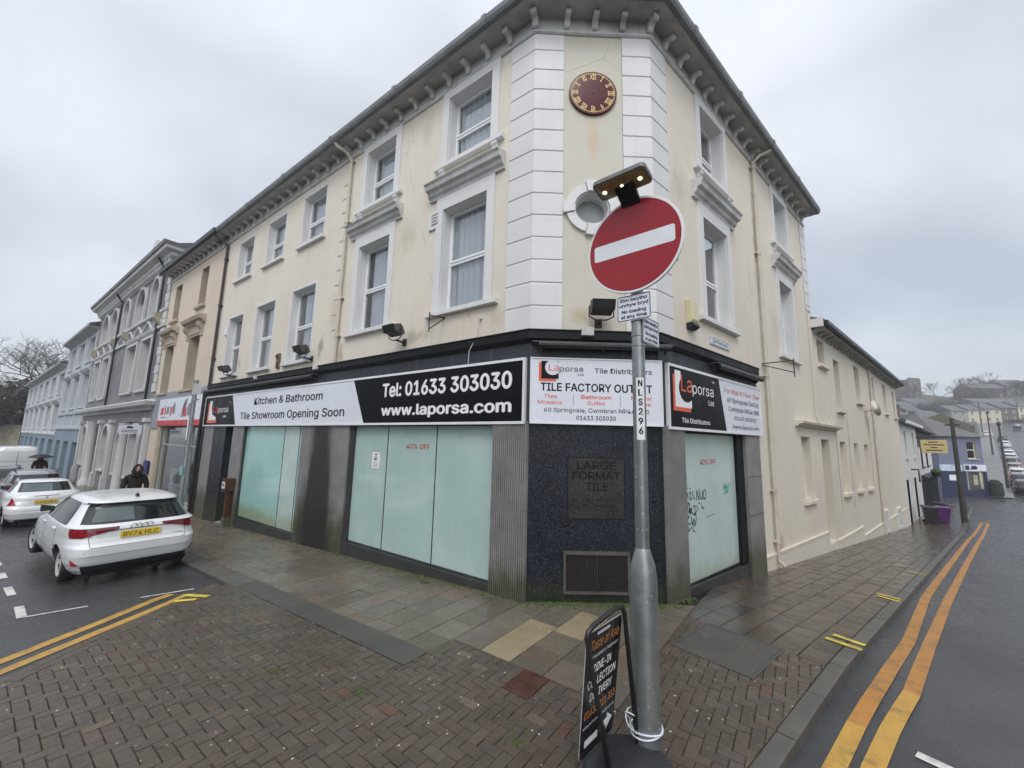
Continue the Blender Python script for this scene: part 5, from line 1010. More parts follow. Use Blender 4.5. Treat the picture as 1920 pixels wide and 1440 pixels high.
terrace('blue_terrace_house', 'pale blue three storey house beyond the grey ornate building', 40.75, 54.6, 10.6, m_blue, m_blue2, 3, [(4.3, 7.0), (8.0, 10.0)], [2.5, 3.75, 7.4])
terrace('white_terrace_house', 'lower bluish white terrace at the far end of the left street', 54.65, 92, 8.9, m_palew, m_blue2, 6, [(2.6, 5.0), (6.1, 8.2)], [1.9, 5.45])
m_brn = mat('dark_brown_brick', (.055, .035, .03), .8, .3, 1.5); m_cream3 = mat('cream_board', (.48, .43, .31), .6, .15, 2, dirt=.4, blotch=((.25, .21, .14), 1.3, .45, .8))
FDk = frame(Vector((-96, 62, 0)), Vector((1, .12, 0)).normalized(), Vector((.12, -1, 0)).normalized()); dk = thing('dark_brick_building', 'dark brick building with a cream board at the far left end of the street', 'building', FDk(0, 0, -2)); house_box(dk, FDk, 0, 21.5, 10, 3.6, m_brn); mb = MB(); mb.box(FDk, -.5, 22, -.5, .5, 3.5, 4.0); mb.build('parapet', m_blackiron, dk); mb = MB(); mb.box(FDk, 10, 18.5, 0, .2, -1.2, 3.1); mb.build('board', m_cream3, dk)
# ---------------------------------------------------------------- cars
m_cw = mat('white_car_paint', (.74, .75, .76), .25, .015, 1, coat=.7, obj=True, dirt=.10, dcol=(.45, .44, .42), dscale=1.2); m_tyre = mat('tyre_rubber', (.018, .018, .019), .75, .15, 6, obj=True); m_alloy = mat('alloy_wheel', (.62, .63, .64), .35, .1, 5, metal=.4, obj=True)
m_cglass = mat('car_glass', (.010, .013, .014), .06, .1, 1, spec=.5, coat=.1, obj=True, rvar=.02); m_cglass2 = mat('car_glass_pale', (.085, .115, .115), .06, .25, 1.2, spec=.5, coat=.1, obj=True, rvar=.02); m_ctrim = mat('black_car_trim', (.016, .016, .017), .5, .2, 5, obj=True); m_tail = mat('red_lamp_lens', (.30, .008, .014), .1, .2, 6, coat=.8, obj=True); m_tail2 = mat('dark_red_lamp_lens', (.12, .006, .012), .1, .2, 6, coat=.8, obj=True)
m_plate = mat('yellow_plate', (.72, .50, .05), .35, .03, 2, obj=True); m_chrome = mat('chrome', (.6, .6, .61), .12, .05, 3, metal=1, obj=True); m_seam = mat('panel_gap', (.10, .10, .10), .6, .1, obj=True)
I4 = lambda a, b, c: Vector((a, b, c))
class Car:
    def __init__(s, lv, n=72, zs=34):
        s.lv = lv; s.n = n; s.z0, s.z1 = lv[0][0], lv[-1][0]; s.zs = zs
    def at(s, z):
        L = s.lv
        if z <= L[0][0]: return L[0][1:]
        for a, b in zip(L, L[1:]):
            if z <= b[0]:
                t = (z-a[0])/max(1e-6, b[0]-a[0]); return tuple(x+(y-x)*t for x, y in zip(a[1:], b[1:]))
        return L[-1][1:]
    def P(s, z, t, off=0):
        xr, xf, w, nr, nf = s.at(z); xc, a = (xr+xf)/2, (xf-xr)/2; c, q = math.cos(t), math.sin(t); e = 2/(nf if c > 0 else nr)
        x, y = xc+a*math.copysign(abs(c)**e, c), w*math.copysign(abs(q)**e, q); v = Vector((x, y, z))
        if off:
            e2 = 1e-3; d = s.P(z, t+e2)-s.P(z, t-e2); dz = s.P(z+.01, t)-s.P(z-.01, t); nrm = d.cross(dz)
            if nrm.length > 1e-9:
                nrm.normalize(); v = v+nrm*off
        return v
    def ty(s, z, y):   # angle on the rear where |y| is reached, y>0 = left
        xr, xf, w, nr, nf = s.at(z); f = min(1, abs(y)/w)**(nr/2); return math.pi-math.copysign(math.asin(f), y)
    def tx(s, z, x, side=1):
        xr, xf, w, nr, nf = s.at(z); xc, a = (xr+xf)/2, (xf-xr)/2; f = max(-1, min(1, (x-xc)/a)); n = nf if f > 0 else nr; g_ = math.acos(math.copysign(abs(f)**(n/2), f)); return g_ if side > 0 else 2*math.pi-g_
    def patch(s, name, mt, par, z0, z1, ta, tb, off=.004, nu=14, nv=6):
        """ta, tb: functions of (z) -> angle"""
        mb = MB(); mb.grid(lambda u, v: s.P(z0+(z1-z0)*v, ta(z0+(z1-z0)*v)*(1-u)+tb(z0+(z1-z0)*v)*u, off), nu, nv); return mb.build(name, mt, par, smooth=True, local=True)
    def body(s, par, mt, wheels, r, name='body'):
        mb = MB(); zl = sorted({l[0] for l in s.lv} | {s.z0+(s.z1-s.z0)*k/s.zs for k in range(s.zs+1)}); n = s.n
        for z in zl:
            for k in range(n): mb.v.append(tuple(s.P(z, 2*math.pi*k/n)))
        for j in range(len(zl)-1):
            for k in range(n):
                a, b = j*n+k, j*n+(k+1) % n; c = (Vector(mb.v[a])+Vector(mb.v[b+n]))/2
                if any((c.x-wx)**2+(c.z-r)**2 < (r+.035)**2 and abs(c.y) > .5 for wx in wheels): continue
                mb.f.append((a, b, b+n, a+n)); mb.m.append(0)
        mb.f.append(tuple(range((len(zl)-1)*n, len(zl)*n))); mb.m.append(0)
        return mb.build(name, mt, par, smooth=True, local=True, sharp=38)
def wheel(par, x, y, r, steer=0, spokes=5, w=.2):
    sd_ = 1 if y > 0 else -1; F = lambda q: Vector((x+q.x*math.cos(steer)-q.y*math.sin(steer), y+q.x*math.sin(steer)+q.y*math.cos(steer), r+q.z))
    mb = MB(); mb.lathe((0, -w/2*sd_, 0), [(r*.62, .0), (r*.9, 0), (r*.98, .02), (r, .05), (r, w-.05), (r*.98, w-.02), (r*.9, w), (r*.66, w-.005), (r*.64, w-.02), (r*.60, w-.07), (r*.05, w-.075)], 32, ax=(0, sd_, 0)); mb.v = [tuple(F(Vector(v))) for v in mb.v]; t = mb.build('wheel', m_tyre, par, smooth=True, local=True, sharp=40)
    mb = MB(); mb.lathe((0, 0, 0), [(r*.66, w/2-.002), (r*.63, w/2-.006), (r*.60, w/2-.012), (r*.595, w/2-.03)], 32, ax=(0, sd_, 0), caps=False); mb.lathe((0, 0, 0), [(r*.17, 0), (r*.16, w/2-.03), (r*.1, w/2-.022), (0, w/2-.022)], 16, ax=(0, sd_, 0))
    for k in range(spokes):
        for d in (-.13, .13):
            a = 2*math.pi*k/spokes+d; ca, sa = math.cos(a), math.sin(a); G = lambda p, q, z: Vector((p*ca-q*sa, sd_*z, p*sa+q*ca)); mb.box(G, r*.1, r*.62, -.016, .016, w/2-.06, w/2-.025)
    mb.v = [tuple(F(Vector(v))) for v in mb.v]; o = mb.build('rim', m_alloy, t, local=True); return t
def car_common(par, C, wheels, r, y, under, steer=0):
    for k, x in enumerate(wheels):
        for sd_ in (1, -1): wheel(par, x, sd_*(y-.155), r, steer if k else 0)
    mb = MB(); L_, x0, x1 = wheels, under[0], under[1]; mb.box(I4, x0, x1, -y+.22, y-.22, .14, .5); mb.build('underbody', m_ctrim, par, local=True)
    for x in wheels:
        for sd_ in (1, -1):
            mb = MB()
            for k in range(14):
                a0, a1 = math.pi*(k/14*1.3-.15), math.pi*((k+1)/14*1.3-.15); R0 = r+.045; q = [Vector((x+R0*math.cos(a), 0, r+R0*math.sin(a))) for a in (a0, a1)]; t_ = Vector((0, sd_*(y-.085), 0)); i_ = Vector((0, sd_*.45, 0)); mb.poly([q[0]+t_, q[1]+t_, q[1]+i_, q[0]+i_])
            mb.poly([Vector((x+(r+.05)*math.cos(2*math.pi*k/16), sd_*.45, r+(r+.05)*math.sin(2*math.pi*k/16))) for k in range(16)]); mb.build('wheel_arch', m_ctrim, par, local=True)
def numplate(par, s, x, z, tilt=.12, w=.52, h=.111, y0=0, mt=None):
    G = lambda a, b, c: Vector((x-b+(c)*tilt, y0-a, z+c)); mb = MB(); mb.slab(G, rrect(-w/2, w/2, -h/2, h/2, .012), -.01, .006); p = mb.build('number_plate', mt or m_plate, par, local=True)
    mb = MB(); put(mb, s, G, -w/2+.035, w/2-.035, -h/2+.02, h/2-.02, .008, .005); mb.build('plate_letters', m_ctrim, p, local=True); return p
# --- white hatchback, nearest, seen from behind
def hatch():
    p = FL(6.72, 3.10, 0); yaw = math.atan2(dL.y, dL.x)+R(2); t = thing('white_hatchback', 'white hatchback nearest the camera at the kerb, with black rear diffuser and red rear lamps', 'car', (p.x, p.y, zr(p.x, p.y)), 'parked cars on the left', yaw)
    C = Car([(.20, .12, 3.95, .74, 8, 3.6), (.28, .07, 4.00, .80, 8, 3.6), (.40, .03, 4.02, .845, 8, 3.4), (.52, .0, 4.02, .865, 7.5, 3.2), (.64, .0, 3.98, .872, 7, 3), (.70, .05, 3.92, .872, 6.5, 3), (.78, .075, 3.75, .87, 6, 3), (.86, .085, 3.35, .865, 6, 3), (.92, .09, 3.1, .857, 6, 3), (.965, .11, 2.98, .845, 6.5, 3),
             (1.0, .15, 2.90, .825, 4.6, 3), (1.10, .245, 2.72, .772, 4.4, 3.2), (1.20, .345, 2.52, .718, 4.4, 3.4), (1.30, .445, 2.33, .665, 4.6, 3.6), (1.335, .40, 2.25, .645, 5, 3.6), (1.375, .42, 2.15, .61, 4.6, 3.4), (1.405, .56, 1.98, .54, 3.5, 3), (1.425, .75, 1.75, .38, 3, 3), (1.43, 1.1, 1.4, .15, 2, 2)], 168, 70)
    wh = (.72, 3.285); C.body(t, m_cw, wh, .31); car_common(t, C, wh, .31, .865, (.2, 3.9), .07)
    C.patch('rear_window', m_cglass, t, 1.01, 1.325, lambda z: C.ty(z, .70-.12*(z-1.01)/.3), lambda z: C.ty(z, -.70+.12*(z-1.01)/.3), .006, 22, 6)
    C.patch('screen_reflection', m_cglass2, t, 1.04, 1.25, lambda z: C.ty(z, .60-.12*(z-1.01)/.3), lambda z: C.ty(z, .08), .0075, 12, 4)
    for sd_ in (1, -1):
        C.patch('side_window', m_cglass, t, .985, 1.335, lambda z: C.tx(z, .62+.55*(z-.985), sd_), lambda z: C.tx(z, 2.75-1.45*(z-.985), sd_), .005, 24, 6)
        mb = MB(); mb.grid(lambda u, v: C.P(.99+.35*v, C.tx(.99+.35*v, 1.68+.03*u, sd_), .007), 1, 6); mb.build('door_pillar', m_ctrim, t, local=True)
        inn = lambda z: .70-.40*min(1, max(0, (z-.815)/.105))
        C.patch('lamp_surround', m_ctrim, t, .808, .957, lambda z: C.tx(z, .36-.4*max(0, (.88-z)), sd_), lambda z: C.ty(z, sd_*(inn(z)-.02)), .007, 22, 8)
        lo = C.patch('tail_light', m_tail, t, .815, .95, lambda z: C.tx(z, .34-.4*max(0, (.88-z)), sd_), lambda z: C.ty(z, sd_*inn(z)), .010, 22, 8)
        C.patch('lamp_inner', m_tail2, lo, .898, .942, lambda z: C.tx(z, .16, sd_), lambda z: C.ty(z, sd_*.34), .014, 18, 3); C.patch('lamp_divider', m_tail2, lo, .82, .948, lambda z: C.ty(z, sd_*.615), lambda z: C.ty(z, sd_*.60), .0145, 1, 4)
        C.patch('reflector', m_red, t, .37, .47, lambda z: C.ty(z, sd_*(.76+.2*(z-.37))), lambda z: C.ty(z, sd_*(.69+.8*(z-.37))), .008, 4, 3)
        for x in (.98, 1.9): C.patch('door_gap', m_seam, t, .34, .98, lambda z, x=x: C.tx(z, x, sd_), lambda z, x=x: C.tx(z, x+.012, sd_), .003, 1, 12)
        for x in (1.12, 2.02):
            mb = MB(); q = C.P(.875, C.tx(.875, x, sd_)); mb.box(I4, q.x-.09, q.x+.09, q.y-.01, q.y+.025*sd_, .86, .89); mb.build('door_handle', m_cw, t, local=True, bevel=.008)
        mb = MB(); q = C.P(1.0, C.tx(1.0, 2.62, sd_)); mb.hexa([q+Vector(v) for v in ((-.06, 0, -.02), (.06, 0, -.02), (.06, sd_*.2, -.03), (-.08, sd_*.22, -.03), (-.05, 0, .05), (.06, 0, .05), (.07, sd_*.2, .10), (-.06, sd_*.22, .11))]); mb.build('door_mirror', m_ctrim, t, local=True, bevel=.02)
        C.patch('sill', m_ctrim, t, .205, .27, lambda z: C.tx(z, 1.15, sd_), lambda z: C.tx(z, 2.85, sd_), .006, 10, 2)
    C.patch('rear_diffuser', m_ctrim, t, .20, .36, lambda z: C.ty(z, .62+.35*(z-.2)), lambda z: C.ty(z, -.62-.35*(z-.2)), .012, 24, 4)
    C.patch('tailgate_gap', m_seam, t, .645, .652, lambda z: C.ty(z, .60), lambda z: C.ty(z, -.60), .004, 20, 1)
    for sd_ in (1, -1): C.patch('tailgate_gap', m_seam, t, .65, .99, lambda z: C.ty(z, sd_*(.60+.12*(z-.65))), lambda z: C.ty(z, sd_*(.607+.12*(z-.65))), .004, 1, 8)
    C.patch('light_bar', m_seam, t, .893, .905, lambda z: C.ty(z, .46), lambda z: C.ty(z, -.46), .006, 20, 1); C.patch('bumper_crease', m_seam, t, .505, .509, lambda z: C.ty(z, .7), lambda z: C.ty(z, -.7), .002, 20, 1)
    numplate(t, 'BV74 HLC', .065, .815)
    mb = MB()
    for k in range(4):
        cy = .105-.07*k; mb.tube([Vector((.085+.004*(k % 2), cy+.045*math.cos(a), .945+.038*math.sin(a))) for a in [2*math.pi*j/20 for j in range(21)]], .007, 6)
    mb.build('ring_badge', m_chrome, t, local=True, smooth=True)
    mb = MB(); G = lambda a, b, c: Vector((.07-b+(c-.73)*.2, -a, c)); put(mb, '25 TFSI', G, .40, .56, .72, .745, .006, .01); mb.build('model_badge', m_chrome, t, local=True)
    mb = MB(); mb.hexa([Vector(v) for v in ((.50, -.02, 1.415), (.66, -.015, 1.425), (.66, .015, 1.425), (.50, .02, 1.415), (.50, -.004, 1.475), (.54, -.004, 1.475), (.54, .004, 1.475), (.50, .004, 1.475))]); mb.build('antenna', m_ctrim, t, local=True)
    C.patch('spoiler_shadow_gap', m_ctrim, t, 1.325, 1.34, lambda z: C.ty(z, .60), lambda z: C.ty(z, -.60), .006, 16, 1); mb = MB(); mb.box(I4, .11, .3, -.42, -.3, .19, .25); mb.build('exhaust', m_chrome, t, local=True)
    mb = MB(); [mb.lathe(C.P(.58, C.ty(.58, y), .002), [(.014, 0), (.014, .003), (0, .003)], 10, ax=(-1, 0, 0)) for y in (.66, .28, -.28, -.66)]; mb.build('parking_sensor', m_signframe, t, local=True)
    t.scale = (1.17, 1.12, 1.03); return t
hatch()
def coupe(s_, o_):
    p = FL(s_, o_, 0); yaw = math.atan2(dL.y, dL.x); t = thing('white_coupe', 'white coupe cabriolet with low boot, parked ahead of the hatchback', 'car', (p.x, p.y, zr(p.x, p.y)), 'parked cars on the left', yaw)
    C = Car([(.20, .12, 3.95, .74, 8, 3.4), (.30, .03, 4.02, .82, 7, 3.4), (.45, .0, 4.03, .865, 7, 3.2), (.60, .02, 4.0, .875, 6.5, 3), (.66, .06, 3.95, .873, 6, 3), (.80, .07, 3.7, .87, 4.2, 2.7), (.92, .09, 3.2, .855, 4.0, 2.7), (.985, .13, 3.05, .835, 3.8, 2.8), (1.005, .22, 3.0, .82, 3.6, 2.9), (1.02, .62, 2.95, .79, 4.4, 3), (1.12, .80, 2.72, .72, 4.4, 3.2), (1.25, 1.0, 2.4, .64, 4.4, 3.4), (1.33, 1.12, 2.25, .59, 4, 3.2), (1.37, 1.3, 2.1, .50, 3.5, 3), (1.385, 1.5, 1.9, .3, 3, 3), (1.39, 1.65, 1.75, .1, 2, 2)])
    wh = (.72, 3.26); C.body(t, m_cw, wh, .31); car_common(t, C, wh, .31, .865, (.2, 3.9))
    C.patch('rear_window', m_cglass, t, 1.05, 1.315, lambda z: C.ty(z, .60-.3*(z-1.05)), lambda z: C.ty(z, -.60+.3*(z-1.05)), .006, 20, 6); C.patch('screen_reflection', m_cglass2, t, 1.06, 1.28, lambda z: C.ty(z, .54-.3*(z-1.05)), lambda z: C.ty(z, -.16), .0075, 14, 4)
    for sd_ in (1, -1):
        C.patch('side_window', m_cglass, t, 1.03, 1.32, lambda z: C.tx(z, 1.0+1.1*(z-1.03), sd_), lambda z: C.tx(z, 2.75-1.8*(z-1.03), sd_), .005, 20, 5)
        C.patch('tail_light', m_tail, t, .70, .93, lambda z: C.tx(z, .34, sd_), lambda z: C.ty(z, sd_*(.62+.35*(z-.70)+.25*max(0, z-.85))), .010, 18, 6)
        mb = MB(); q = C.P(1.03, C.tx(1.03, 2.62, sd_)); mb.hexa([q+Vector(v) for v in ((-.06, 0, -.02), (.06, 0, -.02), (.06, sd_*.2, -.03), (-.08, sd_*.22, -.03), (-.05, 0, .05), (.06, 0, .05), (.07, sd_*.2, .10), (-.06, sd_*.22, .11))]); mb.build('door_mirror', m_ctrim, t, local=True, bevel=.02)
    C.patch('boot_gap', m_seam, t, .845, .853, lambda z: C.ty(z, .45), lambda z: C.ty(z, -.45), .004, 16, 1); C.patch('brake_lamp', m_tail2, t, .955, .972, lambda z: C.ty(z, .28), lambda z: C.ty(z, -.28), .006, 12, 1); C.patch('bumper_crease', m_seam, t, .52, .527, lambda z: C.ty(z, .75), lambda z: C.ty(z, -.75), .003, 18, 1); C.patch('rear_valance', m_ctrim, t, .20, .27, lambda z: C.ty(z, .6), lambda z: C.ty(z, -.6), .01, 14, 2)
    numplate(t, 'CJ18 MLE', .06, .775); mb = MB(); mb.tube([Vector((.07, .0, .885)), Vector((.075, .012, .91)), Vector((.08, -.004, .945)), Vector((.085, .01, .955))], .012, 6); mb.build('boot_badge', m_chrome, t, local=True)
    t.scale = (1.0,)*3; return t
coupe(16.5, 3.45)
def suv(s_, o_, name, lab, body, n=48, yaw=None, pos=None, group=None, H=1.0, rails=True, front=False):
    p = FL(s_, o_, 0) if pos is None else Vector(pos); yaw = math.atan2(dL.y, dL.x) if yaw is None else yaw
    t = thing(name, lab, 'car', (p.x, p.y, zr(p.x, p.y)), group, yaw)
    C = Car([(.22, .10, 4.2, .78, 8, 3.6), (.35, .03, 4.28, .85, 7.5, 3.4), (.55, .0, 4.3, .89, 7, 3.2), (.75, .02, 4.22, .895, 6.5, 3), (.92, .05, 3.9, .885, 4.2, 2.8), (1.02, .08, 3.35, .87, 4.0, 2.8), (1.06, .11, 3.2, .85, 4, 3), (1.25, .24, 2.85, .77, 4.2, 3.2), (1.42, .38, 2.55, .69, 4.2, 3.2), (1.48, .45, 2.4, .64, 4, 3), (1.52, .65, 2.2, .55, 3.5, 3), (1.535, 1.0, 1.9, .3, 3, 3), (1.54, 1.3, 1.6, .1, 2, 2)], n, 24)
    wh = (.80, 3.42); C.body(t, body, wh, .33); car_common(t, C, wh, .33, .885, (.2, 4.1))
    C.patch('rear_window', m_cglass, t, 1.07, 1.40, lambda z: C.ty(z, .68-.25*(z-1.07)), lambda z: C.ty(z, -.68+.25*(z-1.07)), .006, 16, 4); C.patch('windscreen', m_cglass, t, 1.08, 1.43, lambda z: -R(58), lambda z: R(58), .006, 16, 4)
    for sd_ in (1, -1):
        C.patch('side_window', m_cglass, t, 1.07, 1.41, lambda z: C.tx(z, .55+.6*(z-1.07), sd_), lambda z: C.tx(z, 2.95-1.9*(z-1.07), sd_), .005, 18, 4); C.patch('tail_light', m_tail, t, .82, 1.02, lambda z: C.tx(z, .35, sd_), lambda z: C.ty(z, sd_*.56), .010, 12, 3)
        C.patch('headlight', m_cglass2, t, .72, .86, lambda z: sd_*R(42), lambda z: sd_*R(22), .008, 8, 3)
        if rails: mb = MB(); mb.tube([Vector((.6, sd_*.56, 1.5)), Vector((.75, sd_*.57, 1.56)), Vector((2.1, sd_*.57, 1.56)), Vector((2.3, sd_*.56, 1.5))], .02, 6); mb.build('roof_rail', m_ctrim, t, local=True)
    numplate(t, 'CF64 KLO', .05, .72) if False else None
    return t
m_silver = mat('silver_car_paint', (.30, .31, .34), .25, .03, 1, coat=.7, obj=True, metal=.3); m_dark = mat('dark_blue_car_paint', (.022, .025, .035), .2, .05, 1, coat=.8, obj=True); m_blackp = mat('black_car_paint', (.012, .012, .014), .2, .05, 1, coat=.8, obj=True); m_beige = mat('beige_car_paint', (.34, .31, .27), .3, .03, 1, coat=.6, obj=True)
suv(21.8, 3.3, 'silver_estate_car', 'silver estate car with dark roof rails parked beyond the white coupe', m_silver, group='parked cars on the left')
suv(27.2, 4.0, 'dark_car', 'dark car beyond the silver estate at the left edge', m_dark, group='parked cars on the left')
def van(pos, yaw):
    t = thing('white_van', 'tall white panel van parked at the left edge of the street', 'van', (pos[0], pos[1], zr(*pos)), 'parked cars on the left', yaw)
    C = Car([(.3, .05, 5.3, .90, 9, 4), (.6, .0, 5.4, .97, 9, 4), (1.1, .0, 5.2, .99, 9, 4), (1.35, .01, 4.6, .985, 9, 4.5), (1.9, .03, 4.2, .96, 9, 5), (2.25, .06, 3.9, .92, 8, 5), (2.42, .14, 3.75, .86, 7, 5), (2.48, .3, 3.6, .75, 5, 4), (2.50, 1, 3, .4, 3, 3)], 56, 20)
    wh = (.95, 4.4); C.body(t, m_cw, wh, .34); car_common(t, C, wh, .34, .97, (.2, 5.2)); C.patch('windscreen', m_cglass, t, 1.4, 2.1, lambda z: -R(60), lambda z: R(60), .006, 14, 4)
    for sd_ in (1, -1): C.patch('side_window', m_cglass, t, 1.4, 1.95, lambda z: C.tx(z, 3.5, sd_), lambda z: C.tx(z, 4.35-.5*(z-1.4), sd_), .006, 8, 3); C.patch('tail_light', m_tail, t, .95, 1.4, lambda z: C.tx(z, .12, sd_), lambda z: C.ty(z, sd_*.88), .008, 6, 3); C.patch('body_rib', m_seam, t, 1.28, 1.30, lambda z: C.tx(z, .5, sd_), lambda z: C.tx(z, 3.3, sd_), .004, 10, 1)
    for y in (0,): C.patch('door_gap', m_seam, t, .6, 2.3, lambda z: C.ty(z, .012), lambda z: C.ty(z, -.012), .004, 1, 8)
    C.patch('door_rib', m_seam, t, 1.55, 1.57, lambda z: C.ty(z, .9), lambda z: C.ty(z, -.9), .004, 10, 1)
pv = FL(38, 3.0, 0); van((pv.x, pv.y), math.atan2(dL.y, dL.x))
# ---------------------------------------------------------------- people on the pavement
m_parka2 = mat('black_umbrella_cloth', (.014, .014, .016), .7, .2, 5)
def skin(name, chains, mt, par, sub=2):
    """chains: lists of (point, rx, ry); the first point of later chains that repeats an earlier one is shared"""
    vs = []; es = []; rad = []; idx = {}
    for ch in chains:
        prev = None
        for p, r in ch:
            k = tuple(round(c, 4) for c in p)
            if k not in idx: idx[k] = len(vs); vs.append(p); rad.append(r)
            if prev is not None: es.append((prev, idx[k]))
            prev = idx[k]
    me = bpy.data.meshes.new(name); me.from_pydata([tuple(v) for v in vs], es, []); me.materials.append(mt); o = bpy.data.objects.new(name, me); COL.objects.link(o); o.parent = par
    md = o.modifiers.new('skin', 'SKIN'); md.use_smooth_shade = True; sv = me.skin_vertices[0].data
    for i, r in enumerate(rad): sv[i].radius = r if hasattr(r, '__len__') else (r, r); sv[i].use_root = i == 0
    s_ = o.modifiers.new('subdivision', 'SUBSURF'); s_.levels = s_.render_levels = sub; LOC[o.name] = Vector((0, 0, 0)); return o
def man():
    p = FL(14.7, 1.72, 0); f = (Vector((0, 0, 0))-p); yaw = math.atan2(f.y, f.x)+.12
    t = thing('person', 'person in a dark brown parka, hood up, on the pavement behind the white hatchback', 'person', (p.x, p.y, zt(p.x, p.y)), None, yaw)
    m_parka = mat('dark_parka', (.022, .019, .015), .85, .25, 9, bump=.3, bscale=40, obj=True); m_jean = mat('dark_trousers', (.02, .022, .03), .85, .2, 9, obj=True); m_skin = mat('skin', (.42, .25, .18), .55, .08, 8, obj=True); m_boot = mat('dark_boot', (.015, .013, .012), .5, .2, 9, obj=True)
    V = lambda *a: Vector(a); ch = []
    hip = V(0, 0, .92)
    ch.append([(hip, (.17, .13)), (V(.01, 0, 1.08), (.18, .14)), (V(.03, 0, 1.25), (.20, .14)), (V(.045, 0, 1.38), (.17, .12)), (V(.07, 0, 1.46), (.075, .075)), (V(.10, 0, 1.53), (.06, .06))])
    for s in (1, -1):
        sh = V(.04, s*.19, 1.37); ch.append([(V(.045, 0, 1.38), (.17, .12)), (sh, (.095, .09)), (V(.03, s*.27, 1.12), (.07, .07)), (V(.12, s*.26, .90), (.055, .055)), (V(.15, s*.25, .83), (.04, .035))])
    skin('body', ch, m_parka, t)
    ch = [];
    for s in (1, -1): ch.append([(hip, (.15, .12)), (V(.02, s*.10, .84), (.095, .10)), (V(.06+.05*s, s*.11, .48), (.065, .07)), (V(.02+.12*s, s*.11, .10), (.05, .05))])
    skin('trousers', ch, m_jean, t)
    for s in (1, -1):
        skin('boot', [[(V(.0+.12*s, s*.11, .11), (.055, .05)), (V(.02+.12*s, s*.11, .05), (.05, .045)), (V(.13+.12*s, s*.115, .04), (.042, .035)), (V(.20+.12*s, s*.12, .035), (.03, .025))]], m_boot, t)
        ch = [[(V(.15, s*.25, .82), (.028, .022)), (V(.165, s*.247, .765), (.040, .016)), (V(.17, s*.245, .735), (.036, .014))]]
        for k, (dy, l) in enumerate(((-.027, .062), (-.009, .075), (.009, .07), (.027, .055))): b = V(.165+dy, s*.243, .735); ch.append([(V(.17, s*.245, .735), (.036, .014)), (b, .0095), (b+V(.004, -s*.008, -l*.55), .009), (b+V(.0, -s*.022, -l), .007)])
        ch.append([(V(.165, s*.247, .765), (.040, .016)), (V(.20, s*.235, .755), .011), (V(.222, s*.222, .725), .0095), (V(.226, s*.215, .70), .008)]); skin('hand', ch, m_skin, t, 1)
    mb = MB(); hc = V(.12, 0, 1.58)
    def head(u, v):
        th = math.pi*v; ph = 2*math.pi*u; x, y, z = math.sin(th)*math.cos(ph), math.sin(th)*math.sin(ph), math.cos(th); r = .105*(1-.12*max(0, -z)); q = V(x*r, y*.078*(1-.2*max(0, -z)), z*.125)
        if x > .5: q.x += .026*math.exp(-((y/.18)**2+((z+.08)/.22)**2))+.008*math.exp(-((z+.45)/.1)**2)*math.exp(-(y/.35)**2)-.010*math.exp(-((abs(y)-.36)/.16)**2-((z-.08)/.13)**2)
        return hc+q
    mb.grid(head, 48, 32); hd = mb.build('head', m_skin, t, smooth=True, local=True)
    mb = MB(); [mb.lathe(hc+V(.083, s*.03, .012), [(.0, -.012), (.010, -.004), (.012, .002), (.008, .009), (0, .012)], 10, ax=(1, 0, 0)) for s in (1, -1)]; mb.build('eyes', m_ctrim, hd, local=True)
    mb = MB(); mb.grid(lambda u, v: hc+V(.085+.012*math.cos((u-.5)*3), (u-.5)*.13, -.045-.07*v+.02*math.cos((u-.5)*3)), 10, 4); mb.build('beard', m_boot, hd, local=True)
    mb = MB()
    def hood(u, v):
        ph = R(42)+(2*math.pi-R(84))*u; th = math.pi*(.0+.80*v); x, y, z = math.sin(th)*math.cos(ph), math.sin(th)*math.sin(ph), math.cos(th); w = .02*math.sin(ph*3)*math.sin(th*4); return hc+V(-.012+x*(.150+w), y*(.128+w), z*.165-.008+.02*max(0, x))
    mb.grid(hood, 32, 18); h_ = mb.build('hood', m_parka, t, smooth=True, local=True); sd2 = h_.modifiers.new('thickness', 'SOLIDIFY'); sd2.thickness = .02
    mb = MB(); mb.tube([hood(0, k/14)+V(.012, 0, 0) for k in range(15)], .024, 8); mb.tube([hood(1, k/14)+V(.012, 0, 0) for k in range(15)], .024, 8); mb.lathe((.075, 0, 1.42), [(.15, -.03), (.13, .03), (.105, .08), (.09, .1)], 20); mb.build('hood_trim', m_parka, t, smooth=True, local=True)
    t.scale = (1.1,)*3; return t
pm = man()
q = FL(36, 2.15, 0); dup(pm, (q.x, q.y, zt(q.x, q.y)), None, 'person in dark maroon under a black umbrella far down the left pavement', {'dark_parka': mat('maroon_coat', (.04, .008, .010), .85, .2, 9, obj=True)})
um = thing('umbrella', 'open black umbrella over the person far down the left pavement', 'umbrella', (q.x, q.y, zt(q.x, q.y)+.9)); z_ = zt(q.x, q.y); mb = MB(); mb.lathe((q.x+.15, q.y-.15, z_+1.78), [(.58, 0), (.50, .07), (.34, .15), (.15, .2), (0, .21)], 8); mb.build('canopy', m_parka2, um); mb = MB(); mb.tube([(q.x+.15, q.y-.15, z_+.9), (q.x+.15, q.y-.15, z_+2.03)], .012, 6); mb.build('shaft', m_blackiron, um)
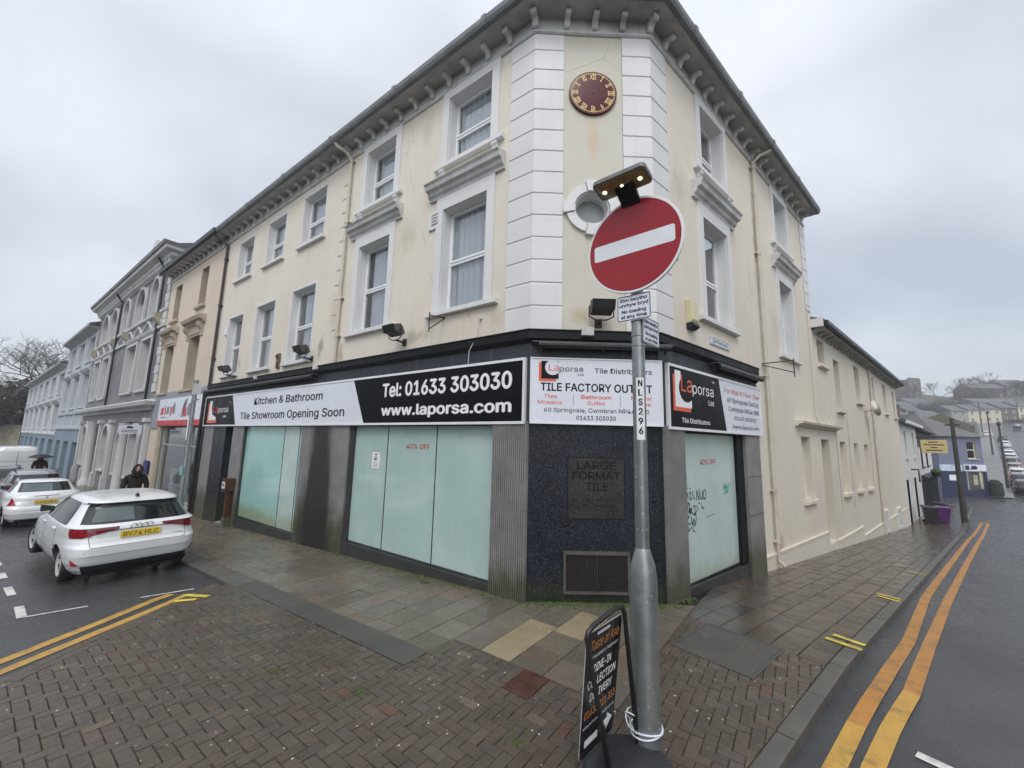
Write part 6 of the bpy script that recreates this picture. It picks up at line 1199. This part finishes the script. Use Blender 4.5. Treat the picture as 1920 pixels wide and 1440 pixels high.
# ---------------------------------------------------------------- annexe and the buildings along the right street
AE = 28.4
an = thing('annexe_building', 'long low cream annexe with narrow recessed windows behind the corner building', 'building', FR(9.8, 0, -.7))
ha = [(10.35, 11.3, 5.25, 6.15), (12.47, 13.38, 3.85, 5.75), (16.15, 17.2, 4.45, 6.02), (20.1, 20.85, 4.45, 6.02), (23.5, 24.5, 4.42, 6.02), (26.9, 27.7, 4.4, 5.95)]
hb = [(12.42, 13.37, .86, 2.69), (14.75, 15.63, .84, 2.67), (16.85, 17.79, .8, 2.64)]; hd = [(9.88, 10.9, -.5, 2.72)]; hv = [(19.9, 20.6, -1.3, -.5), (23.9, 24.8, -1.6, -.75)]
house_box(an, FR, RW+.003, AE, 8, 6.35, m_cream2, ha+hb+hd)
m_cream2s = m_cream2; m_boarded = mat('cream_boarding', (.56, .50, .39), .6, .05, 2)
for k, h_ in enumerate(ha): deepwin(FR, an, *h_, .38, m_cream2)
for h_ in hb: deepwin(FR, an, *h_, .38, m_cream2, gl=m_boarded, frm=m_boarded)
mb = MB(); mb.box(FR, 9.88, 10.9, -.9, -.84, -.8, 2.72); d_ = mb.build('door', mat('sage_door', (.27, .28, .22), .5, .05), an); mb = MB(); mb.box(FR, 9.87, 9.885, -.9, .0, -.9, 2.72); mb.box(FR, 10.895, 10.91, -.9, 0, -.9, 2.72); mb.box(FR, 9.885, 10.895, -.9, 0, 2.705, 2.72); mb.box(FR, 9.885, 10.895, -.9, .02, -1.2, -.52); mb.build('doorway', m_cream2, an)
mb = MB(); mb.prism(FR, [(0, 3.02), (.08, 3.03), (.10, 3.08), (.2, 3.1), (.22, 3.16), (0, 3.2)], 9.81, 11.9); mb.build('door_hood', m_cream2, an)
mb = MB()
for a0, a1, z0, z1 in ((10.95, 15.1, -.58, -.6), (15.1, 19.2, -.95, -.95), (19.3, 27.6, -.95, -1.0)):
    mb.hexa([FR(a0, -.05, -2.6), FR(a1, -.05, -2.9), FR(a1, .035, -2.9), FR(a0, .035, -2.6), FR(a0, -.05, z0), FR(a1, -.05, z1), FR(a1, .035, z1), FR(a0, .035, z0)]); mb.hexa([FR(a0, -.05, z0), FR(a1, -.05, z1), FR(a1, .055, z1), FR(a0, .055, z0), FR(a0, -.05, z0+.06), FR(a1, -.05, z1+.06), FR(a1, .055, z1+.06), FR(a0, .055, z0+.06)])
mb.build('plinth', m_cream2, an)
for h_ in hv: mb = MB(); mb.ring(FR, (h_[0]-.15, h_[1]+.15, h_[2]-.1, h_[3]+.12), h_, .0, .09); v = mb.build('cellar_opening', m_white, an); mb = MB(); mb.box(FR, *h_[:2], .04, .05, *h_[2:]); mb.build('board', m_grimy, v)
pa = [FR(RW+.03, 0, 0), FR(AE+.2, 0, 0)]
mb = MB(); mb.sweep(pa, [(-.01, 6.40), (.34, 6.36), (.34, 6.56), (-.01, 6.70)]); mb.build('eaves', m_eave, an); mb = MB(); mb.sweep(pa, [(.34, 6.42), (.40, 6.38), (.46, 6.44), (.46, 6.56), (.34, 6.56)]); mb.build('gutter', m_blackiron, an)
mb = MB(); mb.box(FR, RW+.005, RW+.028, 0, .34, 6.38, 6.66); mb.build('fascia_end', m_white, an)
for k in range(34): mb = MB(); x = 10+k*.55; mb.prism(FR, [(.005, 6.40), (.31, 6.37), (.31, 6.32), (.2, 6.30), (.08, 6.24), (.005, 6.2)], x, x+.14); mb.build('bracket', m_eave, an)
hipped(an, FR, RW+.2, AE, 8, 6.62, .36, 22, m_slate)
mb = MB(); mb.tube([FR(19.4, .07, gz(FR, 19.4)-.1), FR(19.4, .07, 6.35)], .05, 8); mb.build('drainpipe', m_creampipe, an); 
for s_v in (11.9, 13.9, 18.2):
    mb = MB(); mb.tube([FR(s_v, .02, 3.8 if s_v > 12 else 3.3), FR(s_v, .02, .3)], .012, 5); mb.build('wall_cable', m_creampipe, an)
mb = MB(); mb.lathe(FR(17.8, .35, 4.25), [(.36, .04), (.3, .0), (.18, -.05), (0, -.07)], 18, ax=(.4, -.9, .2)); mb.tube([FR(17.8, 0, 4.1), FR(17.8, .3, 4.2)], .02, 6); tag(mb.build('satellite_dish', m_cream2, smooth=True), 'cream satellite dish on the annexe wall by the drainpipe', 'satellite dish')
# white house, then the black and cream one
m_wht = mat('whitewashed_wall', (.62, .62, .58), .7, .05, 1.5, streak=.25, scol=(.4, .38, .33)); m_dkp = mat('dark_pub_paint', (.022, .024, .03), .5, .2, 3)
wh_ = thing('white_house', 'low whitewashed house just beyond the cream annexe', 'house', FR(AE, 0, -2.1)); hw_ = [(30.3, 31.3, 2.0, 3.7), (34.6, 35.7, 2.0, 3.7)]
house_box(wh_, FR, AE+.02, 37.6, 7, 4.3, m_wht, hw_+[(29.2, 30.2, -2.1, .6), (33.2, 34.3, -2.1, .6)])
for h_ in hw_: deepwin(FR, wh_, *h_, .2, m_wht)
for a in (29.2, 33.2): mb = MB(); mb.box(FR, a, a+1, -.3, -.25, -2.2, .6); mb.build('door', m_brn, wh_)
hipped(wh_, FR, AE+.1, 37.6, 7, 4.3, .35, 30, m_slate); mb = MB(); mb.sweep([FR(AE+.05, 0, 0), FR(37.6, 0, 0)], [(.3, 4.1), (.42, 4.12), (.42, 4.3), (.3, 4.3)]); mb.build('gutter', m_signframe, wh_); mb = MB(); mb.tube([FR(31.6, .05, 1.2), FR(31.6, .4, 1.2), FR(31.6, .4, .4)], .05, 6); mb.build('vent_pipe', m_blackiron, wh_)
bh = thing('black_and_cream_house', 'black and cream fronted house with a dark shopfront, at the street corner', 'house', FR(37.6, 0, -2.2)); hp_ = [(39.2, 40.6, 1.2, 2.7), (43.2, 44.8, 1.2, 2.7)]
house_box(bh, FR, 37.62, 48.6, 7, 4.0, m_wht, hp_)
for h_ in hp_: deepwin(FR, bh, *h_, .2, m_dkp, frm=m_dkp)
mb = MB(); mb.box(FR, 37.7, 48.5, 0, .12, -2.6, .3); [mb.box(FR, 38+k*1.5, 38.15+k*1.5, .12, .2, -2.6, .3) for k in range(8)]; mb.prism(FR, [(0, .3), (.3, .3), (.35, .5), (0, .6)], 37.7, 48.5); mb.box(FR, 37.7, 48.5, 0, .06, 2.75, 4.0); mb.build('dark_front', m_dkp, bh); hipped(bh, FR, 37.7, 48.6, 7, 4.05, .5, 30, m_slate)
ys = thing('yellow_hanging_sign', 'cream yellow projecting sign with lines of dark lettering on the black and cream house', 'sign', FR(36.8, .8, 2.2)); G = frame(FR(36.8, .25, 0), nR, -dR); mb = MB(); mb.box(G, 0, 1.35, -.04, .04, 2.3, 3.25); mb.build('panel', mat('cream_yellow_sign', (.62, .50, .22), .5, .05), ys)
for k, (a, b) in enumerate(((.4, .9), (.15, 1.2), (.5, .85), (.25, 1.1))): mb = MB(); mb.box(G, a, b, .04, .043, 3.05-k*.2, 3.13-k*.2); mb.build('print_line', m_brn, ys)
mb = MB(); mb.tube([FR(36.8, 0, 3.4), FR(36.8, 1.7, 3.4)], .03, 6); mb.build('arm', m_blackiron, ys)
hb_ = thing('hanging_basket', 'dark hanging basket beside the door of the black and cream house', 'hanging basket', FR(41.5, .7, .4)); mb = MB(); mb.lathe(FR(41.5, .6, .7), [(0, -.35), (.2, -.28), (.34, 0), (.3, .02)], 12); mb.build('basket', m_blackiron, hb_); mb = MB(); [mb.tube([FR(41.5, .6, .7), FR(41.5+random.uniform(-.6, .6), .6+random.uniform(-.5, .5), .7+random.uniform(.2, .8))], .03, 4) for _ in range(0)]; mb.lathe(FR(41.5, .6, .75), [(0, -.1), (.36, 0), (.3, .2), (0, .32)], 10); mb.build('foliage', m_moss, hb_)
# wheelie bins
def wbin(pos, lab, mt, lid, yaw):
    t = thing('wheelie_bin', lab, 'wheelie bin', (pos[0], pos[1], zt(pos[0], pos[1])), 'wheelie bins by the white house', yaw)
    mb = MB(); mb.hexa([Vector(v) for v in ((-.23, -.2, .06), (.23, -.2, .06), (.23, .24, .06), (-.23, .24, .06), (-.29, -.32, 1.0), (.29, -.32, 1.0), (.29, .34, 1.0), (-.29, .34, 1.0))]); mb.build('bin_body', mt, t, local=True, bevel=.02)
    mb = MB(); mb.hexa([Vector(v) for v in ((-.31, -.36, 1.0), (.31, -.36, 1.0), (.31, .40, 1.02), (-.31, .40, 1.02), (-.27, -.30, 1.06), (.27, -.30, 1.06), (.27, .36, 1.1), (-.27, .36, 1.1))]); mb.tube([Vector((-.24, .42, 1.0)), Vector((.24, .42, 1.0))], .018, 6); mb.build('lid', lid, t, local=True, bevel=.015)
    for s in (-1, 1): mb = MB(); mb.lathe((s*.26, .26, .1), [(0, -.03), (.1, -.03), (.1, .03), (0, .03)], 14, ax=(1, 0, 0)); mb.build('wheel', m_tyre, t, local=True)
m_binb = mat('black_bin_plastic', (.020, .020, .023), .45, .1, 4, obj=True); m_binp = mat('purple_bin_plastic', (.085, .018, .12), .4, .1, 4, obj=True)
q = FR(31.0, .75, 0); wbin((q.x, q.y), 'black wheelie bin standing at the wall, left of the purple one', m_binb, m_binb, math.atan2(dR.y, dR.x)+.3); q = FR(31.9, 1.25, 0); wbin((q.x, q.y), 'purple wheelie bin in front of the white house', m_binp, m_binp, math.atan2(dR.y, dR.x)+.25); q = FR(34.8, 1.0, 0); wbin((q.x, q.y), 'black wheelie bin farthest along, behind the purple one', m_binb, m_binb, math.atan2(dR.y, dR.x)-.2)
# telegraph and lamp poles
m_pole = mat('tarred_timber', (.045, .040, .034), .7, .25, 3)
def pole(x, y, h_, lab, head=True, r=.14, z=None):
    z = zt(x, y)-.1 if z is None else z; t = thing('street_lamp' if head else 'telegraph_pole', lab, 'street lamp' if head else 'telegraph pole', (x, y, z), 'poles along the right street'); mb = MB(); mb.lathe((x, y, z), [(r*1.25, -.3), (r*1.1, .8), (r*.7, h_), (0, h_+.02)], 10); mb.build('pole', m_pole, t, smooth=True, sharp=40)
    mb = MB()
    if head: mb.lathe((x, y, z+h_), [(.05, 0), (.16, .15), (.2, .4), (.14, .6), (.04, .65), (0, .66)], 10); mb.build('lamp_head', m_blackiron, t, smooth=True)
    else: mb.box(lambda a, b, c: Vector((x+dR.y*a+dR.x*b, y-dR.x*a+dR.y*b, z+c)), -.35, .35, -.05, .05, h_-.5, h_-.4); mb.build('fittings', m_blackiron, t)
q = FR(34.4, 2.05, 0); pole(q.x, q.y, 6.9, 'leaning dark timber telegraph pole on the kerb beside the wheelie bins', False)
pole(61.3, 50.3, 7.6, 'nearest street lamp on the pavement beside the black parked car uphill'); pole(97.5, 81.7, 8.2, 'second street lamp up the hill road, beyond the white cars'); pole(143.7, 122.3, 8.4, 'third and farthest street lamp up the hill road')
pole(178, 140, 9, 'thin pole in front of the cream terrace on the hill', False, .12)
# blue corner shop across the side street
m_shopblue = mat('lavender_blue_render', (.16, .175, .25), .7, .05, 1); m_navyp = mat('navy_paint', (.012, .018, .06), .4, .1); m_glim = mat('shop_goods', (.12, .10, .08), .6, .8, 4)
FS = frame(Vector((47.6, 45.0, 0)), Vector((.985, .17, 0)).normalized(), Vector((.17, -.985, 0)).normalized()); bsn = thing('blue_corner_shop', 'lavender blue corner shop with navy shopfront across the side street', 'shop', FS(0, 0, -2.4))
wS = 6.3; hs = [(4.1, 5.5, 1.7, 3.65)]; house_box(bsn, FS, 0, wS, 14, 4.15, m_shopblue, hs, z0=-4); deepwin(FS, bsn, *hs[0], .2, m_stone)
mb = MB(); mb.box(FS, -.02, wS+.05, 0, .1, -2.7, -1.75); mb.box(FS, 0, 2.9, 0, .08, -1.75, .3); mb.box(FS, 2.9, 3.3, 0, .1, -1.75, .3); mb.box(FS, 6.0, wS+.05, 0, .12, -1.75, .6); mb.build('shop_front', m_navyp, bsn); mb = MB(); mb.box(FS, 3.3, 6.0, 0, .05, -1.75, .3); mb.build('shop_window', mat('dim_shop_window', (.05, .05, .055), .1, .9, 1.5), bsn)
mb = MB(); mb.box(FS, 3.5, 3.62, .05, .09, -1.75, .3); mb.box(FS, 5.3, 5.7, .05, .07, -1.6, .2); mb.box(FS, 4.4, 5.0, .05, .07, -1.2, -.1); mb.build('window_display', m_cream3, bsn); mb = MB(); mb.box(FS, 1.0, 2.1, .08, .1, -.7, -.1); mb.build('door_panel', m_signframe, bsn)
mb = MB(); mb.box(FS, -.1, 2.9, 0, .14, .32, 1.0); mb.build('shop_sign', mat('pale_blue_sign', (.50, .60, .70), .4, .25, 1.3), bsn); mb = MB(); mb.box(FS, 3.2, wS, 0, .14, .32, 1.05); mb.build('shop_sign', m_signw, bsn); mb = MB(); mb.slab(FS, [(4.0, .5), (4.9, .5), (5.1, .75), (4.7, .95), (4.2, .9)], .14, .15); mb.box(FS, 3.3, 3.9, .14, .15, .45, .95); mb.build('sign_print', m_navyp, bsn)
mb = MB(); rz = 4.15; e = [FS(-.3, .35, rz), FS(wS+.3, .35, rz), FS(wS+.3, -14.3, rz), FS(-.3, -14.3, rz)]; r0, r1 = FS(wS*.35, -3.2, rz+2.7), FS(wS*.35, -14.3, rz+2.7); mb.poly([e[0], e[1], r0]); mb.poly([e[1], e[2], r1, r0]); mb.poly([e[2], e[3], r1]); mb.poly([e[3], e[0], r0, r1]); mb.poly(e); mb.build('roof', mat('grey_tile_roof', (.11, .11, .105), .6, .2, 1.2, bump=.3, bscale=4), bsn)
m_redbrick = mat('red_brick', (.20, .065, .045), .8, .15, 2); mb = MB(); mb.box(FS, .4, 2.6, -6.2, -5.2, 4.5, 7.5); c_ = mb.build('chimney', m_redbrick, bsn); mb = MB(); [mb.lathe(FS(.8+k*.55, -5.7, 7.5), [(.16, 0), (.13, .5), (0, .5)], 8) for k in range(4)]; mb.build('chimney_pots', m_redbrick, c_)
mb = MB(); q = FS(wS+.8, .2, 0); mb.lathe((q.x, q.y, zt(q.x, q.y)-.1), [(.5, 0), (.65, .4), (.6, 1.5), (.3, 1.9), (0, 1.95)], 12); bs_ = mb.build('clipped_shrub', mat('dark_hedge', (.018, .028, .016), .9, .4, 4, bump=.6, bscale=12)); tag(bs_, 'dark clipped shrub at the right hand end of the blue shop', 'shrub')
# terrace climbing the hill behind the shop
m_tan = mat('mossy_tile_roof', (.115, .10, .075), .75, .25, .5, dirt=.4, dcol=(.06, .06, .03)); m_gwall = mat('grey_house_render', (.30, .29, .27), .8, .1, .7)
for k in range(9):
    a0 = 76+k*6.2; p = FR(a0, 1.9, 0); z0 = zt(p.x, p.y); F2 = frame(p, dR, nR); t = thing('hill_house', '%s house of the terrace climbing the hill behind the blue shop' % ('first', 'second', 'third', 'fourth', 'fifth', 'sixth', 'seventh', 'eighth', 'ninth')[k], 'house', (p.x, p.y, z0), 'terrace climbing the hill'); hs = [(1, 2, z0+.6, z0+2), (3.6, 4.6, z0+.4, z0+2.2), (1, 2, z0+3.2, z0+4.6), (3.8, 4.8, z0+3.2, z0+4.6)]
    house_box(t, F2, 0, 6.15, 8, z0+5.4, (m_gwall, m_wht, m_brn)[k % 3], hs, z0=z0-3)
    for h_ in hs: deepwin(F2, t, *h_, .15, m_wht)
    hipped(t, F2, 0, 6.15, 8, z0+5.4, .3, 32, m_tan); mb = MB(); mb.box(F2, .1, .9, -4.4, -3.7, z0+7.2, z0+8.5); mb.build('chimney', m_tan, t)
# distant houses
def cottage(x, y, wdt, dep, hgt, mt, roof, lab, yaw=0, rh=30, n=2, name='house', z=None, cat='house', floors=2):
    z0 = zt(x, y) if z is None else z; d = Vector((math.cos(yaw), math.sin(yaw), 0)); n_v = Vector((d.y, -d.x, 0)); F2 = frame(Vector((x, y, 0)), d, n_v); t = thing(name, lab, cat, (x, y, z0)); hs = []
    for k in range(n):
        c = wdt*(k+.5)/n
        for f_ in range(floors): hs.append((c-.55, c+.55, z0+.9+f_*2.7, z0+2.2+f_*2.7))
    hs = [h_ for h_ in hs if h_[3] < z0+hgt-.2]
    house_box(t, F2, 0, wdt, dep, z0+hgt, mt, hs, z0=z0-4)
    for h_ in hs: deepwin(F2, t, *h_, .15, m_wht)
    hipped(t, F2, 0, wdt, dep, z0+hgt, .3, rh, roof); return t
m_ctc = mat('cream_house_render', (.55, .50, .38), .8, .05, .5); m_dslate = mat('far_slate', (.10, .10, .105), .6, .15, .3)
for k in range(5): cottage(168+k*6.4, 152.2+k*.0, 6.3, 8, 5.4, (m_gwall, m_ctc, m_ctc, m_tan, m_ctc)[k], m_dslate, '%s house of the cream terrace across the top of the hill road' % ('leftmost', 'second', 'middle', 'fourth', 'rightmost')[k], 0, 30, 2)
cottage(116, 122, 9, 7, 4.2, m_gwall, m_dslate, 'long grey roofed house on the hill, left of the pair of white houses', .15, 30, 2); cottage(126, 121, 7, 7, 5.0, m_wht, m_dslate, 'small white house on the hill behind the blue shop', .1, 30, 2); cottage(136, 131, 7, 7, 5.2, m_ctc, m_dslate, 'cream house on the hill just right of the small white house', .1, 30, 2)
cottage(103, 112, 14, 8, 6.0, m_gwall, m_dslate, 'big dark roofed house on the hillside just above the white house eaves', .25, 34, 3); cottage(228, 196, 16, 9, 7.5, m_brn, m_dslate, 'large dark brick building near the skyline', -.05, 30, 3); cottage(255, 205, 12, 9, 6.5, m_gwall, m_dslate, 'grey house near the skyline at the right edge', -.1, 30, 3); cottage(270, 200, 12, 9, 6.5, m_tan, m_dslate, 'tan house near the skyline at the far right edge', -.1, 30, 3)
cottage(205, 176, 20, 8, 6, m_gwall, m_dslate, 'long grey row of houses above the cream terrace', -.05, 26, 5); cottage(186, 186, 12, 8, 5.5, m_brn, m_dslate, 'dark house half hidden by bare trees below the church tower', .1, 30, 3)
ct = thing('church_tower', 'square stone church tower on the skyline among bare trees', 'church tower', (208, 204, 28)); FT = frame(Vector((204, 203, 0)), Vector((1, .1, 0)).normalized(), Vector((.1, -1, 0)).normalized()); m_tow = mat('tower_stone', (.13, .12, .11), .85, .15, .4); zt_ = zt(208, 204)
house_box(ct, FT, 0, 7, 7, 39, m_tow, [(2.8, 4.2, 33, 36)], z0=zt_-4); mb = MB(); [mb.box(FT, k*1.45, k*1.45+.9, -.4, .05, 39, 39.8) for k in range(5)]; [mb.box(FT, k*1.45, k*1.45+.9, -7, -6.6, 39, 39.8) for k in range(5)]; mb.build('battlement', m_tow, ct); mb = MB(); mb.box(FT, 2.8, 4.2, -.4, -.35, 33, 36); mb.build('bell_opening', m_dkp, ct)
# parked cars up the hill
proto = None
def far(u, v, yaw_off, name, lab, paint): 
    p = FR(u, v, 0); e_ = FR(u+2, v, 0); s_ = suv(0, 0, name, lab, paint, 32, yaw=math.atan2(dR.y, dR.x)+yaw_off, pos=p, group='parked cars on the hill road', rails=False); s_.rotation_euler = (0, -math.atan2(zr(e_.x, e_.y)-zr(p.x, p.y), 2), math.atan2(dR.y, dR.x)+yaw_off); return s_
hill_cars = [(69, 5.9, m_blackp, 'black car at the front of the row parked up the hill road'), (75.5, 5.8, m_dark, 'dark car second in the row up the hill road'), (82, 5.9, m_cw, 'white car third in the row up the hill road'), (89.5, 5.9, m_beige, 'beige car parked behind the third white car up the hill'), (98, 6.0, m_dark, 'dark car in the middle of the row up the hill road'),
  (106, 6.0, m_cw, 'white car just uphill of the middle dark car'), (114, 6.0, m_cw, 'second of two white cars parked together up the hill'), (124, 6.1, m_silver, 'silver car parked above the two white cars'), (135, 6.2, m_cw, 'white car far up the parked row'), (150, 6.2, m_dark, 'dark car near the top of the parked row'), (166, 4.0, m_cw, 'white car at the top of the hill road by the left pavement')]
for k, (u, v, pt, lab) in enumerate(hill_cars): far(u, v, 0, 'parked_car', lab, pt)
far(196, 10.2, math.pi, 'moving_car', 'grey car coming down the middle of the hill road', m_silver); far(158, 12.3, math.pi, 'moving_car', 'white car at the right edge of the hill road', m_cw)
for x, y, wd, mt_, lab in ((122, 134, 9, m_wht, 'white cottage on the hill, up and left of the small white house'), (144, 146, 8, m_gwall, 'grey cottage among trees left of the cream terrace'), (150, 160, 14, m_gwall, 'long grey row on the hillside left of the terrace'), (176, 172, 9, m_wht, 'white cottage above the left end of the cream terrace'), (246, 196, 9, m_ctc, 'cream house on the slope below the skyline at the right'), (110, 104, 8, m_brn, 'dark brick house close behind the annexe end')): cottage(x, y, wd, 7, 5.2, mt_, m_dslate, lab, .1, 32, 2)
# ---------------------------------------------------------------- the far sides of both streets, seen only in the glass and lighting the fronts
for F2, a0, a1, dd, mt_, lab in ((frame(FL(-9, 17.5, 0), dL, -nL), 0, 17, 10, m_wht, 'white rendered building across the left street, behind the viewer'), (frame(FL(8.5, 17.5, 0), dL, -nL), 0, 30, 9, m_gwall, 'grey rendered building across the left street, behind the viewer'), (frame(FR(-6, 15, 0), dR, -nR), 0, 34, 8, m_ctc, 'cream building across the right street, out of the picture')):
    t = thing('opposite_building', lab, 'building', F2(0, 0, -1)); n = int(a1/3.4); hs = [(k*3.4+1, k*3.4+2.2, z, z+1.8) for k in range(n) for z in (1, 4.3)]; house_box(t, F2, 0, a1, 8, 7.6, mt_, hs)
    for h_ in hs: deepwin(F2, t, *h_, .2, m_wht)
    hipped(t, F2, 0, a1, 8, 7.6, .4, 30, m_slate)
# ---------------------------------------------------------------- trees
m_bark = mat('bare_branches', (.075, .062, .052), .9, .2, 1); m_barkg = mat('hazy_twigs', (.085, .075, .065), .9, .2, 1); m_fol = mat('dull_evergreen', (.026, .032, .017), .85, .5, .6, rvar=.1); m_fol2 = mat('brown_ivy', (.038, .034, .022), .85, .5, .5)
def tree(x, y, h_, lab, seed, spread=1.0, mt=None, lev=6, z=None, name='bare_tree', thick=1.0, twig=.011):
    rnd = random.Random(seed); z0 = zt(x, y)-.3 if z is None else z; t = thing(name, lab, 'tree', (x, y, z0)); tr = MB(); cr = MB()
    def grow(p, d, l, r, k):
        pts = [p]; q = p; dd = d
        for _ in range(3): dd = (dd+Vector((rnd.uniform(-1, 1), rnd.uniform(-1, 1), rnd.uniform(-.5, .7)))*.17).normalized(); q = q+dd*l/3; pts.append(q)
        (tr if k < 2 else cr).tube(pts, [r, r*.88, r*.78, r*.68], 7 if k < 2 else (4 if k < 4 else 3), cap=False)
        if k >= lev: return
        n = 2 if k < 1 else rnd.choice((2, 3, 3)) if k < 4 else 3
        for i in range(n):
            ax = Vector((rnd.uniform(-1, 1), rnd.uniform(-1, 1), rnd.uniform(-.3, .5))).normalized(); nd_ = (dd*.8+ax*.72*spread+Vector((0, 0, .10))).normalized(); grow(pts[-1] if i < 2 else pts[2], nd_, l*rnd.uniform(.64, .86), max(twig, r*.62), k+1)
    grow(Vector((x, y, z0)), Vector((rnd.uniform(-.1, .1), rnd.uniform(-.1, .1), 1)), h_*.27, h_*.022*thick, 0)
    tr.build('trunk', mt or m_bark, t, smooth=True); cr.build('crown', mt or m_bark, t); return t
tree(-84, 76, 29, 'big bare spreading tree behind the white terrace at the far left', 5, 1.35, lev=7, twig=.021, thick=.9); tree(-96, 74, 17, 'smaller bare tree left of the big spreading one', 9, 1.2, lev=6, twig=.02)
def bushy(x, y, rx, ry, h_, lab, n, mt, seed, sz=.5, name='evergreen_tree', z=None):
    rnd = random.Random(seed); z0 = zt(x, y)-.3 if z is None else z; t = thing(name, lab, 'tree', (x, y, z0)); mb = MB(); mb.tube([(x, y, z0), (x+.2, y, z0+h_*.4), (x, y+.2, z0+h_*.75)], [h_*.03, h_*.022, h_*.01], 8); [mb.tube([(x, y, z0+h_*rnd.uniform(.3, .6)), (x+rnd.uniform(-1, 1)*rx*.8, y+rnd.uniform(-1, 1)*ry*.8, z0+h_*rnd.uniform(.5, .9))], [h_*.012, h_*.004], 5) for _ in range(9)]; mb.build('trunk', m_bark, t)
    mb = MB(); cl = [(rnd.uniform(-.75, .75)*rx, rnd.uniform(-.75, .75)*ry, h_*rnd.uniform(.28, .86), rnd.uniform(.22, .42)) for _ in range(26)]
    for _ in range(n):
        c = rnd.choice(cl); u = Vector((rnd.gauss(0, 1), rnd.gauss(0, 1), rnd.gauss(0, 1))).normalized()*rnd.uniform(.75, 1.08); p = Vector((x+c[0]+u.x*c[3]*rx, y+c[1]+u.y*c[3]*ry, z0+c[2]+u.z*c[3]*h_*.4)); a = Vector((rnd.uniform(-1, 1), rnd.uniform(-1, 1), rnd.uniform(-1, 1))).normalized()*sz; b = a.orthogonal().normalized()*sz*.6
        mb.poly([p-a, p+b, p+a, p-b])
    mb.build('crown', mt, t); return t
bushy(-86, 62.5, 9, 6, 14, 'dense dull evergreen tree over the dark brick building at the far left', 5200, m_fol2, 3, .5); bushy(-100, 68, 8, 6, 12, 'dark evergreen tree at the far left edge', 3000, m_fol, 4, .5)
k_ = 0
for x, y, h_, sd_, lab in ((199, 196, 13, 21, 'bare tree left of the church tower on the skyline'), (214, 198, 15, 22, 'bare tree right beside the church tower'), (222, 196, 16, 23, 'tall bare tree on the skyline between tower and dark brick building'), (239, 200, 14, 24, 'bare tree behind the dark brick building'), (248, 214, 13, 25, 'bare tree near the right end of the skyline'), (262, 218, 12, 26, 'bare tree at the right edge of the skyline'), (152, 150, 9, 27, 'bare tree among the houses half way up the hill'), (172, 170, 10, 28, 'bare tree behind the cream terrace'), (132, 140, 9, 29, 'bare tree behind the white houses on the hill'), (206, 209, 12, 30, 'bare tree behind the church tower'), (231, 203, 15, 36, 'bare tree on the skyline left of the dark brick building'), (271, 226, 14, 37, 'bare tree farthest right on the skyline'), (183, 196, 13, 38, 'bare tree on the skyline above the annexe roof end'), (217, 192, 11, 39, 'small bare tree in front of the church tower')): tree(x, y, h_, lab, sd_, 1.1, m_barkg, 6, twig=.035, thick=.8)
for x, y, rx, h_, sd_, lab in ((109, 116, 5, 7, 31, 'dark evergreen bush above the annexe end'), (160, 158, 7, 8, 32, 'evergreen shrubs on the hill left of the cream terrace'), (190, 178, 9, 9, 33, 'evergreen mass under the church tower'), (225, 190, 8, 8, 34, 'evergreen bush left of the dark brick building'), (247, 192, 8, 9, 35, 'evergreen bush right of the dark brick building'), (138, 146, 6, 7, 36, 'evergreen bush beside the grey cottage on the hill'), (118, 128, 5, 6, 37, 'evergreen bush by the white cottage on the hill'), (170, 166, 8, 7, 38, 'evergreen mass above the left end of the cream terrace'), (206, 184, 9, 7, 39, 'dark evergreens over the long grey row of houses')): bushy(x, y, rx, rx*.7, h_, lab, 900, m_fol, sd_, .55)
# ---------------------------------------------------------------- damp air over the whole place
hz = MB(); hz.box(I4, -800, 900, -110, 900, -12, 75); o = hz.build('haze', [], loc=(0, 0, -12)); o['kind'] = 'stuff'
hm = bpy.data.materials.new('damp_air'); hm.use_nodes = True; q = hm.node_tree; q.nodes.remove(q.nodes['Principled BSDF']); v = q.nodes.new('ShaderNodeVolumePrincipled'); v.inputs['Color'].default_value = (.93, .95, 1, 1); v.inputs['Density'].default_value = .0012; v.inputs['Anisotropy'].default_value = .2
q.links.new(v.outputs[0], q.nodes['Material Output'].inputs['Volume']); o.data.materials.append(hm)
